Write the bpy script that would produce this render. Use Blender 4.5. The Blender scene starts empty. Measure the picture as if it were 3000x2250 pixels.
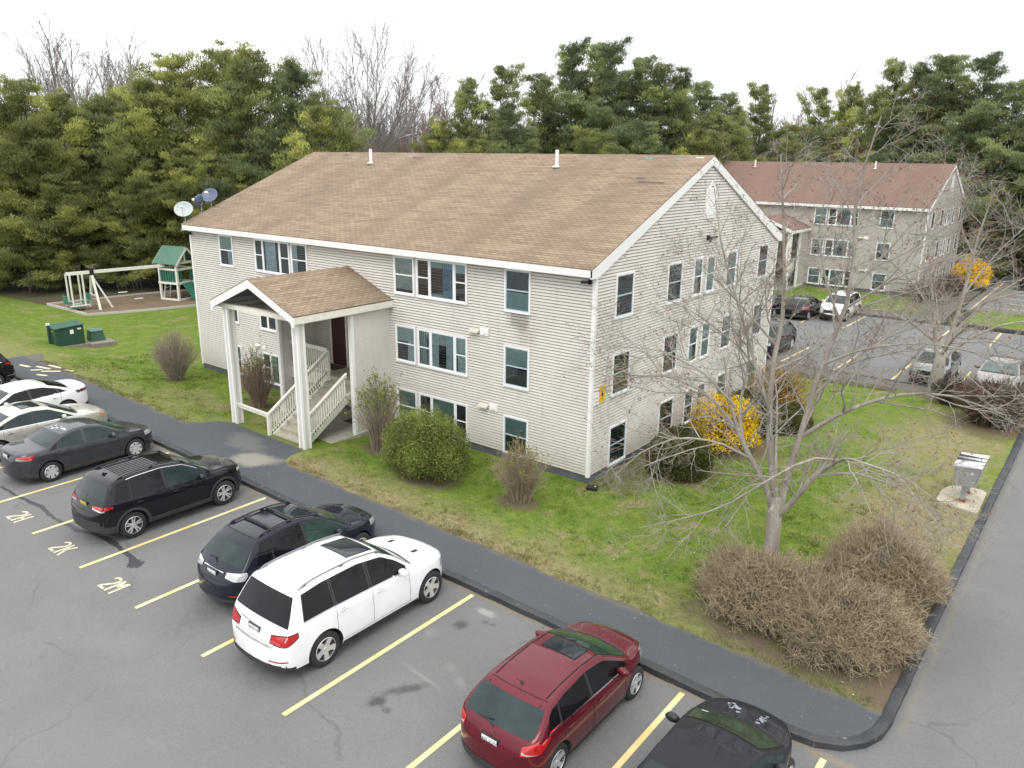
import bpy, math, random
import numpy as np
from mathutils import Vector, Matrix
R_ = math.radians
random.seed(7)
rng = np.random.default_rng(7)
scene = bpy.context.scene

# ---------------------------------------------------------------- camera
cam_d = bpy.data.cameras.new("camera")
cam = bpy.data.objects.new("camera", cam_d)
scene.collection.objects.link(cam)
scene.camera = cam
cam_d.sensor_fit = 'HORIZONTAL'
cam_d.sensor_width = 36.0
cam_d.lens = 36.0 * 2297.12 / 3000.0
cam_d.clip_start = 0.1
cam_d.clip_end = 3000
_yaw, _pitch, _roll = -0.6629, 0.2815, 0.0117
_f = Vector((math.sin(_yaw) * math.cos(_pitch), math.cos(_yaw) * math.cos(_pitch), -math.sin(_pitch)))
_r = Vector((math.cos(_yaw), -math.sin(_yaw), 0))
_u = _r.cross(_f)
_r2 = _r * math.cos(_roll) + _u * math.sin(_roll)
_u2 = -_r * math.sin(_roll) + _u * math.cos(_roll)
_m = Matrix((_r2, _u2, -_f)).transposed().to_4x4()
_m.translation = Vector((12.3782, -19.8561, 10.0431))
cam.matrix_world = _m

# ---------------------------------------------------------------- world (overcast daylight)
SUN_EL, SUN_AZ = 52.0, 150.0
world = bpy.data.worlds.new("World")
scene.world = world
world.use_nodes = True
wn, wl = world.node_tree.nodes, world.node_tree.links
for n in list(wn): wn.remove(n)
w_out = wn.new('ShaderNodeOutputWorld'); w_bg = wn.new('ShaderNodeBackground')
w_sky = wn.new('ShaderNodeTexSky'); w_sky.sky_type = 'NISHITA'; w_sky.sun_disc = False
w_sky.sun_elevation = R_(SUN_EL); w_sky.sun_rotation = R_(SUN_AZ)
w_sky.air_density = 1.0; w_sky.dust_density = 4.0
w_tc = wn.new('ShaderNodeTexCoord'); w_sep = wn.new('ShaderNodeSeparateXYZ')
wl.new(w_tc.outputs['Generated'], w_sep.inputs[0])
w_ramp = wn.new('ShaderNodeValToRGB')
w_ramp.color_ramp.elements[0].position = 0.0; w_ramp.color_ramp.elements[0].color = (0.60, 0.62, 0.64, 1)
w_ramp.color_ramp.elements[1].position = 0.9; w_ramp.color_ramp.elements[1].color = (1.0, 1.0, 1.0, 1)
wl.new(w_sep.outputs[2], w_ramp.inputs[0])
w_nz = wn.new('ShaderNodeTexNoise'); w_nz.inputs['Scale'].default_value = 2.2; w_nz.inputs['Detail'].default_value = 4
wl.new(w_tc.outputs['Generated'], w_nz.inputs['Vector'])
w_cl = wn.new('ShaderNodeMapRange'); w_cl.inputs[1].default_value = .3; w_cl.inputs[2].default_value = .7
w_cl.inputs[3].default_value = 15.5; w_cl.inputs[4].default_value = 20.5
wl.new(w_nz.outputs[0], w_cl.inputs[0])
w_sc = wn.new('ShaderNodeVectorMath'); w_sc.operation = 'SCALE'
wl.new(w_ramp.outputs[0], w_sc.inputs[0]); wl.new(w_cl.outputs[0], w_sc.inputs['Scale'])
w_mix = wn.new('ShaderNodeMixRGB'); w_mix.inputs[0].default_value = 0.9
wl.new(w_sky.outputs[0], w_mix.inputs[1]); wl.new(w_sc.outputs[0], w_mix.inputs[2])
wl.new(w_mix.outputs[0], w_bg.inputs[0]); w_bg.inputs[1].default_value = 0.12
wl.new(w_bg.outputs[0], w_out.inputs[0])

sun_d = bpy.data.lights.new("sun", 'SUN'); sun_d.energy = 1.1; sun_d.angle = R_(24); sun_d.color = (1, .97, .93)
sun = bpy.data.objects.new("sun", sun_d); scene.collection.objects.link(sun)
# azimuth measured clockwise from +Y (towards +X)
_sd = Vector((math.sin(R_(SUN_AZ)) * math.cos(R_(SUN_EL)), math.cos(R_(SUN_AZ)) * math.cos(R_(SUN_EL)), math.sin(R_(SUN_EL))))
sun.rotation_euler = _sd.to_track_quat('Z', 'Y').to_euler()
scene.view_settings.view_transform = 'Standard'
scene.view_settings.look = 'None'
scene.view_settings.gamma = 1.0
scene.view_settings.exposure = 0.12
scene.cycles.max_bounces = 6
scene.cycles.diffuse_bounces = 3
scene.cycles.glossy_bounces = 3
scene.cycles.transparent_max_bounces = 10

# ---------------------------------------------------------------- helpers
def link(o, parent=None):
    scene.collection.objects.link(o)
    if parent is not None: o.parent = parent
    return o
def tag(o, label=None, cat=None, group=None, kind=None):
    if label: o['label'] = label
    if cat: o['category'] = cat
    if group: o['group'] = group
    if kind: o['kind'] = kind
    return o
def empty(name, loc=(0, 0, 0), rz=0.0, label=None, cat=None, group=None):
    o = bpy.data.objects.new(name, None); o.empty_display_size = .3
    o.location = loc; o.rotation_euler = (0, 0, rz)
    link(o); return tag(o, label, cat, group)
def children(o): return [c for c in scene.collection.objects if c.parent == o]
def copy_tree(o, parent=None, kids=None):
    if kids is None:
        kids = {}
        for c in scene.collection.objects:
            if c.parent: kids.setdefault(c.parent.name, []).append(c)
    c = o.copy(); link(c)
    if parent is not None:
        c.parent = parent
    for ch in kids.get(o.name, []): copy_tree(ch, c, kids)
    return c

class MB:
    """collects faces and makes one mesh object"""
    def __init__(s): s.v = []; s.f = []; s.m = []; s.uv = None
    def face(s, pts, mi=0):
        i = len(s.v); s.v += [tuple(p) for p in pts]; s.f.append(tuple(range(i, i + len(pts)))); s.m.append(mi); return s
    def add(s, vs, fs, mi=0):
        i = len(s.v); s.v += [tuple(p) for p in vs]
        for f in fs: s.f.append(tuple(i + k for k in f)); s.m.append(mi)
        return s
    def box(s, x0, x1, y0, y1, z0, z1, mi=0):
        vs = [(x0,y0,z0),(x1,y0,z0),(x1,y1,z0),(x0,y1,z0),(x0,y0,z1),(x1,y0,z1),(x1,y1,z1),(x0,y1,z1)]
        return s.add(vs, [(0,3,2,1),(4,5,6,7),(0,1,5,4),(1,2,6,5),(2,3,7,6),(3,0,4,7)], mi)
    def bar(s, a, b, w, h, mi=0, up=(0, 0, 1)):
        a = Vector(a); b = Vector(b); d = (b - a).normalized(); up = Vector(up)
        sx = d.cross(up)
        if sx.length < 1e-4: sx = d.cross(Vector((0, 1, 0)))
        sx.normalize(); sz = sx.cross(d)
        vs = []
        for p in (a, b):
            for (i, j) in ((-1, -1), (1, -1), (1, 1), (-1, 1)): vs.append(p + sx * (i * w / 2) + sz * (j * h / 2))
        return s.add(vs, [(0,1,2,3),(7,6,5,4),(0,4,5,1),(1,5,6,2),(2,6,7,3),(3,7,4,0)], mi)
    def tube(s, pts, rad, n=8, mi=0, cap=True):
        pts = [Vector(p) for p in pts]
        if not hasattr(rad, '__len__'): rad = [rad] * len(pts)
        rings = []; ref = None
        for i, p in enumerate(pts):
            d = (pts[min(i + 1, len(pts) - 1)] - pts[max(i - 1, 0)]).normalized()
            if ref is None: ref = Vector((0, 0, 1)) if abs(d.z) < .9 else Vector((1, 0, 0))
            x = d.cross(ref).normalized(); y = d.cross(x); ref = -y if False else ref
            rings.append([p + (x * math.cos(2 * math.pi * k / n) + y * math.sin(2 * math.pi * k / n)) * rad[i] for k in range(n)])
        vs = [q for r in rings for q in r]; fs = []
        for i in range(len(pts) - 1):
            for k in range(n):
                fs.append((i * n + k, i * n + (k + 1) % n, (i + 1) * n + (k + 1) % n, (i + 1) * n + k))
        if cap: fs += [tuple(range(n))[::-1], tuple((len(pts) - 1) * n + k for k in range(n))]
        return s.add(vs, fs, mi)
    def prism(s, poly, axis, a, b, mi=0):
        """poly: 2-D outline extruded along axis between a and b"""
        def P(u, v, w):
            return {0: (w, u, v), 1: (u, w, v), 2: (u, v, w)}[axis]
        n = len(poly)
        vs = [P(u, v, a) for u, v in poly] + [P(u, v, b) for u, v in poly]
        fs = [tuple(range(n))[::-1], tuple(range(n, 2 * n))] + [(i, (i + 1) % n, n + (i + 1) % n, n + i) for i in range(n)]
        return s.add(vs, fs, mi)
    def lathe(s, prof, n=32, mi=0, axis='y', c=(0, 0, 0)):
        vs = []
        for (r, h) in prof:
            for k in range(n):
                a = 2 * math.pi * k / n
                if axis == 'y': vs.append((c[0] + r * math.cos(a), c[1] + h, c[2] + r * math.sin(a)))
                else: vs.append((c[0] + r * math.cos(a), c[1] + r * math.sin(a), c[2] + h))
        fs = [(i * n + k, i * n + (k + 1) % n, (i + 1) * n + (k + 1) % n, (i + 1) * n + k) for i in range(len(prof) - 1) for k in range(n)]
        return s.add(vs, fs, mi)
    def grid(s, fn, nu, nv, mi=0):
        vs = [fn(i / nu, j / nv) for j in range(nv + 1) for i in range(nu + 1)]
        fs = [(j * (nu + 1) + i, j * (nu + 1) + i + 1, (j + 1) * (nu + 1) + i + 1, (j + 1) * (nu + 1) + i) for j in range(nv) for i in range(nu)]
        return s.add(vs, fs, mi)
    def build(s, name, mats, parent=None, smooth=False, bevel=0.0, sharp=None, loc=None, recalc=True):
        me = bpy.data.meshes.new(name); me.from_pydata(s.v, [], s.f)
        if not isinstance(mats, (list, tuple)): mats = [mats]
        for m in mats: me.materials.append(m)
        if len(mats) > 1: me.polygons.foreach_set('material_index', s.m)
        if recalc:
            import bmesh
            bm = bmesh.new(); bm.from_mesh(me); bmesh.ops.remove_doubles(bm, verts=bm.verts, dist=1e-5) if smooth else None
            bmesh.ops.recalc_face_normals(bm, faces=bm.faces); bm.to_mesh(me); bm.free()
        if smooth:
            me.shade_smooth()
            if sharp: me.set_sharp_from_angle(angle=R_(sharp))
        o = bpy.data.objects.new(name, me); link(o, parent)
        if loc is not None: o.location = loc
        if bevel:
            b = o.modifiers.new('bevel', 'BEVEL'); b.width = bevel; b.segments = 2; b.limit_method = 'ANGLE'; b.angle_limit = R_(40)
        return o

def np_mesh(name, V, F, mats, parent=None, smooth=False, cols=None, mi=None):
    """V (n,3), F (m,k) equal sided faces"""
    me = bpy.data.meshes.new(name)
    V = np.asarray(V, np.float32); F = np.asarray(F, np.int32); k = F.shape[1]
    me.vertices.add(len(V)); me.vertices.foreach_set('co', V.ravel())
    me.loops.add(F.size); me.loops.foreach_set('vertex_index', F.ravel())
    me.polygons.add(len(F)); me.polygons.foreach_set('loop_start', np.arange(len(F), dtype=np.int32) * k)
    me.polygons.foreach_set('loop_total', np.full(len(F), k, np.int32))
    if not isinstance(mats, (list, tuple)): mats = [mats]
    for m in mats: me.materials.append(m)
    if mi is not None: me.polygons.foreach_set('material_index', np.asarray(mi, np.int32))
    me.polygons.foreach_set('use_smooth', np.full(len(F), smooth, bool))
    if cols is not None:
        a = me.color_attributes.new('tone', 'FLOAT_COLOR', 'POINT')
        c = np.ones((len(V), 4), np.float32); c[:, :3] = np.asarray(cols).reshape(len(V), -1); a.data.foreach_set('color', c.ravel())
    me.update(calc_edges=True); me.validate()
    o = bpy.data.objects.new(name, me); link(o, parent); return o

def tubes(P, Rr, n=3):
    """P (N,K,3) polylines, Rr (N,K) radii -> V,F quads"""
    P = np.asarray(P, float); Rr = np.asarray(Rr, float); N, K, _ = P.shape
    d = np.empty_like(P); d[:, 1:-1] = P[:, 2:] - P[:, :-2]; d[:, 0] = P[:, 1] - P[:, 0]; d[:, -1] = P[:, -1] - P[:, -2]
    d /= np.linalg.norm(d, axis=2, keepdims=True) + 1e-9
    ov = d.mean(1); ref = np.where(np.abs(ov[:, 2:3]) < .8, np.array([[0, 0, 1.]]), np.array([[1., 0, 0]]))[:, None, :]
    x = np.cross(d, ref); x /= np.linalg.norm(x, axis=2, keepdims=True) + 1e-9
    y = np.cross(d, x)
    a = np.arange(n) * 2 * np.pi / n
    V = P[:, :, None, :] + Rr[:, :, None, None] * (x[:, :, None, :] * np.cos(a)[None, None, :, None] + y[:, :, None, :] * np.sin(a)[None, None, :, None])
    V = V.reshape(-1, 3)
    base = (np.arange(N) * K * n)[:, None, None]; i = np.arange(K - 1)[None, :, None] * n; k = np.arange(n)[None, None, :]; k2 = (k + 1) % n
    F = np.stack([base + i + k, base + i + k2, base + i + n + k2, base + i + n + k], -1).reshape(-1, 4)
    return V, F

# ---------------------------------------------------------------- materials
MATS = {}
def new_mat(name):
    m = bpy.data.materials.new(name); m.use_nodes = True
    nt = m.node_tree; b = nt.nodes['Principled BSDF']
    return m, nt, nt.nodes, nt.links, b
def P(name, col, rough=.6, metal=0.0, var=.12, scale=6.0, bump=0.0, bscale=40.0, coat=0.0, spec=.5, coords='Object', dirt=None):
    """principled with natural mottling"""
    if name in MATS: return MATS[name]
    m, nt, N, L, b = new_mat(name)
    b.inputs['Roughness'].default_value = rough; b.inputs['Metallic'].default_value = metal
    b.inputs['Specular IOR Level'].default_value = spec
    if coat: b.inputs['Coat Weight'].default_value = coat; b.inputs['Coat Roughness'].default_value = .04
    tc = N.new('ShaderNodeTexCoord'); nz = N.new('ShaderNodeTexNoise')
    nz.inputs['Scale'].default_value = scale; nz.inputs['Detail'].default_value = 5; nz.inputs['Roughness'].default_value = .6
    L.new(tc.outputs[coords], nz.inputs['Vector'])
    r = N.new('ShaderNodeMapRange'); r.inputs[1].default_value = .3; r.inputs[2].default_value = .7
    r.inputs[3].default_value = 1 - var; r.inputs[4].default_value = 1 + var
    L.new(nz.outputs[0], r.inputs[0])
    sc = N.new('ShaderNodeVectorMath'); sc.operation = 'SCALE'; sc.inputs[0].default_value = col[:3]
    L.new(r.outputs[0], sc.inputs['Scale'])
    out = sc.outputs[0]
    if dirt:
        nd = N.new('ShaderNodeTexNoise'); nd.inputs['Scale'].default_value = dirt[1]; nd.inputs['Detail'].default_value = 6; nd.inputs['Roughness'].default_value = .7
        L.new(tc.outputs[coords], nd.inputs['Vector'])
        rr = N.new('ShaderNodeMapRange'); rr.inputs[1].default_value = dirt[2]; rr.inputs[2].default_value = dirt[2] + .15; rr.inputs[4].default_value = dirt[3]
        L.new(nd.outputs[0], rr.inputs[0])
        mx = N.new('ShaderNodeMixRGB'); mx.inputs[2].default_value = (*dirt[0], 1)
        L.new(rr.outputs[0], mx.inputs[0]); L.new(out, mx.inputs[1]); out = mx.outputs[0]
    L.new(out, b.inputs['Base Color'])
    if bump:
        nb = N.new('ShaderNodeTexNoise'); nb.inputs['Scale'].default_value = bscale; nb.inputs['Detail'].default_value = 4
        L.new(tc.outputs[coords], nb.inputs['Vector'])
        bp = N.new('ShaderNodeBump'); bp.inputs['Strength'].default_value = bump; bp.inputs['Distance'].default_value = .02
        L.new(nb.outputs[0], bp.inputs['Height']); L.new(bp.outputs[0], b.inputs['Normal'])
    MATS[name] = m; return m

class NT:
    """tiny node-graph writer on world position"""
    def __init__(s, name):
        s.m, s.nt, s.N, s.L, s.b = new_mat(name)
        g = s.N.new('ShaderNodeNewGeometry'); s.pos = g.outputs['Position']
    def noise(s, scale, detail=5, rough=.6, vec=None, stretch=None, dist=0.0):
        n = s.N.new('ShaderNodeTexNoise'); n.inputs['Scale'].default_value = scale; n.inputs['Detail'].default_value = detail
        n.inputs['Roughness'].default_value = rough; n.inputs['Distortion'].default_value = dist
        v = vec or s.pos
        if stretch:
            mp = s.N.new('ShaderNodeVectorMath'); mp.operation = 'MULTIPLY'; mp.inputs[1].default_value = stretch
            s.L.new(v, mp.inputs[0]); v = mp.outputs[0]
        s.L.new(v, n.inputs['Vector']); return n.outputs[0]
    def rng(s, x, a, b, c=0., d=1., smooth=True):
        r = s.N.new('ShaderNodeMapRange'); r.interpolation_type = 'SMOOTHSTEP' if smooth else 'LINEAR'
        for i, v in zip((1, 2, 3, 4), (a, b, c, d)): r.inputs[i].default_value = v
        s.L.new(x, r.inputs[0]); return r.outputs[0]
    def mix(s, f, a, b, mode='MIX'):
        x = s.N.new('ShaderNodeMixRGB'); x.blend_type = mode
        for i, v in ((0, f), (1, a), (2, b)):
            if isinstance(v, (int, float)): x.inputs[i].default_value = v if i == 0 else (v, v, v, 1)
            elif isinstance(v, tuple): x.inputs[i].default_value = (*v[:3], 1)
            else: s.L.new(v, x.inputs[i])
        return x.outputs[0]
    def math(s, op, a, b=0.):
        x = s.N.new('ShaderNodeMath'); x.operation = op
        for i, v in ((0, a), (1, b)):
            if isinstance(v, (int, float)): x.inputs[i].default_value = v
            else: s.L.new(v, x.inputs[i])
        return x.outputs[0]
    def sep(s, v=None):
        x = s.N.new('ShaderNodeSeparateXYZ'); s.L.new(v or s.pos, x.inputs[0]); return x.outputs
    def spot(s, cx, cy, rx, ry, ang=0, wob=.35, wscale=2.5, edge=.35):
        """soft irregular spot mask centred on world xy"""
        sb = s.N.new('ShaderNodeVectorMath'); sb.operation = 'SUBTRACT'; sb.inputs[1].default_value = (cx, cy, 0); s.L.new(s.pos, sb.inputs[0])
        mp = s.N.new('ShaderNodeMapping'); mp.vector_type = 'POINT'; mp.inputs['Rotation'].default_value = (0, 0, -R_(ang)); s.L.new(sb.outputs[0], mp.inputs[0])
        ml = s.N.new('ShaderNodeVectorMath'); ml.operation = 'MULTIPLY'; ml.inputs[1].default_value = (1 / rx, 1 / ry, 0); s.L.new(mp.outputs[0], ml.inputs[0])
        ln = s.N.new('ShaderNodeVectorMath'); ln.operation = 'LENGTH'; s.L.new(ml.outputs[0], ln.inputs[0])
        nz = s.noise(wscale, 5, .65)
        w = s.math('ADD', ln.outputs['Value'], s.math('MULTIPLY', s.math('SUBTRACT', nz, .5), wob * 4))
        return s.rng(w, 1.0 - edge, 1.0, 1.0, 0.0)
    def bump(s, h, strength=.3, dist=.02):
        bp = s.N.new('ShaderNodeBump'); bp.inputs['Strength'].default_value = strength; bp.inputs['Distance'].default_value = dist
        s.L.new(h, bp.inputs['Height']); s.L.new(bp.outputs[0], s.b.inputs['Normal'])
    def col(s, c): s.L.new(c, s.b.inputs['Base Color'])

WHITE = P('white trim vinyl', (.80, .80, .78), .45, var=.03, scale=1.5, dirt=((.5, .5, .46), 2.2, .62, .25))
WINWHITE = P('white window vinyl', (.80, .81, .82), .35, var=.02, scale=1.5)
SASHGREY = P('grey blue sash frame', (.42, .50, .54), .4, var=.03)
CREAM = P('cream painted timber', (.74, .72, .62), .55, var=.06, scale=4, dirt=((.42, .40, .28), 3.0, .60, .35))
CONCRETE = P('weathered concrete', (.34, .32, .27), .9, var=.15, scale=3, bump=.3, bscale=60, dirt=((.2, .19, .15), 2.0, .55, .5))
FOUND = P('dark foundation concrete', (.10, .11, .12), .9, var=.2, scale=4, bump=.3)
DARK = P('dark rubber', (.018, .018, .019), .75, var=.2)
BLACKPL = P('black plastic', (.015, .015, .017), .45, var=.1)
CHROME = P('chrome trim', (.75, .76, .78), .18, metal=1.0, var=.02)
DOORRED = P('dark red door paint', (.050, .010, .012), .5, var=.08)
GALV = P('galvanised grey metal', (.36, .39, .42), .4, metal=.55, var=.06, scale=5)
BARK = None
# ---------------------------------------------------------------- terrain heights
def Sm(t): t = np.clip(t, 0, 1); return t * t * (3 - 2 * t)
def LL(x, y):
    x = np.asarray(x, float); y = np.asarray(y, float)
    pk = .0151 - .0174 * np.clip(x, -40, 18)
    f = Sm((y + 5.5) / 4.5); base = -0.27 * Sm((y - 5) / 35)
    return (pk + .12) * (1 - f) + base
def AL(x, y): return LL(x, y) - .12
def h_l(x, y): return float(LL(x, y))
def h_a(x, y): return float(AL(x, y))

def sheet(name, x0, x1, y0, y1, fn, mat, step=.6, kind='structure', dz=0.0):
    nx = max(1, int((x1 - x0) / step)); ny = max(1, int((y1 - y0) / step))
    X, Y = np.meshgrid(np.linspace(x0, x1, nx + 1), np.linspace(y0, y1, ny + 1))
    V = np.stack([X, Y, fn(X, Y) + dz], -1).reshape(-1, 3)
    i, j = np.meshgrid(np.arange(nx), np.arange(ny)); a = (j * (nx + 1) + i).ravel()
    return V, np.stack([a, a + 1, a + nx + 2, a + nx + 1], -1)
def join_sheets(name, parts, mat):
    Vs, Fs, o = [], [], 0
    for V, F in parts: Vs.append(V); Fs.append(F + o); o += len(V)
    ob = np_mesh(name, np.concatenate(Vs), np.concatenate(Fs), mat, smooth=True)
    ob['kind'] = 'structure'; return ob
def flat_poly(name, pts, mat, fn, dz, step=.5, kind='structure', closed=True):
    """triangulated polygon draped on fn; edges are subdivided"""
    import bmesh
    bm = bmesh.new(); P2 = []
    n = len(pts)
    for i in range(n):
        a, b = pts[i], pts[(i + 1) % n]; k = max(1, int(math.dist(a, b) / step))
        for t in range(k): P2.append((a[0] + (b[0] - a[0]) * t / k, a[1] + (b[1] - a[1]) * t / k))
    vs = [bm.verts.new((x, y, 0)) for x, y in P2]
    f = bm.faces.new(vs); bmesh.ops.triangulate(bm, faces=[f])
    xs_ = [p[0] for p in P2]; ys_ = [p[1] for p in P2]
    for (lo, hi, ax_) in ((min(xs_), max(xs_), 0), (min(ys_), max(ys_), 1)):
        q_ = lo + step
        while q_ < hi:
            co_ = (q_, 0, 0) if ax_ == 0 else (0, q_, 0); no_ = (1, 0, 0) if ax_ == 0 else (0, 1, 0)
            bmesh.ops.bisect_plane(bm, geom=bm.verts[:] + bm.edges[:] + bm.faces[:], plane_co=co_, plane_no=no_); q_ += step
    for v in bm.verts: v.co.z = float(fn(v.co.x, v.co.y)) + dz
    bmesh.ops.recalc_face_normals(bm, faces=bm.faces)
    me = bpy.data.meshes.new(name); bm.to_mesh(me); bm.free()
    for p in me.polygons:
        if p.normal.z < 0: me.flip_normals(); break
    me.materials.append(mat); o = bpy.data.objects.new(name, me); link(o)
    if kind: o['kind'] = kind
    return o

# ---- asphalt
def asphalt(name, base, tint2, seal=False):
    t = NT(name); t.b.inputs['Roughness'].default_value = .88
    big = t.noise(.28, 4, .6); mid = t.noise(1.6, 6, .65); fine = t.noise(55, 3, .7); grain = t.noise(160, 2, .7)
    c = t.mix(t.rng(big, .35, .65), base, tint2)
    c = t.mix(t.rng(mid, .35, .7, 0, .35), c, tuple(v * .78 for v in base))
    c = t.mix(t.rng(t.noise(17, 3, .8), .36, .64, 0, .55), c, tuple(v * .72 for v in base)); c = t.mix(t.rng(fine, .42, .72, 0, .45), c, tuple(v * 1.55 for v in base))
    c = t.mix(t.rng(grain, .62, .75, 0, .55 if not seal else .25), c, (.26, .255, .24))
    return t, c, fine
t, c, fine = asphalt('parking lot asphalt', (.162, .164, .161), (.132, .134, .133))
# hairline cracks
vor = t.N.new('ShaderNodeTexVoronoi'); vor.feature = 'DISTANCE_TO_EDGE'; vor.inputs['Scale'].default_value = .22
wv = t.N.new('ShaderNodeVectorMath'); wv.operation = 'ADD'; nzc = t.N.new('ShaderNodeTexNoise'); nzc.inputs['Scale'].default_value = .9; nzc.inputs['Detail'].default_value = 6
t.L.new(t.pos, nzc.inputs['Vector']); t.L.new(t.pos, wv.inputs[0]); t.L.new(nzc.outputs['Color'], wv.inputs[1]); t.L.new(wv.outputs[0], vor.inputs['Vector'])
crack = t.math('MULTIPLY', t.rng(vor.outputs['Distance'], .002, .010, 1, 0), t.rng(t.noise(.35, 3), .45, .6))
c = t.mix(t.math('MULTIPLY', crack, .30), c, (.06, .058, .055))
# oil drips in the empty bay, tyre wear, salt bleaching; darker ovals under cars
for (cx, cy, rx, ry, ang, k, col) in [
        (2.08, -8.42, .20, .16, 20, .75, (.03, .03, .03)), (2.42, -7.98, .09, .07, 0, .6, (.04, .04, .04)), (2.62, -7.96, .1, .07, 0, .6, (.04, .04, .04)), (2.5, -8.1, .8, .45, 10, .3, (.15, .145, .13)),
        (2.7, -10.75, .55, .13, 55, .65, (.04, .038, .035)), (2.52, -11.35, .2, .22, 0, .75, (.035, .035, .033)), (2.85, -11.4, .12, .10, 0, .5, (.04, .04, .04)),
        (2.2, -7.68, .34, .12, 0, .45, (.42, .41, .38)), (2.65, -10.25, .7, .05, 175, .3, (.33, .32, .28)), (1.75, -9.05, .25, .2, 0, .2, (.3, .29, .26)),
        (3.4, -9.9, .3, .1, 150, .2, (.33, .31, .28)), (-3.0, -13.6, 1.2, .5, 30, .25, (.2, .2, .18)), (-2.0, -9.8, 1.6, .8, 0, .4, (.045, .045, .043)),
        (-6.3, -15.4, .5, .07, 40, .6, (.05, .05, .05)), (-5.9, -15.9, .35, .08, 30, .5, (.05, .05, .05)), (-5.2, -9.2, .5, 1.3, 0, .22, (.24, .21, .15)),
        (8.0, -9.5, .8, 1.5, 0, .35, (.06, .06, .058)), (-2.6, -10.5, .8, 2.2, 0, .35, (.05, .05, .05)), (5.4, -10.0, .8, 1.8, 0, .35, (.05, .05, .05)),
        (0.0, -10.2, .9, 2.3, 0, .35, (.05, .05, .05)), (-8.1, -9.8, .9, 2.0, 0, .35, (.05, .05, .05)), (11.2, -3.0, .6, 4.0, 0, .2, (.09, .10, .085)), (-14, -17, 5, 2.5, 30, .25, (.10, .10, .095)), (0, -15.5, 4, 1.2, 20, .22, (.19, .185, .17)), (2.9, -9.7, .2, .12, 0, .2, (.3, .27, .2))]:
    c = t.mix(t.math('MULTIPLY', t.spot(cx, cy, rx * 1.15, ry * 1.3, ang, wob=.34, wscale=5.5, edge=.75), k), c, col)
sx = t.sep()
# grime line along the kerb foot
ky = t.rng(t.math('ABSOLUTE', t.math('ADD', t.math('ADD', sx[1], 7.22), t.math('MULTIPLY', t.math('SUBTRACT', t.noise(3, 4), .5), .5))), .0, .16, .65, 0)
c = t.mix(ky, c, (.23, .185, .125))
c = t.mix(t.math('MULTIPLY', t.rng(t.math('ABSOLUTE', t.math('SUBTRACT', t.math('ADD', sx[0], t.math('MULTIPLY', t.math('SUBTRACT', t.noise(2.5, 4), .5), .35)), 10.62)), -.02, .10, .45, 0), t.rng(sx[1], -6.0, -5.5)), c, (.21, .18, .13))
t.col(c); t.bump(fine, .5, .012); M_ASPH = t.m
t, c, fine = asphalt('sealed walkway asphalt', (.072, .081, .091), (.060, .067, .076), True)
c = t.mix(t.math('MULTIPLY', t.spot(-9.3, -6.0, 1.1, .7, 20, .3, 1.6, .6), .75), c, (.30, .28, .23))
c = t.mix(t.math('MULTIPLY', t.spot(-10.9, -5.2, 1.4, .7, -20, .3, 2.2, .6), .35), c, (.22, .21, .18))
c = t.mix(t.rng(t.noise(9, 3, .5), .70, .74, 0, .45), c, (.3, .3, .29))
sx = t.sep()
ed = t.math('ADD', sx[1], t.math('MULTIPLY', t.math('SUBTRACT', t.noise(2.2, 5), .5), .5))
c = t.mix(t.math('MULTIPLY', t.rng(ed, -5.72, -5.5, 0, .5), t.rng(t.math('ABSOLUTE', t.math('ADD', sx[0], 11.0)), 2.6, 3.4)), c, (.16, .13, .09))
t.col(c); t.bump(fine, .4, .01); M_WALK = t.m
t = NT('black sealed kerb'); t.b.inputs['Roughness'].default_value = .6
n1 = t.noise(5, 6, .7); n2 = t.noise(1.2, 4)
c = t.mix(t.rng(n2, .3, .7), (.028, .032, .036), (.05, .054, .058))
c = t.mix(t.rng(n1, .60, .70, 0, .6), c, (.30, .29, .27)); t.col(c); t.bump(t.noise(14, 5), .8, .03); M_KERB = t.m

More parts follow.
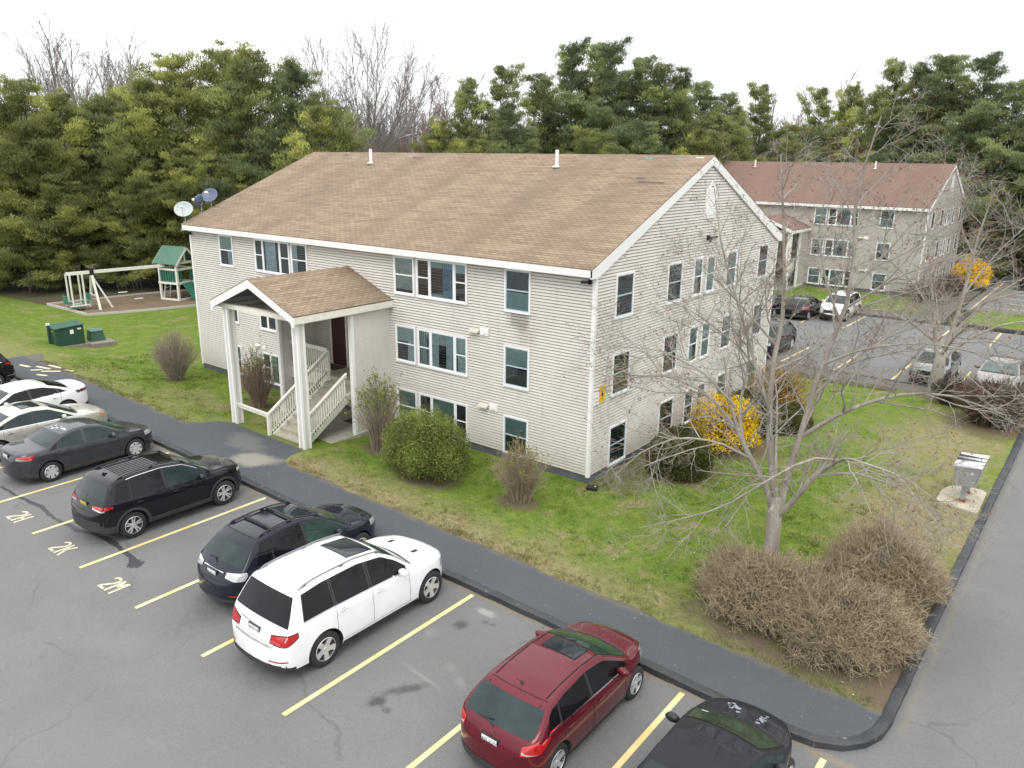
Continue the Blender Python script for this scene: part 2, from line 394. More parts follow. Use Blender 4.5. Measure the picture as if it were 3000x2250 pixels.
# ---- grass
def grass_col(t):
    a = t.noise(.35, 4, .6); b = t.noise(1.7, 6, .65, dist=.4); f = t.noise(14, 5, .7); g = t.noise(60, 3, .7)
    c = t.mix(t.rng(b, .35, .66), (.075, .150, .014), (.155, .215, .034))
    c = t.mix(t.rng(a, .45, .7, 0, .5), c, (.12, .195, .020))
    c = t.mix(t.rng(t.noise(4.5, 5, .65), .47, .60, 0, .55), c, (.062, .125, .012)); c = t.mix(t.rng(f, .38, .72, 0, .55), c, (.23, .235, .065))
    sx = t.sep()
    # worn, straw-coloured ground by the walk, round the mailboxes and in patches
    edge = t.rng(t.math('ADD', sx[1], t.math('MULTIPLY', t.math('SUBTRACT', t.noise(.9, 5), .5), 3.2)), -5.6, -3.2, .95, 0)
    edge = t.math('MULTIPLY', edge, t.rng(t.math('ABSOLUTE', t.math('ADD', sx[0], 3.0)), 4.0, 9.0, 1.0, .55))
    patch = t.rng(t.noise(.75, 6, .62), .53, .68, 0, .85)
    mail = t.spot(8.9, 4.0, 2.9, 6.0, 0, .3, .8, .7); mail2 = t.spot(8.2, 12.0, 3.2, 7, 0, .35, .7, .8)
    lf = t.spot(-17.5, -3.4, 3.5, 1.5, 0, .4, .9, .8)
    w = t.math('MAXIMUM', t.math('MAXIMUM', edge, patch), t.math('MAXIMUM', t.math('MULTIPLY', mail, .95), t.math('MAXIMUM', t.math('MULTIPLY', mail2, .85), t.math('MULTIPLY', lf, .5))))
    w = t.math('MULTIPLY', w, t.rng(f, .28, .58, .35, 1.0))
    dry = t.mix(t.rng(t.noise(6, 5), .35, .65), (.215, .165, .085), (.30, .25, .155))
    c = t.mix(w, c, dry)
    c = t.mix(t.rng(g, .55, .8, 0, .22), c, (.32, .30, .16))
    return c, f
t = NT('patchy spring lawn'); t.b.inputs['Roughness'].default_value = .95; t.b.inputs['Specular IOR Level'].default_value = .15
c, f = grass_col(t)
for (cx, cy, rx, ry, k) in [(-4.2, -3.1, 1.5, 1.0, .9), (-.85, -2.6, .95, .75, .9), (-7.2, -2.0, 1.3, 1.0, .85), (-21, -2.2, .8, .7, .6), (-14.7, -2.2, 1.4, 1.2, .85),
        (8.2, -4.2, 3.4, 1.9, 1.0), (9.2, -.8, 1.8, 3.0, .95), (9.9, -4.0, .8, 2.5, .9), (6.4, -2.4, 1.6, 1.2, .8), (1.9, 3.0, 1.5, 1.7, .85), (2.3, 6.6, 1.8, 2.2, .9), (2.2, 10.5, 1.9, 2.4, .9), (1.0, 1.0, .9, 1.6, .6), (9.2, 15.5, 2.0, 2.6, .85), (6.5, 19.0, 2.0, 1.2, .8)]:
    c = t.mix(t.math('MULTIPLY', t.spot(cx, cy, rx, ry, 0, .22, 1.6, .5), k), c, (.135, .105, .072))
# bare strip along the gable wall
sx = t.sep()
gw = t.math('MULTIPLY', t.rng(t.math('ADD', sx[0], t.math('MULTIPLY', t.math('SUBTRACT', t.noise(1.2, 4), .5), .8)), .35, 1.1, .8, 0), t.math('MULTIPLY', t.rng(sx[1], -.3, .3), t.rng(sx[0], -.2, 0.)))
c = t.mix(gw, c, (.15, .125, .085))
t.col(c); t.bump(f, .8, .05); M_LAWN = t.m
t = NT('grass blades'); t.b.inputs['Roughness'].default_value = .8; t.b.inputs['Specular IOR Level'].default_value = .2
c, f = grass_col(t); t.col(c); M_BLADE = t.m
t = NT('leaf litter floor'); t.b.inputs['Roughness'].default_value = 1.0
c = t.mix(t.rng(t.noise(.3, 5), .4, .62), (.075, .050, .034), (.060, .075, .022)); c = t.mix(t.rng(t.noise(7, 5), .4, .7, 0, .6), c, (.13, .085, .055)); t.col(c); t.bump(t.noise(5, 5), .8, .1); M_FLOOR = t.m
t = NT('wood chip mulch'); t.b.inputs['Roughness'].default_value = 1.0
c = t.mix(t.rng(t.noise(1.1, 5), .35, .65), (.185, .132, .080), (.140, .105, .068)); c = t.mix(t.rng(t.noise(25, 4), .45, .7, 0, .6), c, (.25, .19, .125)); t.col(c); t.bump(t.noise(20, 4), .8, .03); M_MULCH = t.m
M_PAINT = None
t = NT('worn yellow line paint'); t.b.inputs['Roughness'].default_value = .7
c = t.mix(t.rng(t.noise(1.3, 4), .35, .65), (.66, .52, .20), (.72, .62, .36)); c = t.mix(t.rng(t.noise(30, 4, .75), .60, .72, 0, .7), c, (.15, .14, .12)); t.col(c); M_PAINT = t.m
M_PAINTW = P('pale cream paint', (.70, .62, .42), .7, var=.08, scale=9)

# ---- sheets
def base_fn(x, y):
    r = np.hypot(x - 0, y - 10)
    return LL(x, y) - .30 - 1.0 * Sm((r - 120) / 200)
V1, F1 = sheet('', -110, 60, -50, 130, base_fn, None, 2.0)
g_parts = [(V1, F1)]
for a in [(-900, -110, -50, 130), (60, 900, -50, 130), (-900, 900, -700, -50), (-900, 900, 130, 1500)]:
    g_parts.append(sheet('', *a, base_fn, None, 25.0))
join_sheets('ground', g_parts, M_FLOOR)
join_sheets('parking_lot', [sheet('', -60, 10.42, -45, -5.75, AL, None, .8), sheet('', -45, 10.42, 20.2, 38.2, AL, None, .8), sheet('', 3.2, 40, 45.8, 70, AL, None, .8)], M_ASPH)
join_sheets('road', [sheet('', 10.42, 34, -45, 41, AL, None, .8)], M_ASPH)
def walk_edge(x): return -5.50 + .05 * math.sin(x * 1.7) + .04 * math.sin(x * 4.1 + 1)
pts = [(-28.6, -7.05)]
pts += [(x, -7.05) for x in np.arange(-27.5, 9.0, 1.0)] + [(9.0, -7.05), (9.55, -6.93), (9.95, -6.65), (10.17, -6.2), (10.26, -5.85), (10.32, -5.5)]
pts += [(10.05, walk_edge(10.05))] + [(x, walk_edge(x)) for x in np.arange(9.6, -8.4, -.4)]
pts += [(-8.5, -5.35), (-8.75, -4.9), (-8.88, -4.3), (-13.25, -4.3), (-13.6, -4.6), (-13.9, -5.2)]
pts += [(x, walk_edge(x) + .25 * Sm((-18 - x) / 8.)) for x in np.arange(-14.4, -27, -.5)] + [(-28.4, -4.75)]
flat_poly('sidewalk', pts, M_WALK, LL, .012)
join_sheets('back_sidewalk', [sheet('', -30, 10.2, 18.7, 20.1, LL, None, .8), sheet('', -30, 3.1, 38.5, 40.5, LL, None, .8), sheet('', 1.0, 3.1, 40.5, 90, LL, None, .8)], M_WALK)
# lawn sheets
join_sheets('lawn', [sheet('', -62, 10.3, -5.62, 18.75, LL, None, .35), sheet('', -45, 1.0, 40.4, 60, LL, None, .8), sheet('', 4.2, 11, 39.2, 45.6, LL, None, .8), sheet('', -62, -28.0, -9, -5.62, LL, None, .6)], M_LAWN)
flat_poly('forest_floor', [(-62, 1.0), (-51, 1.6), (-45.2, 2.1), (-41.5, 9.6), (-37, 11.5), (-30, 14.2), (-20, 15.8), (-10, 17.2), (5, 18.0), (5, 18.7), (-62, 18.7)], M_FLOOR, LL, .02, step=1.0)
flat_poly('play_area_mulch', [(-45.12, 2.2), (-39.4, 2.3), (-38.6, 4.2), (-37.9, 6.3), (-37.2, 9.5), (-36.5, 14), (-43, 14), (-44.5, 8.2)], M_MULCH, LL, .035, step=.8)

def kerb(name, path, w, h, mat, fn=LL, lift=.0):
    """rounded berm following path"""
    mb = MB(); prof = [(-w / 2, -.16), (-w / 2, h * .45), (-w / 2 * .78, h * .85), (-w * .2, h), (w * .2, h), (w / 2 * .78, h * .85), (w / 2, h * .45), (w / 2, -.16)]
    pp = []
    for i in range(len(path) - 1):
        a, b = path[i], path[i + 1]; k = max(1, int(math.dist(a, b) / .3))
        for q in range(k): pp.append((a[0] + (b[0] - a[0]) * q / k, a[1] + (b[1] - a[1]) * q / k))
    pp.append(path[-1]); rings = []
    for i, p in enumerate(pp):
        a = pp[max(0, i - 1)]; b = pp[min(len(pp) - 1, i + 1)]; d = Vector((b[0] - a[0], b[1] - a[1])).normalized(); n = Vector((-d.y, d.x))
        j = random.uniform(-.012, .012); jh = random.uniform(-.012, .010)
        rings.append([(p[0] + n.x * (u + j), p[1] + n.y * (u + j), h_l(p[0], p[1]) + lift + v + (jh if v > 0 else 0)) for u, v in prof])
    vs = [q for r in rings for q in r]; m = len(prof)
    fs = [(i * m + k, i * m + k + 1, (i + 1) * m + k + 1, (i + 1) * m + k) for i in range(len(rings) - 1) for k in range(m - 1)]
    mb.add(vs, fs); o = mb.build(name, mat, smooth=True, sharp=50); o['kind'] = 'structure'; return o
arc = [(9.0, -7.1), (9.45, -7.04), (9.85, -6.82), (10.12, -6.5), (10.27, -6.1), (10.32, -5.6)]
kerb('kerb', [(-28.5, -7.1), (-20, -7.1)] + arc + [(10.32, 18.6), (10.2, 19.6), (9.6, 20.1), (8.8, 20.2), (-30, 20.2)], .21, .03, M_KERB)
kerb('back_kerb', [(-30, 38.3), (2.5, 38.3), (3.2, 38.6), (3.4, 39.2)], .2, .03, M_KERB)
kerb('back_kerb', [(4.0, 45.7), (4.0, 39.4), (4.6, 38.9), (11, 38.9)], .2, .03, M_KERB)

# ---- painted lines
lines = MB()
def seg(ax, ay, bx, by, w, fn=h_a, dz=.006):
    d = Vector((bx - ax, by - ay)); L = d.length; d.normalize(); n = Vector((-d.y, d.x)) * w / 2; k = max(1, int(L / .5))
    for i in range(k):
        p = (ax + d.x * L * i / k, ay + d.y * L * i / k); q = (ax + d.x * L * (i + 1) / k, ay + d.y * L * (i + 1) / k)
        lines.face([(p[0] - n.x, p[1] - n.y, fn(*p) + dz), (q[0] - n.x, q[1] - n.y, fn(*q) + dz), (q[0] + n.x, q[1] + n.y, fn(*q) + dz), (p[0] + n.x, p[1] + n.y, fn(*p) + dz)])
SX = lambda k: -14.96 + 2.74 * k
for k in range(-6, 10): seg(SX(k), -12.72, SX(k), -7.32, .115)
for k in range(-3, 5): seg(-1.25 + 2.74 * k, 20.7, -1.25 + 2.74 * k, 25.4, .11)
for k in range(-6, 4): seg(-1.45 + 2.74 * k, 32.7, -1.45 + 2.74 * k, 37.9, .11)
for k in range(6): seg(4.1, 48.2 + 2.7 * k, 9.4, 48.2 + 2.7 * k, .11)
seg(3.75, 46.5, 3.75, 63, .10)
o = lines.build('parking_lines', M_PAINT, recalc=False); o['kind'] = 'structure'

def text_mesh(s, size, depth=0.0, bold=0.0):
    cu = bpy.data.curves.new('txt', 'FONT'); cu.body = s; cu.size = size; cu.align_x = 'CENTER'; cu.align_y = 'CENTER'
    cu.extrude = depth; cu.offset = bold; cu.resolution_u = 3
    ob = bpy.data.objects.new('txt', cu); link(ob)
    dg = bpy.context.evaluated_depsgraph_get(); me = bpy.data.meshes.new_from_object(ob.evaluated_get(dg))
    bpy.data.objects.remove(ob); bpy.data.curves.remove(cu); return me
def text_obj(name, s, size, mat, parent=None, loc=(0, 0, 0), rot=(0, 0, 0), depth=.0, bold=0.0, sx=1.0):
    me = text_mesh(s, size, depth, bold); me.materials.clear(); me.materials.append(mat)
    o = bpy.data.objects.new(name, me); link(o, parent); o.location = loc; o.rotation_euler = rot; o.scale = (sx, 1, 1); return o
# stencilled bay numbers: 2H 2K 2M 2Q
def stencil(ch, cx, cy):
    mb = MB(); G = {'2': [((0, .8), (.12, .95)), ((.12, .95), (.38, .95)), ((.38, .95), (.5, .8)), ((.5, .8), (.45, .58)), ((.45, .58), (.05, .12)), ((0, .05), (.5, .05))],
        'H': [((.05, 0), (.05, 1)), ((.45, 0), (.45, 1)), ((.12, .5), (.38, .5))], 'K': [((.05, 0), (.05, 1)), ((.12, .45), (.48, .98)), ((.2, .55), (.5, 0))],
        'M': [((.03, 0), (.03, 1)), ((.09, .95), (.26, .5)), ((.43, .95), (.26, .5)), ((.5, 0), (.5, 1))]}
    for i, c_ in enumerate(ch):
        for (a, b) in G[c_]:
            ax, ay = cx + (i - 1) * .31 + a[0] * .46, cy + a[1] * .52; bx, by = cx + (i - 1) * .31 + b[0] * .46, cy + b[1] * .52
            d = Vector((bx - ax, by - ay)).normalized(); n = Vector((-d.y, d.x)) * .03
            q = [(ax - n.x, ay - n.y), (bx - n.x, by - n.y), (bx + n.x, by + n.y), (ax + n.x, ay + n.y)]
            mb.face([(x, y, h_a(x, y) + .006 + .0006 * i) for x, y in q])
    o = mb.build('bay_marking', M_PAINTW, recalc=False); o['kind'] = 'structure'
stencil('2H', -10.75, -12.78); stencil('2K', -8.02, -12.80); stencil('2M', -5.28, -12.82)
mb = MB()
for (x0, y0, x1, y1) in [(-26.9, -6.35, -26.2, -6.2), (-26.1, -5.95, -25.2, -5.75), (-25.6, -6.4, -25.35, -6.0), (-25.1, -6.15, -24.5, -5.6), (-25.9, -5.5, -25.0, -5.35), (-24.7, -6.5, -24.2, -6.3), (-24.6, -5.35, -24.1, -5.2)]:
    d = Vector((x1 - x0, y1 - y0)).normalized(); n = Vector((-d.y, d.x)) * .07
    mb.face([(x, y, h_l(x, y) + .02) for x, y in [(x0 - n.x, y0 - n.y), (x1 - n.x, y1 - n.y), (x1 + n.x, y1 + n.y), (x0 + n.x, y0 + n.y)]])
o = mb.build('bay_marking', M_PAINTW, recalc=False); o['kind'] = 'structure'
# crack sealing tar
def ribbon(name, pts, ws, mat, fn, dz):
    mb = MB(); P2 = []
    for i in range(len(pts) - 1):
        for q in range(6): s_ = q / 6; P2.append((pts[i][0] * (1 - s_) + pts[i + 1][0] * s_ + random.uniform(-.02, .02), pts[i][1] * (1 - s_) + pts[i + 1][1] * s_ + random.uniform(-.02, .02), (ws[i] * (1 - s_) + ws[i + 1] * s_) * random.uniform(.75, 1.25)))
    P2.append((*pts[-1], ws[-1])); L, Rr = [], []
    for i, p in enumerate(P2):
        a = P2[max(0, i - 1)]; b = P2[min(len(P2) - 1, i + 1)]; d = Vector((b[0] - a[0], b[1] - a[1])).normalized(); n = Vector((-d.y, d.x)) * p[2] / 2
        L.append((p[0] + n.x, p[1] + n.y)); Rr.append((p[0] - n.x, p[1] - n.y))
    for i in range(len(P2) - 1): mb.face([(x, y, fn(x, y) + dz) for x, y in (Rr[i], Rr[i + 1], L[i + 1], L[i])])
    o = mb.build(name, mat, recalc=False); o['kind'] = 'structure'; return o
TAR = P('crack sealing tar', (.045, .048, .054), .55, var=.2, scale=8)
ribbon('crack_seal', [(-13.4, -12.08), (-12.25, -12.01), (-11.03, -11.88), (-10.08, -11.95), (-9.26, -11.87), (-8.73, -11.85), (-8.25, -11.67), (-7.5, -11.57), (-6.92, -11.6), (-6.33, -11.64), (-5.88, -11.74), (-5.67, -11.8)], [.07, .09, .13, .09, .14, .16, .12, .18, .12, .12, .42, .05], TAR, h_a, .004)
# ---------------------------------------------------------------- building materials
t = NT('beige vinyl siding'); t.b.inputs['Roughness'].default_value = .55
n1 = t.noise(.5, 4); n2 = t.noise(3.0, 6, .7, stretch=(1, 1, .25)); n3 = t.noise(30, 3, .7)
c = t.mix(t.rng(n1, .3, .7), (.58, .55, .50), (.64, .61, .56)); c = t.mix(t.rng(n2, .5, .75, 0, .3), c, (.38, .35, .30)); c = t.mix(t.rng(n3, .5, .75, 0, .18), c, (.62, .6, .56))
sx = t.sep()
def stain(cx, cz, rx, rz, k):
    sb = t.N.new('ShaderNodeVectorMath'); sb.operation = 'SUBTRACT'; sb.inputs[1].default_value = (cx, 0, cz); t.L.new(t.pos, sb.inputs[0])
    ml = t.N.new('ShaderNodeVectorMath'); ml.operation = 'MULTIPLY'; ml.inputs[1].default_value = (1 / rx, 1 / 1.2, 1 / rz); t.L.new(sb.outputs[0], ml.inputs[0])
    ln = t.N.new('ShaderNodeVectorMath'); ln.operation = 'LENGTH'; t.L.new(ml.outputs[0], ln.inputs[0])
    w = t.math('ADD', ln.outputs['Value'], t.math('MULTIPLY', t.math('SUBTRACT', t.noise(3.5, 6, .7, stretch=(1, 1, .5)), .5), 2.0))
    return t.math('MULTIPLY', t.rng(w, .3, 1.1, 1, 0), k)
c = t.mix(stain(-2.85, 5.0, .65, .45, .55), c, (.13, .125, .11)); c = t.mix(stain(-2.6, 4.55, .6, .5, .3), c, (.33, .24, .16))
c = t.mix(t.rng(sx[2], .25, 1.0, .22, 0), c, (.33, .31, .24))
t.col(c); M_SIDE = t.m

def shingles(name, c1, c2, c3, dark, rows, streaks):
    t = NT(name); t.b.inputs['Roughness'].default_value = .95; t.b.inputs['Specular IOR Level'].default_value = .2
    uv = t.N.new('ShaderNodeUVMap'); uv.uv_map = 'UVMap'
    br = t.N.new('ShaderNodeTexBrick'); br.offset = .5; br.inputs['Scale'].default_value = 1.0
    br.inputs['Color1'].default_value = (*c1, 1); br.inputs['Color2'].default_value = (*c2, 1); br.inputs['Mortar'].default_value = (*dark, 1)
    br.inputs['Mortar Size'].default_value = .015; br.inputs['Mortar Smooth'].default_value = .2; br.inputs['Bias'].default_value = 0
    br.inputs['Brick Width'].default_value = .31; br.inputs['Row Height'].default_value = rows
    t.L.new(uv.outputs[0], br.inputs['Vector'])
    b2 = t.N.new('ShaderNodeTexBrick'); b2.offset = .5; b2.inputs['Scale'].default_value = 1.0
    b2.inputs['Color1'].default_value = (1, 1, 1, 1); b2.inputs['Color2'].default_value = (0, 0, 0, 1); b2.inputs['Mortar Size'].default_value = 0
    b2.inputs['Brick Width'].default_value = .93; b2.inputs['Row Height'].default_value = rows; t.L.new(uv.outputs[0], b2.inputs['Vector'])
    c = t.mix(t.math('MULTIPLY', b2.outputs[0], .35), br.outputs[0], c3)
    sv = t.N.new('ShaderNodeVectorMath'); sv.operation = 'MULTIPLY'; sv.inputs[1].default_value = (.45, .06, 0); t.L.new(uv.outputs[0], sv.inputs[0])
    ns = t.noise(1.0, 4, .55, vec=sv.outputs[0]); nb = t.noise(.8, 5, .6, vec=uv.outputs[0]); ng = t.noise(60, 3, .7, vec=uv.outputs[0])
    c = t.mix(t.rng(ns, .42, .68, 0, streaks), c, tuple(v * .52 for v in c1))
    c = t.mix(t.rng(nb, .40, .7, 0, .25), c, tuple(v * .7 for v in c2))
    c = t.mix(t.rng(ng, .45, .75, 0, .3), c, tuple(min(1, v * 1.5) for v in c1))
    t.col(c); t.bump(br.outputs['Fac'], -.6, .01); return t.m
M_ROOF = shingles('tan asphalt shingles', (.285, .215, .150), (.200, .148, .104), (.38, .30, .215), (.085, .062, .046), .138, .50)
M_ROOF2 = shingles('reddish brown asphalt shingles', (.200, .132, .105), (.178, .115, .092), (.22, .148, .12), (.14, .08, .062), .138, .25)
M_PATCH = P('darker replacement shingle', (.10, .075, .068), .95, var=.2, scale=5)
M_PATCH2 = P('teal underlay patch', (.16, .23, .22), .9, var=.2, scale=5)
M_PATCH3 = P('pale bare patch', (.5, .52, .5), .8, var=.1)
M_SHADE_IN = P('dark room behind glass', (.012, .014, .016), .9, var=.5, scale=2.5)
M_BLIND = P('pale roller blind', (.42, .50, .49), .8, var=.06)
M_TEAL = P('teal tinted blind', (.30, .39, .395), .8, var=.08)
M_CURT = P('white net curtain', (.50, .54, .56), .9, var=.25, scale=7)
M_BLUEC = P('blue curtain', (.12, .24, .36), .9, var=.25, scale=5)
M_GREYIN = P('grey insect screen', (.085, .095, .105), .85, var=.15)
def glass_mat(name, tint, refl=.5):
    m, nt, N, L, b = new_mat(name); N.remove(b)
    tr = N.new('ShaderNodeBsdfTransparent'); tr.inputs[0].default_value = (*tint, 1)
    gl = N.new('ShaderNodeBsdfGlossy'); gl.inputs['Roughness'].default_value = .02; gl.inputs[0].default_value = (.9, .95, 1, 1)
    fr = N.new('ShaderNodeFresnel'); fr.inputs[0].default_value = 1.5
    tc = N.new('ShaderNodeTexCoord'); nz = N.new('ShaderNodeTexNoise'); nz.inputs['Scale'].default_value = 1.3; L.new(tc.outputs['Object'], nz.inputs[0])
    bp = N.new('ShaderNodeBump'); bp.inputs['Strength'].default_value = .03; L.new(nz.outputs[0], bp.inputs['Height']); L.new(bp.outputs[0], gl.inputs['Normal'])
    mx = N.new('ShaderNodeMixShader'); ad = N.new('ShaderNodeMath'); ad.operation = 'MULTIPLY_ADD'; ad.inputs[1].default_value = 1.3; ad.inputs[2].default_value = refl * .1
    L.new(fr.outputs[0], ad.inputs[0]); L.new(ad.outputs[0], mx.inputs[0]); L.new(tr.outputs[0], mx.inputs[1]); L.new(gl.outputs[0], mx.inputs[2])
    L.new(mx.outputs[0], N['Material Output'].inputs[0]); return m
M_GLASS = glass_mat('window glass', (.80, .90, .89))

ROOF_S = .4195
BW, BD = 22.26, 14.93
RZ = lambda y: 6.916 + ROOF_S * (min(y, BD - y) + .35)

M_SIDE2 = P('greyer beige siding', (.43, .40, .35), .6, var=.08, scale=.8)
SIDE_NOW = [M_SIDE]
def siding(name, x0, x1, z0, z1, axis, off, sgn, parent, mat=None, clip=None, pitch=.1, lip=.020):
    """clapboard wall. axis 'x': runs along x at y=off, outward sgn*y ; axis 'y': runs along y at x=off, outward sgn*x"""
    mb = MB(); z = z0
    def pt(u, o, z): return (u, off + sgn * o, z) if axis == 'x' else (off + sgn * o, u, z)
    while z < z1 - 1e-4:
        zt = min(z + pitch, z1)
        a0, b0, a1, b1 = x0, x1, x0, x1
        if clip: a0, b0 = clip(z); a1, b1 = clip(zt)
        if b0 - a0 < .02: break
        if b1 - a1 < .02: a1 = b1 = (a0 + b0) / 2
        zg = z + (zt - z) * .76; a2, b2 = (clip(zg) if clip else (a0, b0))
        if b2 - a2 < .02: a2 = b2 = (a0 + b0) / 2
        mb.face([pt(a0, lip, z), pt(b0, lip, z), pt(b2, .004, zg), pt(a2, .004, zg)])
        mb.face([pt(a2, .004, zg), pt(b2, .004, zg), pt(b2, -.08, zg), pt(a2, -.08, zg)])
        mb.face([pt(a2, -.08, zg), pt(b2, -.08, zg), pt(b1, -.08, zt), pt(a1, -.08, zt)])
        mb.face([pt(a0, -.08, z - .001), pt(b0, -.08, z - .001), pt(b0, lip, z), pt(a0, lip, z)])
        z += pitch
    return mb.build(name, mat or SIDE_NOW[0], parent, recalc=False)

def window_unit(parent, axis, off, sgn, u0, u1, z0, z1, kinds, mull=.0, greyframe=False):
    """one framed window; kinds: list of (width share, 'dh'|'fix'|'case', content)"""
    def T(mb):
        for i, v in enumerate(mb.v):
            u, o, z = v
            mb.v[i] = (u, off + sgn * o, z) if axis == 'x' else (off + sgn * o, u, z)
        return mb
    fw = .055
    fr = MB()
    fr.box(u0, u1, .0, .055, z1 - fw, z1).box(u0, u1, .0, .07, z0, z0 + fw * 1.2).box(u0, u0 + fw, .0, .055, z0 + fw * 1.2, z1 - fw).box(u1 - fw, u1, .0, .055, z0 + fw * 1.2, z1 - fw)
    n = len(kinds); a = u0 + fw; tot = (u1 - u0 - 2 * fw); xs = []
    s_ = sum(k[0] for k in kinds)
    for i, k in enumerate(kinds):
        w = tot * k[0] / s_; xs.append((a, a + w)); a += w
        if i < n - 1: fr.box(a - .035, a + .035, .0, .053, z0 + fw * 1.2, z1 - fw)
    w_ = T(fr).build('window', WINWHITE, parent)
    shm = MB(); gl = MB(); dark = MB(); extras = []
    for i, (k, (a, b)) in enumerate(zip(kinds, xs)):
        if i > 0: a += .035
        if i < n - 1: b -= .035
        zb, zt = z0 + fw * 1.2, z1 - fw; sw = .032
        m0 = zb; zm = (zb + zt) / 2 + .02
        shm.box(a, a + sw, .0, .040, zb, zt).box(b - sw, b, .0, .040, zb, zt).box(a + sw, b - sw, .0, .040, zb, zb + sw * 1.3).box(a + sw, b - sw, .0, .040, zt - sw, zt)
        if k[1] == 'dh': shm.box(a + sw, b - sw, .0, .046, zm - .022, zm + .022)
        gl.face([(a + sw, .034, zb), (b - sw, .034, zb), (b - sw, .034, zt), (a + sw, .034, zt)])
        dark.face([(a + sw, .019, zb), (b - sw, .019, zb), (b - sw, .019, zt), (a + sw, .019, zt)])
        for (nm, mat, f0, f1, g0, g1) in k[2]:
            A, B = a + sw + (b - a - 2 * sw) * g0, a + sw + (b - a - 2 * sw) * g1; Z0, Z1 = zb + (zt - zb) * f0, zb + (zt - zb) * f1
            e = MB()
            if nm == 'curtain':
                e.grid(lambda u, v: (A + (B - A) * u + .02 * math.sin(v * 3), .025 + .004 * math.sin(u * (B - A) * 70), Z0 + (Z1 - Z0) * v), 24, 3)
            elif nm == 'blind' and mat is M_CURT:
                q = Z0
                while q < Z1: e.face([(A, .024, q), (B, .024, q), (B, .028, min(q + .03, Z1)), (A, .028, min(q + .03, Z1))]); q += .034
            else: e.face([(A, .026, Z0), (B, .026, Z0), (B, .026, Z1), (A, .026, Z1)])
            T(e).build(nm, mat, w_, recalc=False)
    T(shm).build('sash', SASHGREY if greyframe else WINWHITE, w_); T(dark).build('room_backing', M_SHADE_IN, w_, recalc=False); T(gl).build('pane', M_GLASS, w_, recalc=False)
    return w_

B = lambda mat, f0=.5, f1=1., g0=0., g1=1.: ('blind', mat, f0, f1, g0, g1)
Cn = lambda mat, g0, g1, f0=0., f1=1.: ('curtain', mat, f0, f1, g0, g1)

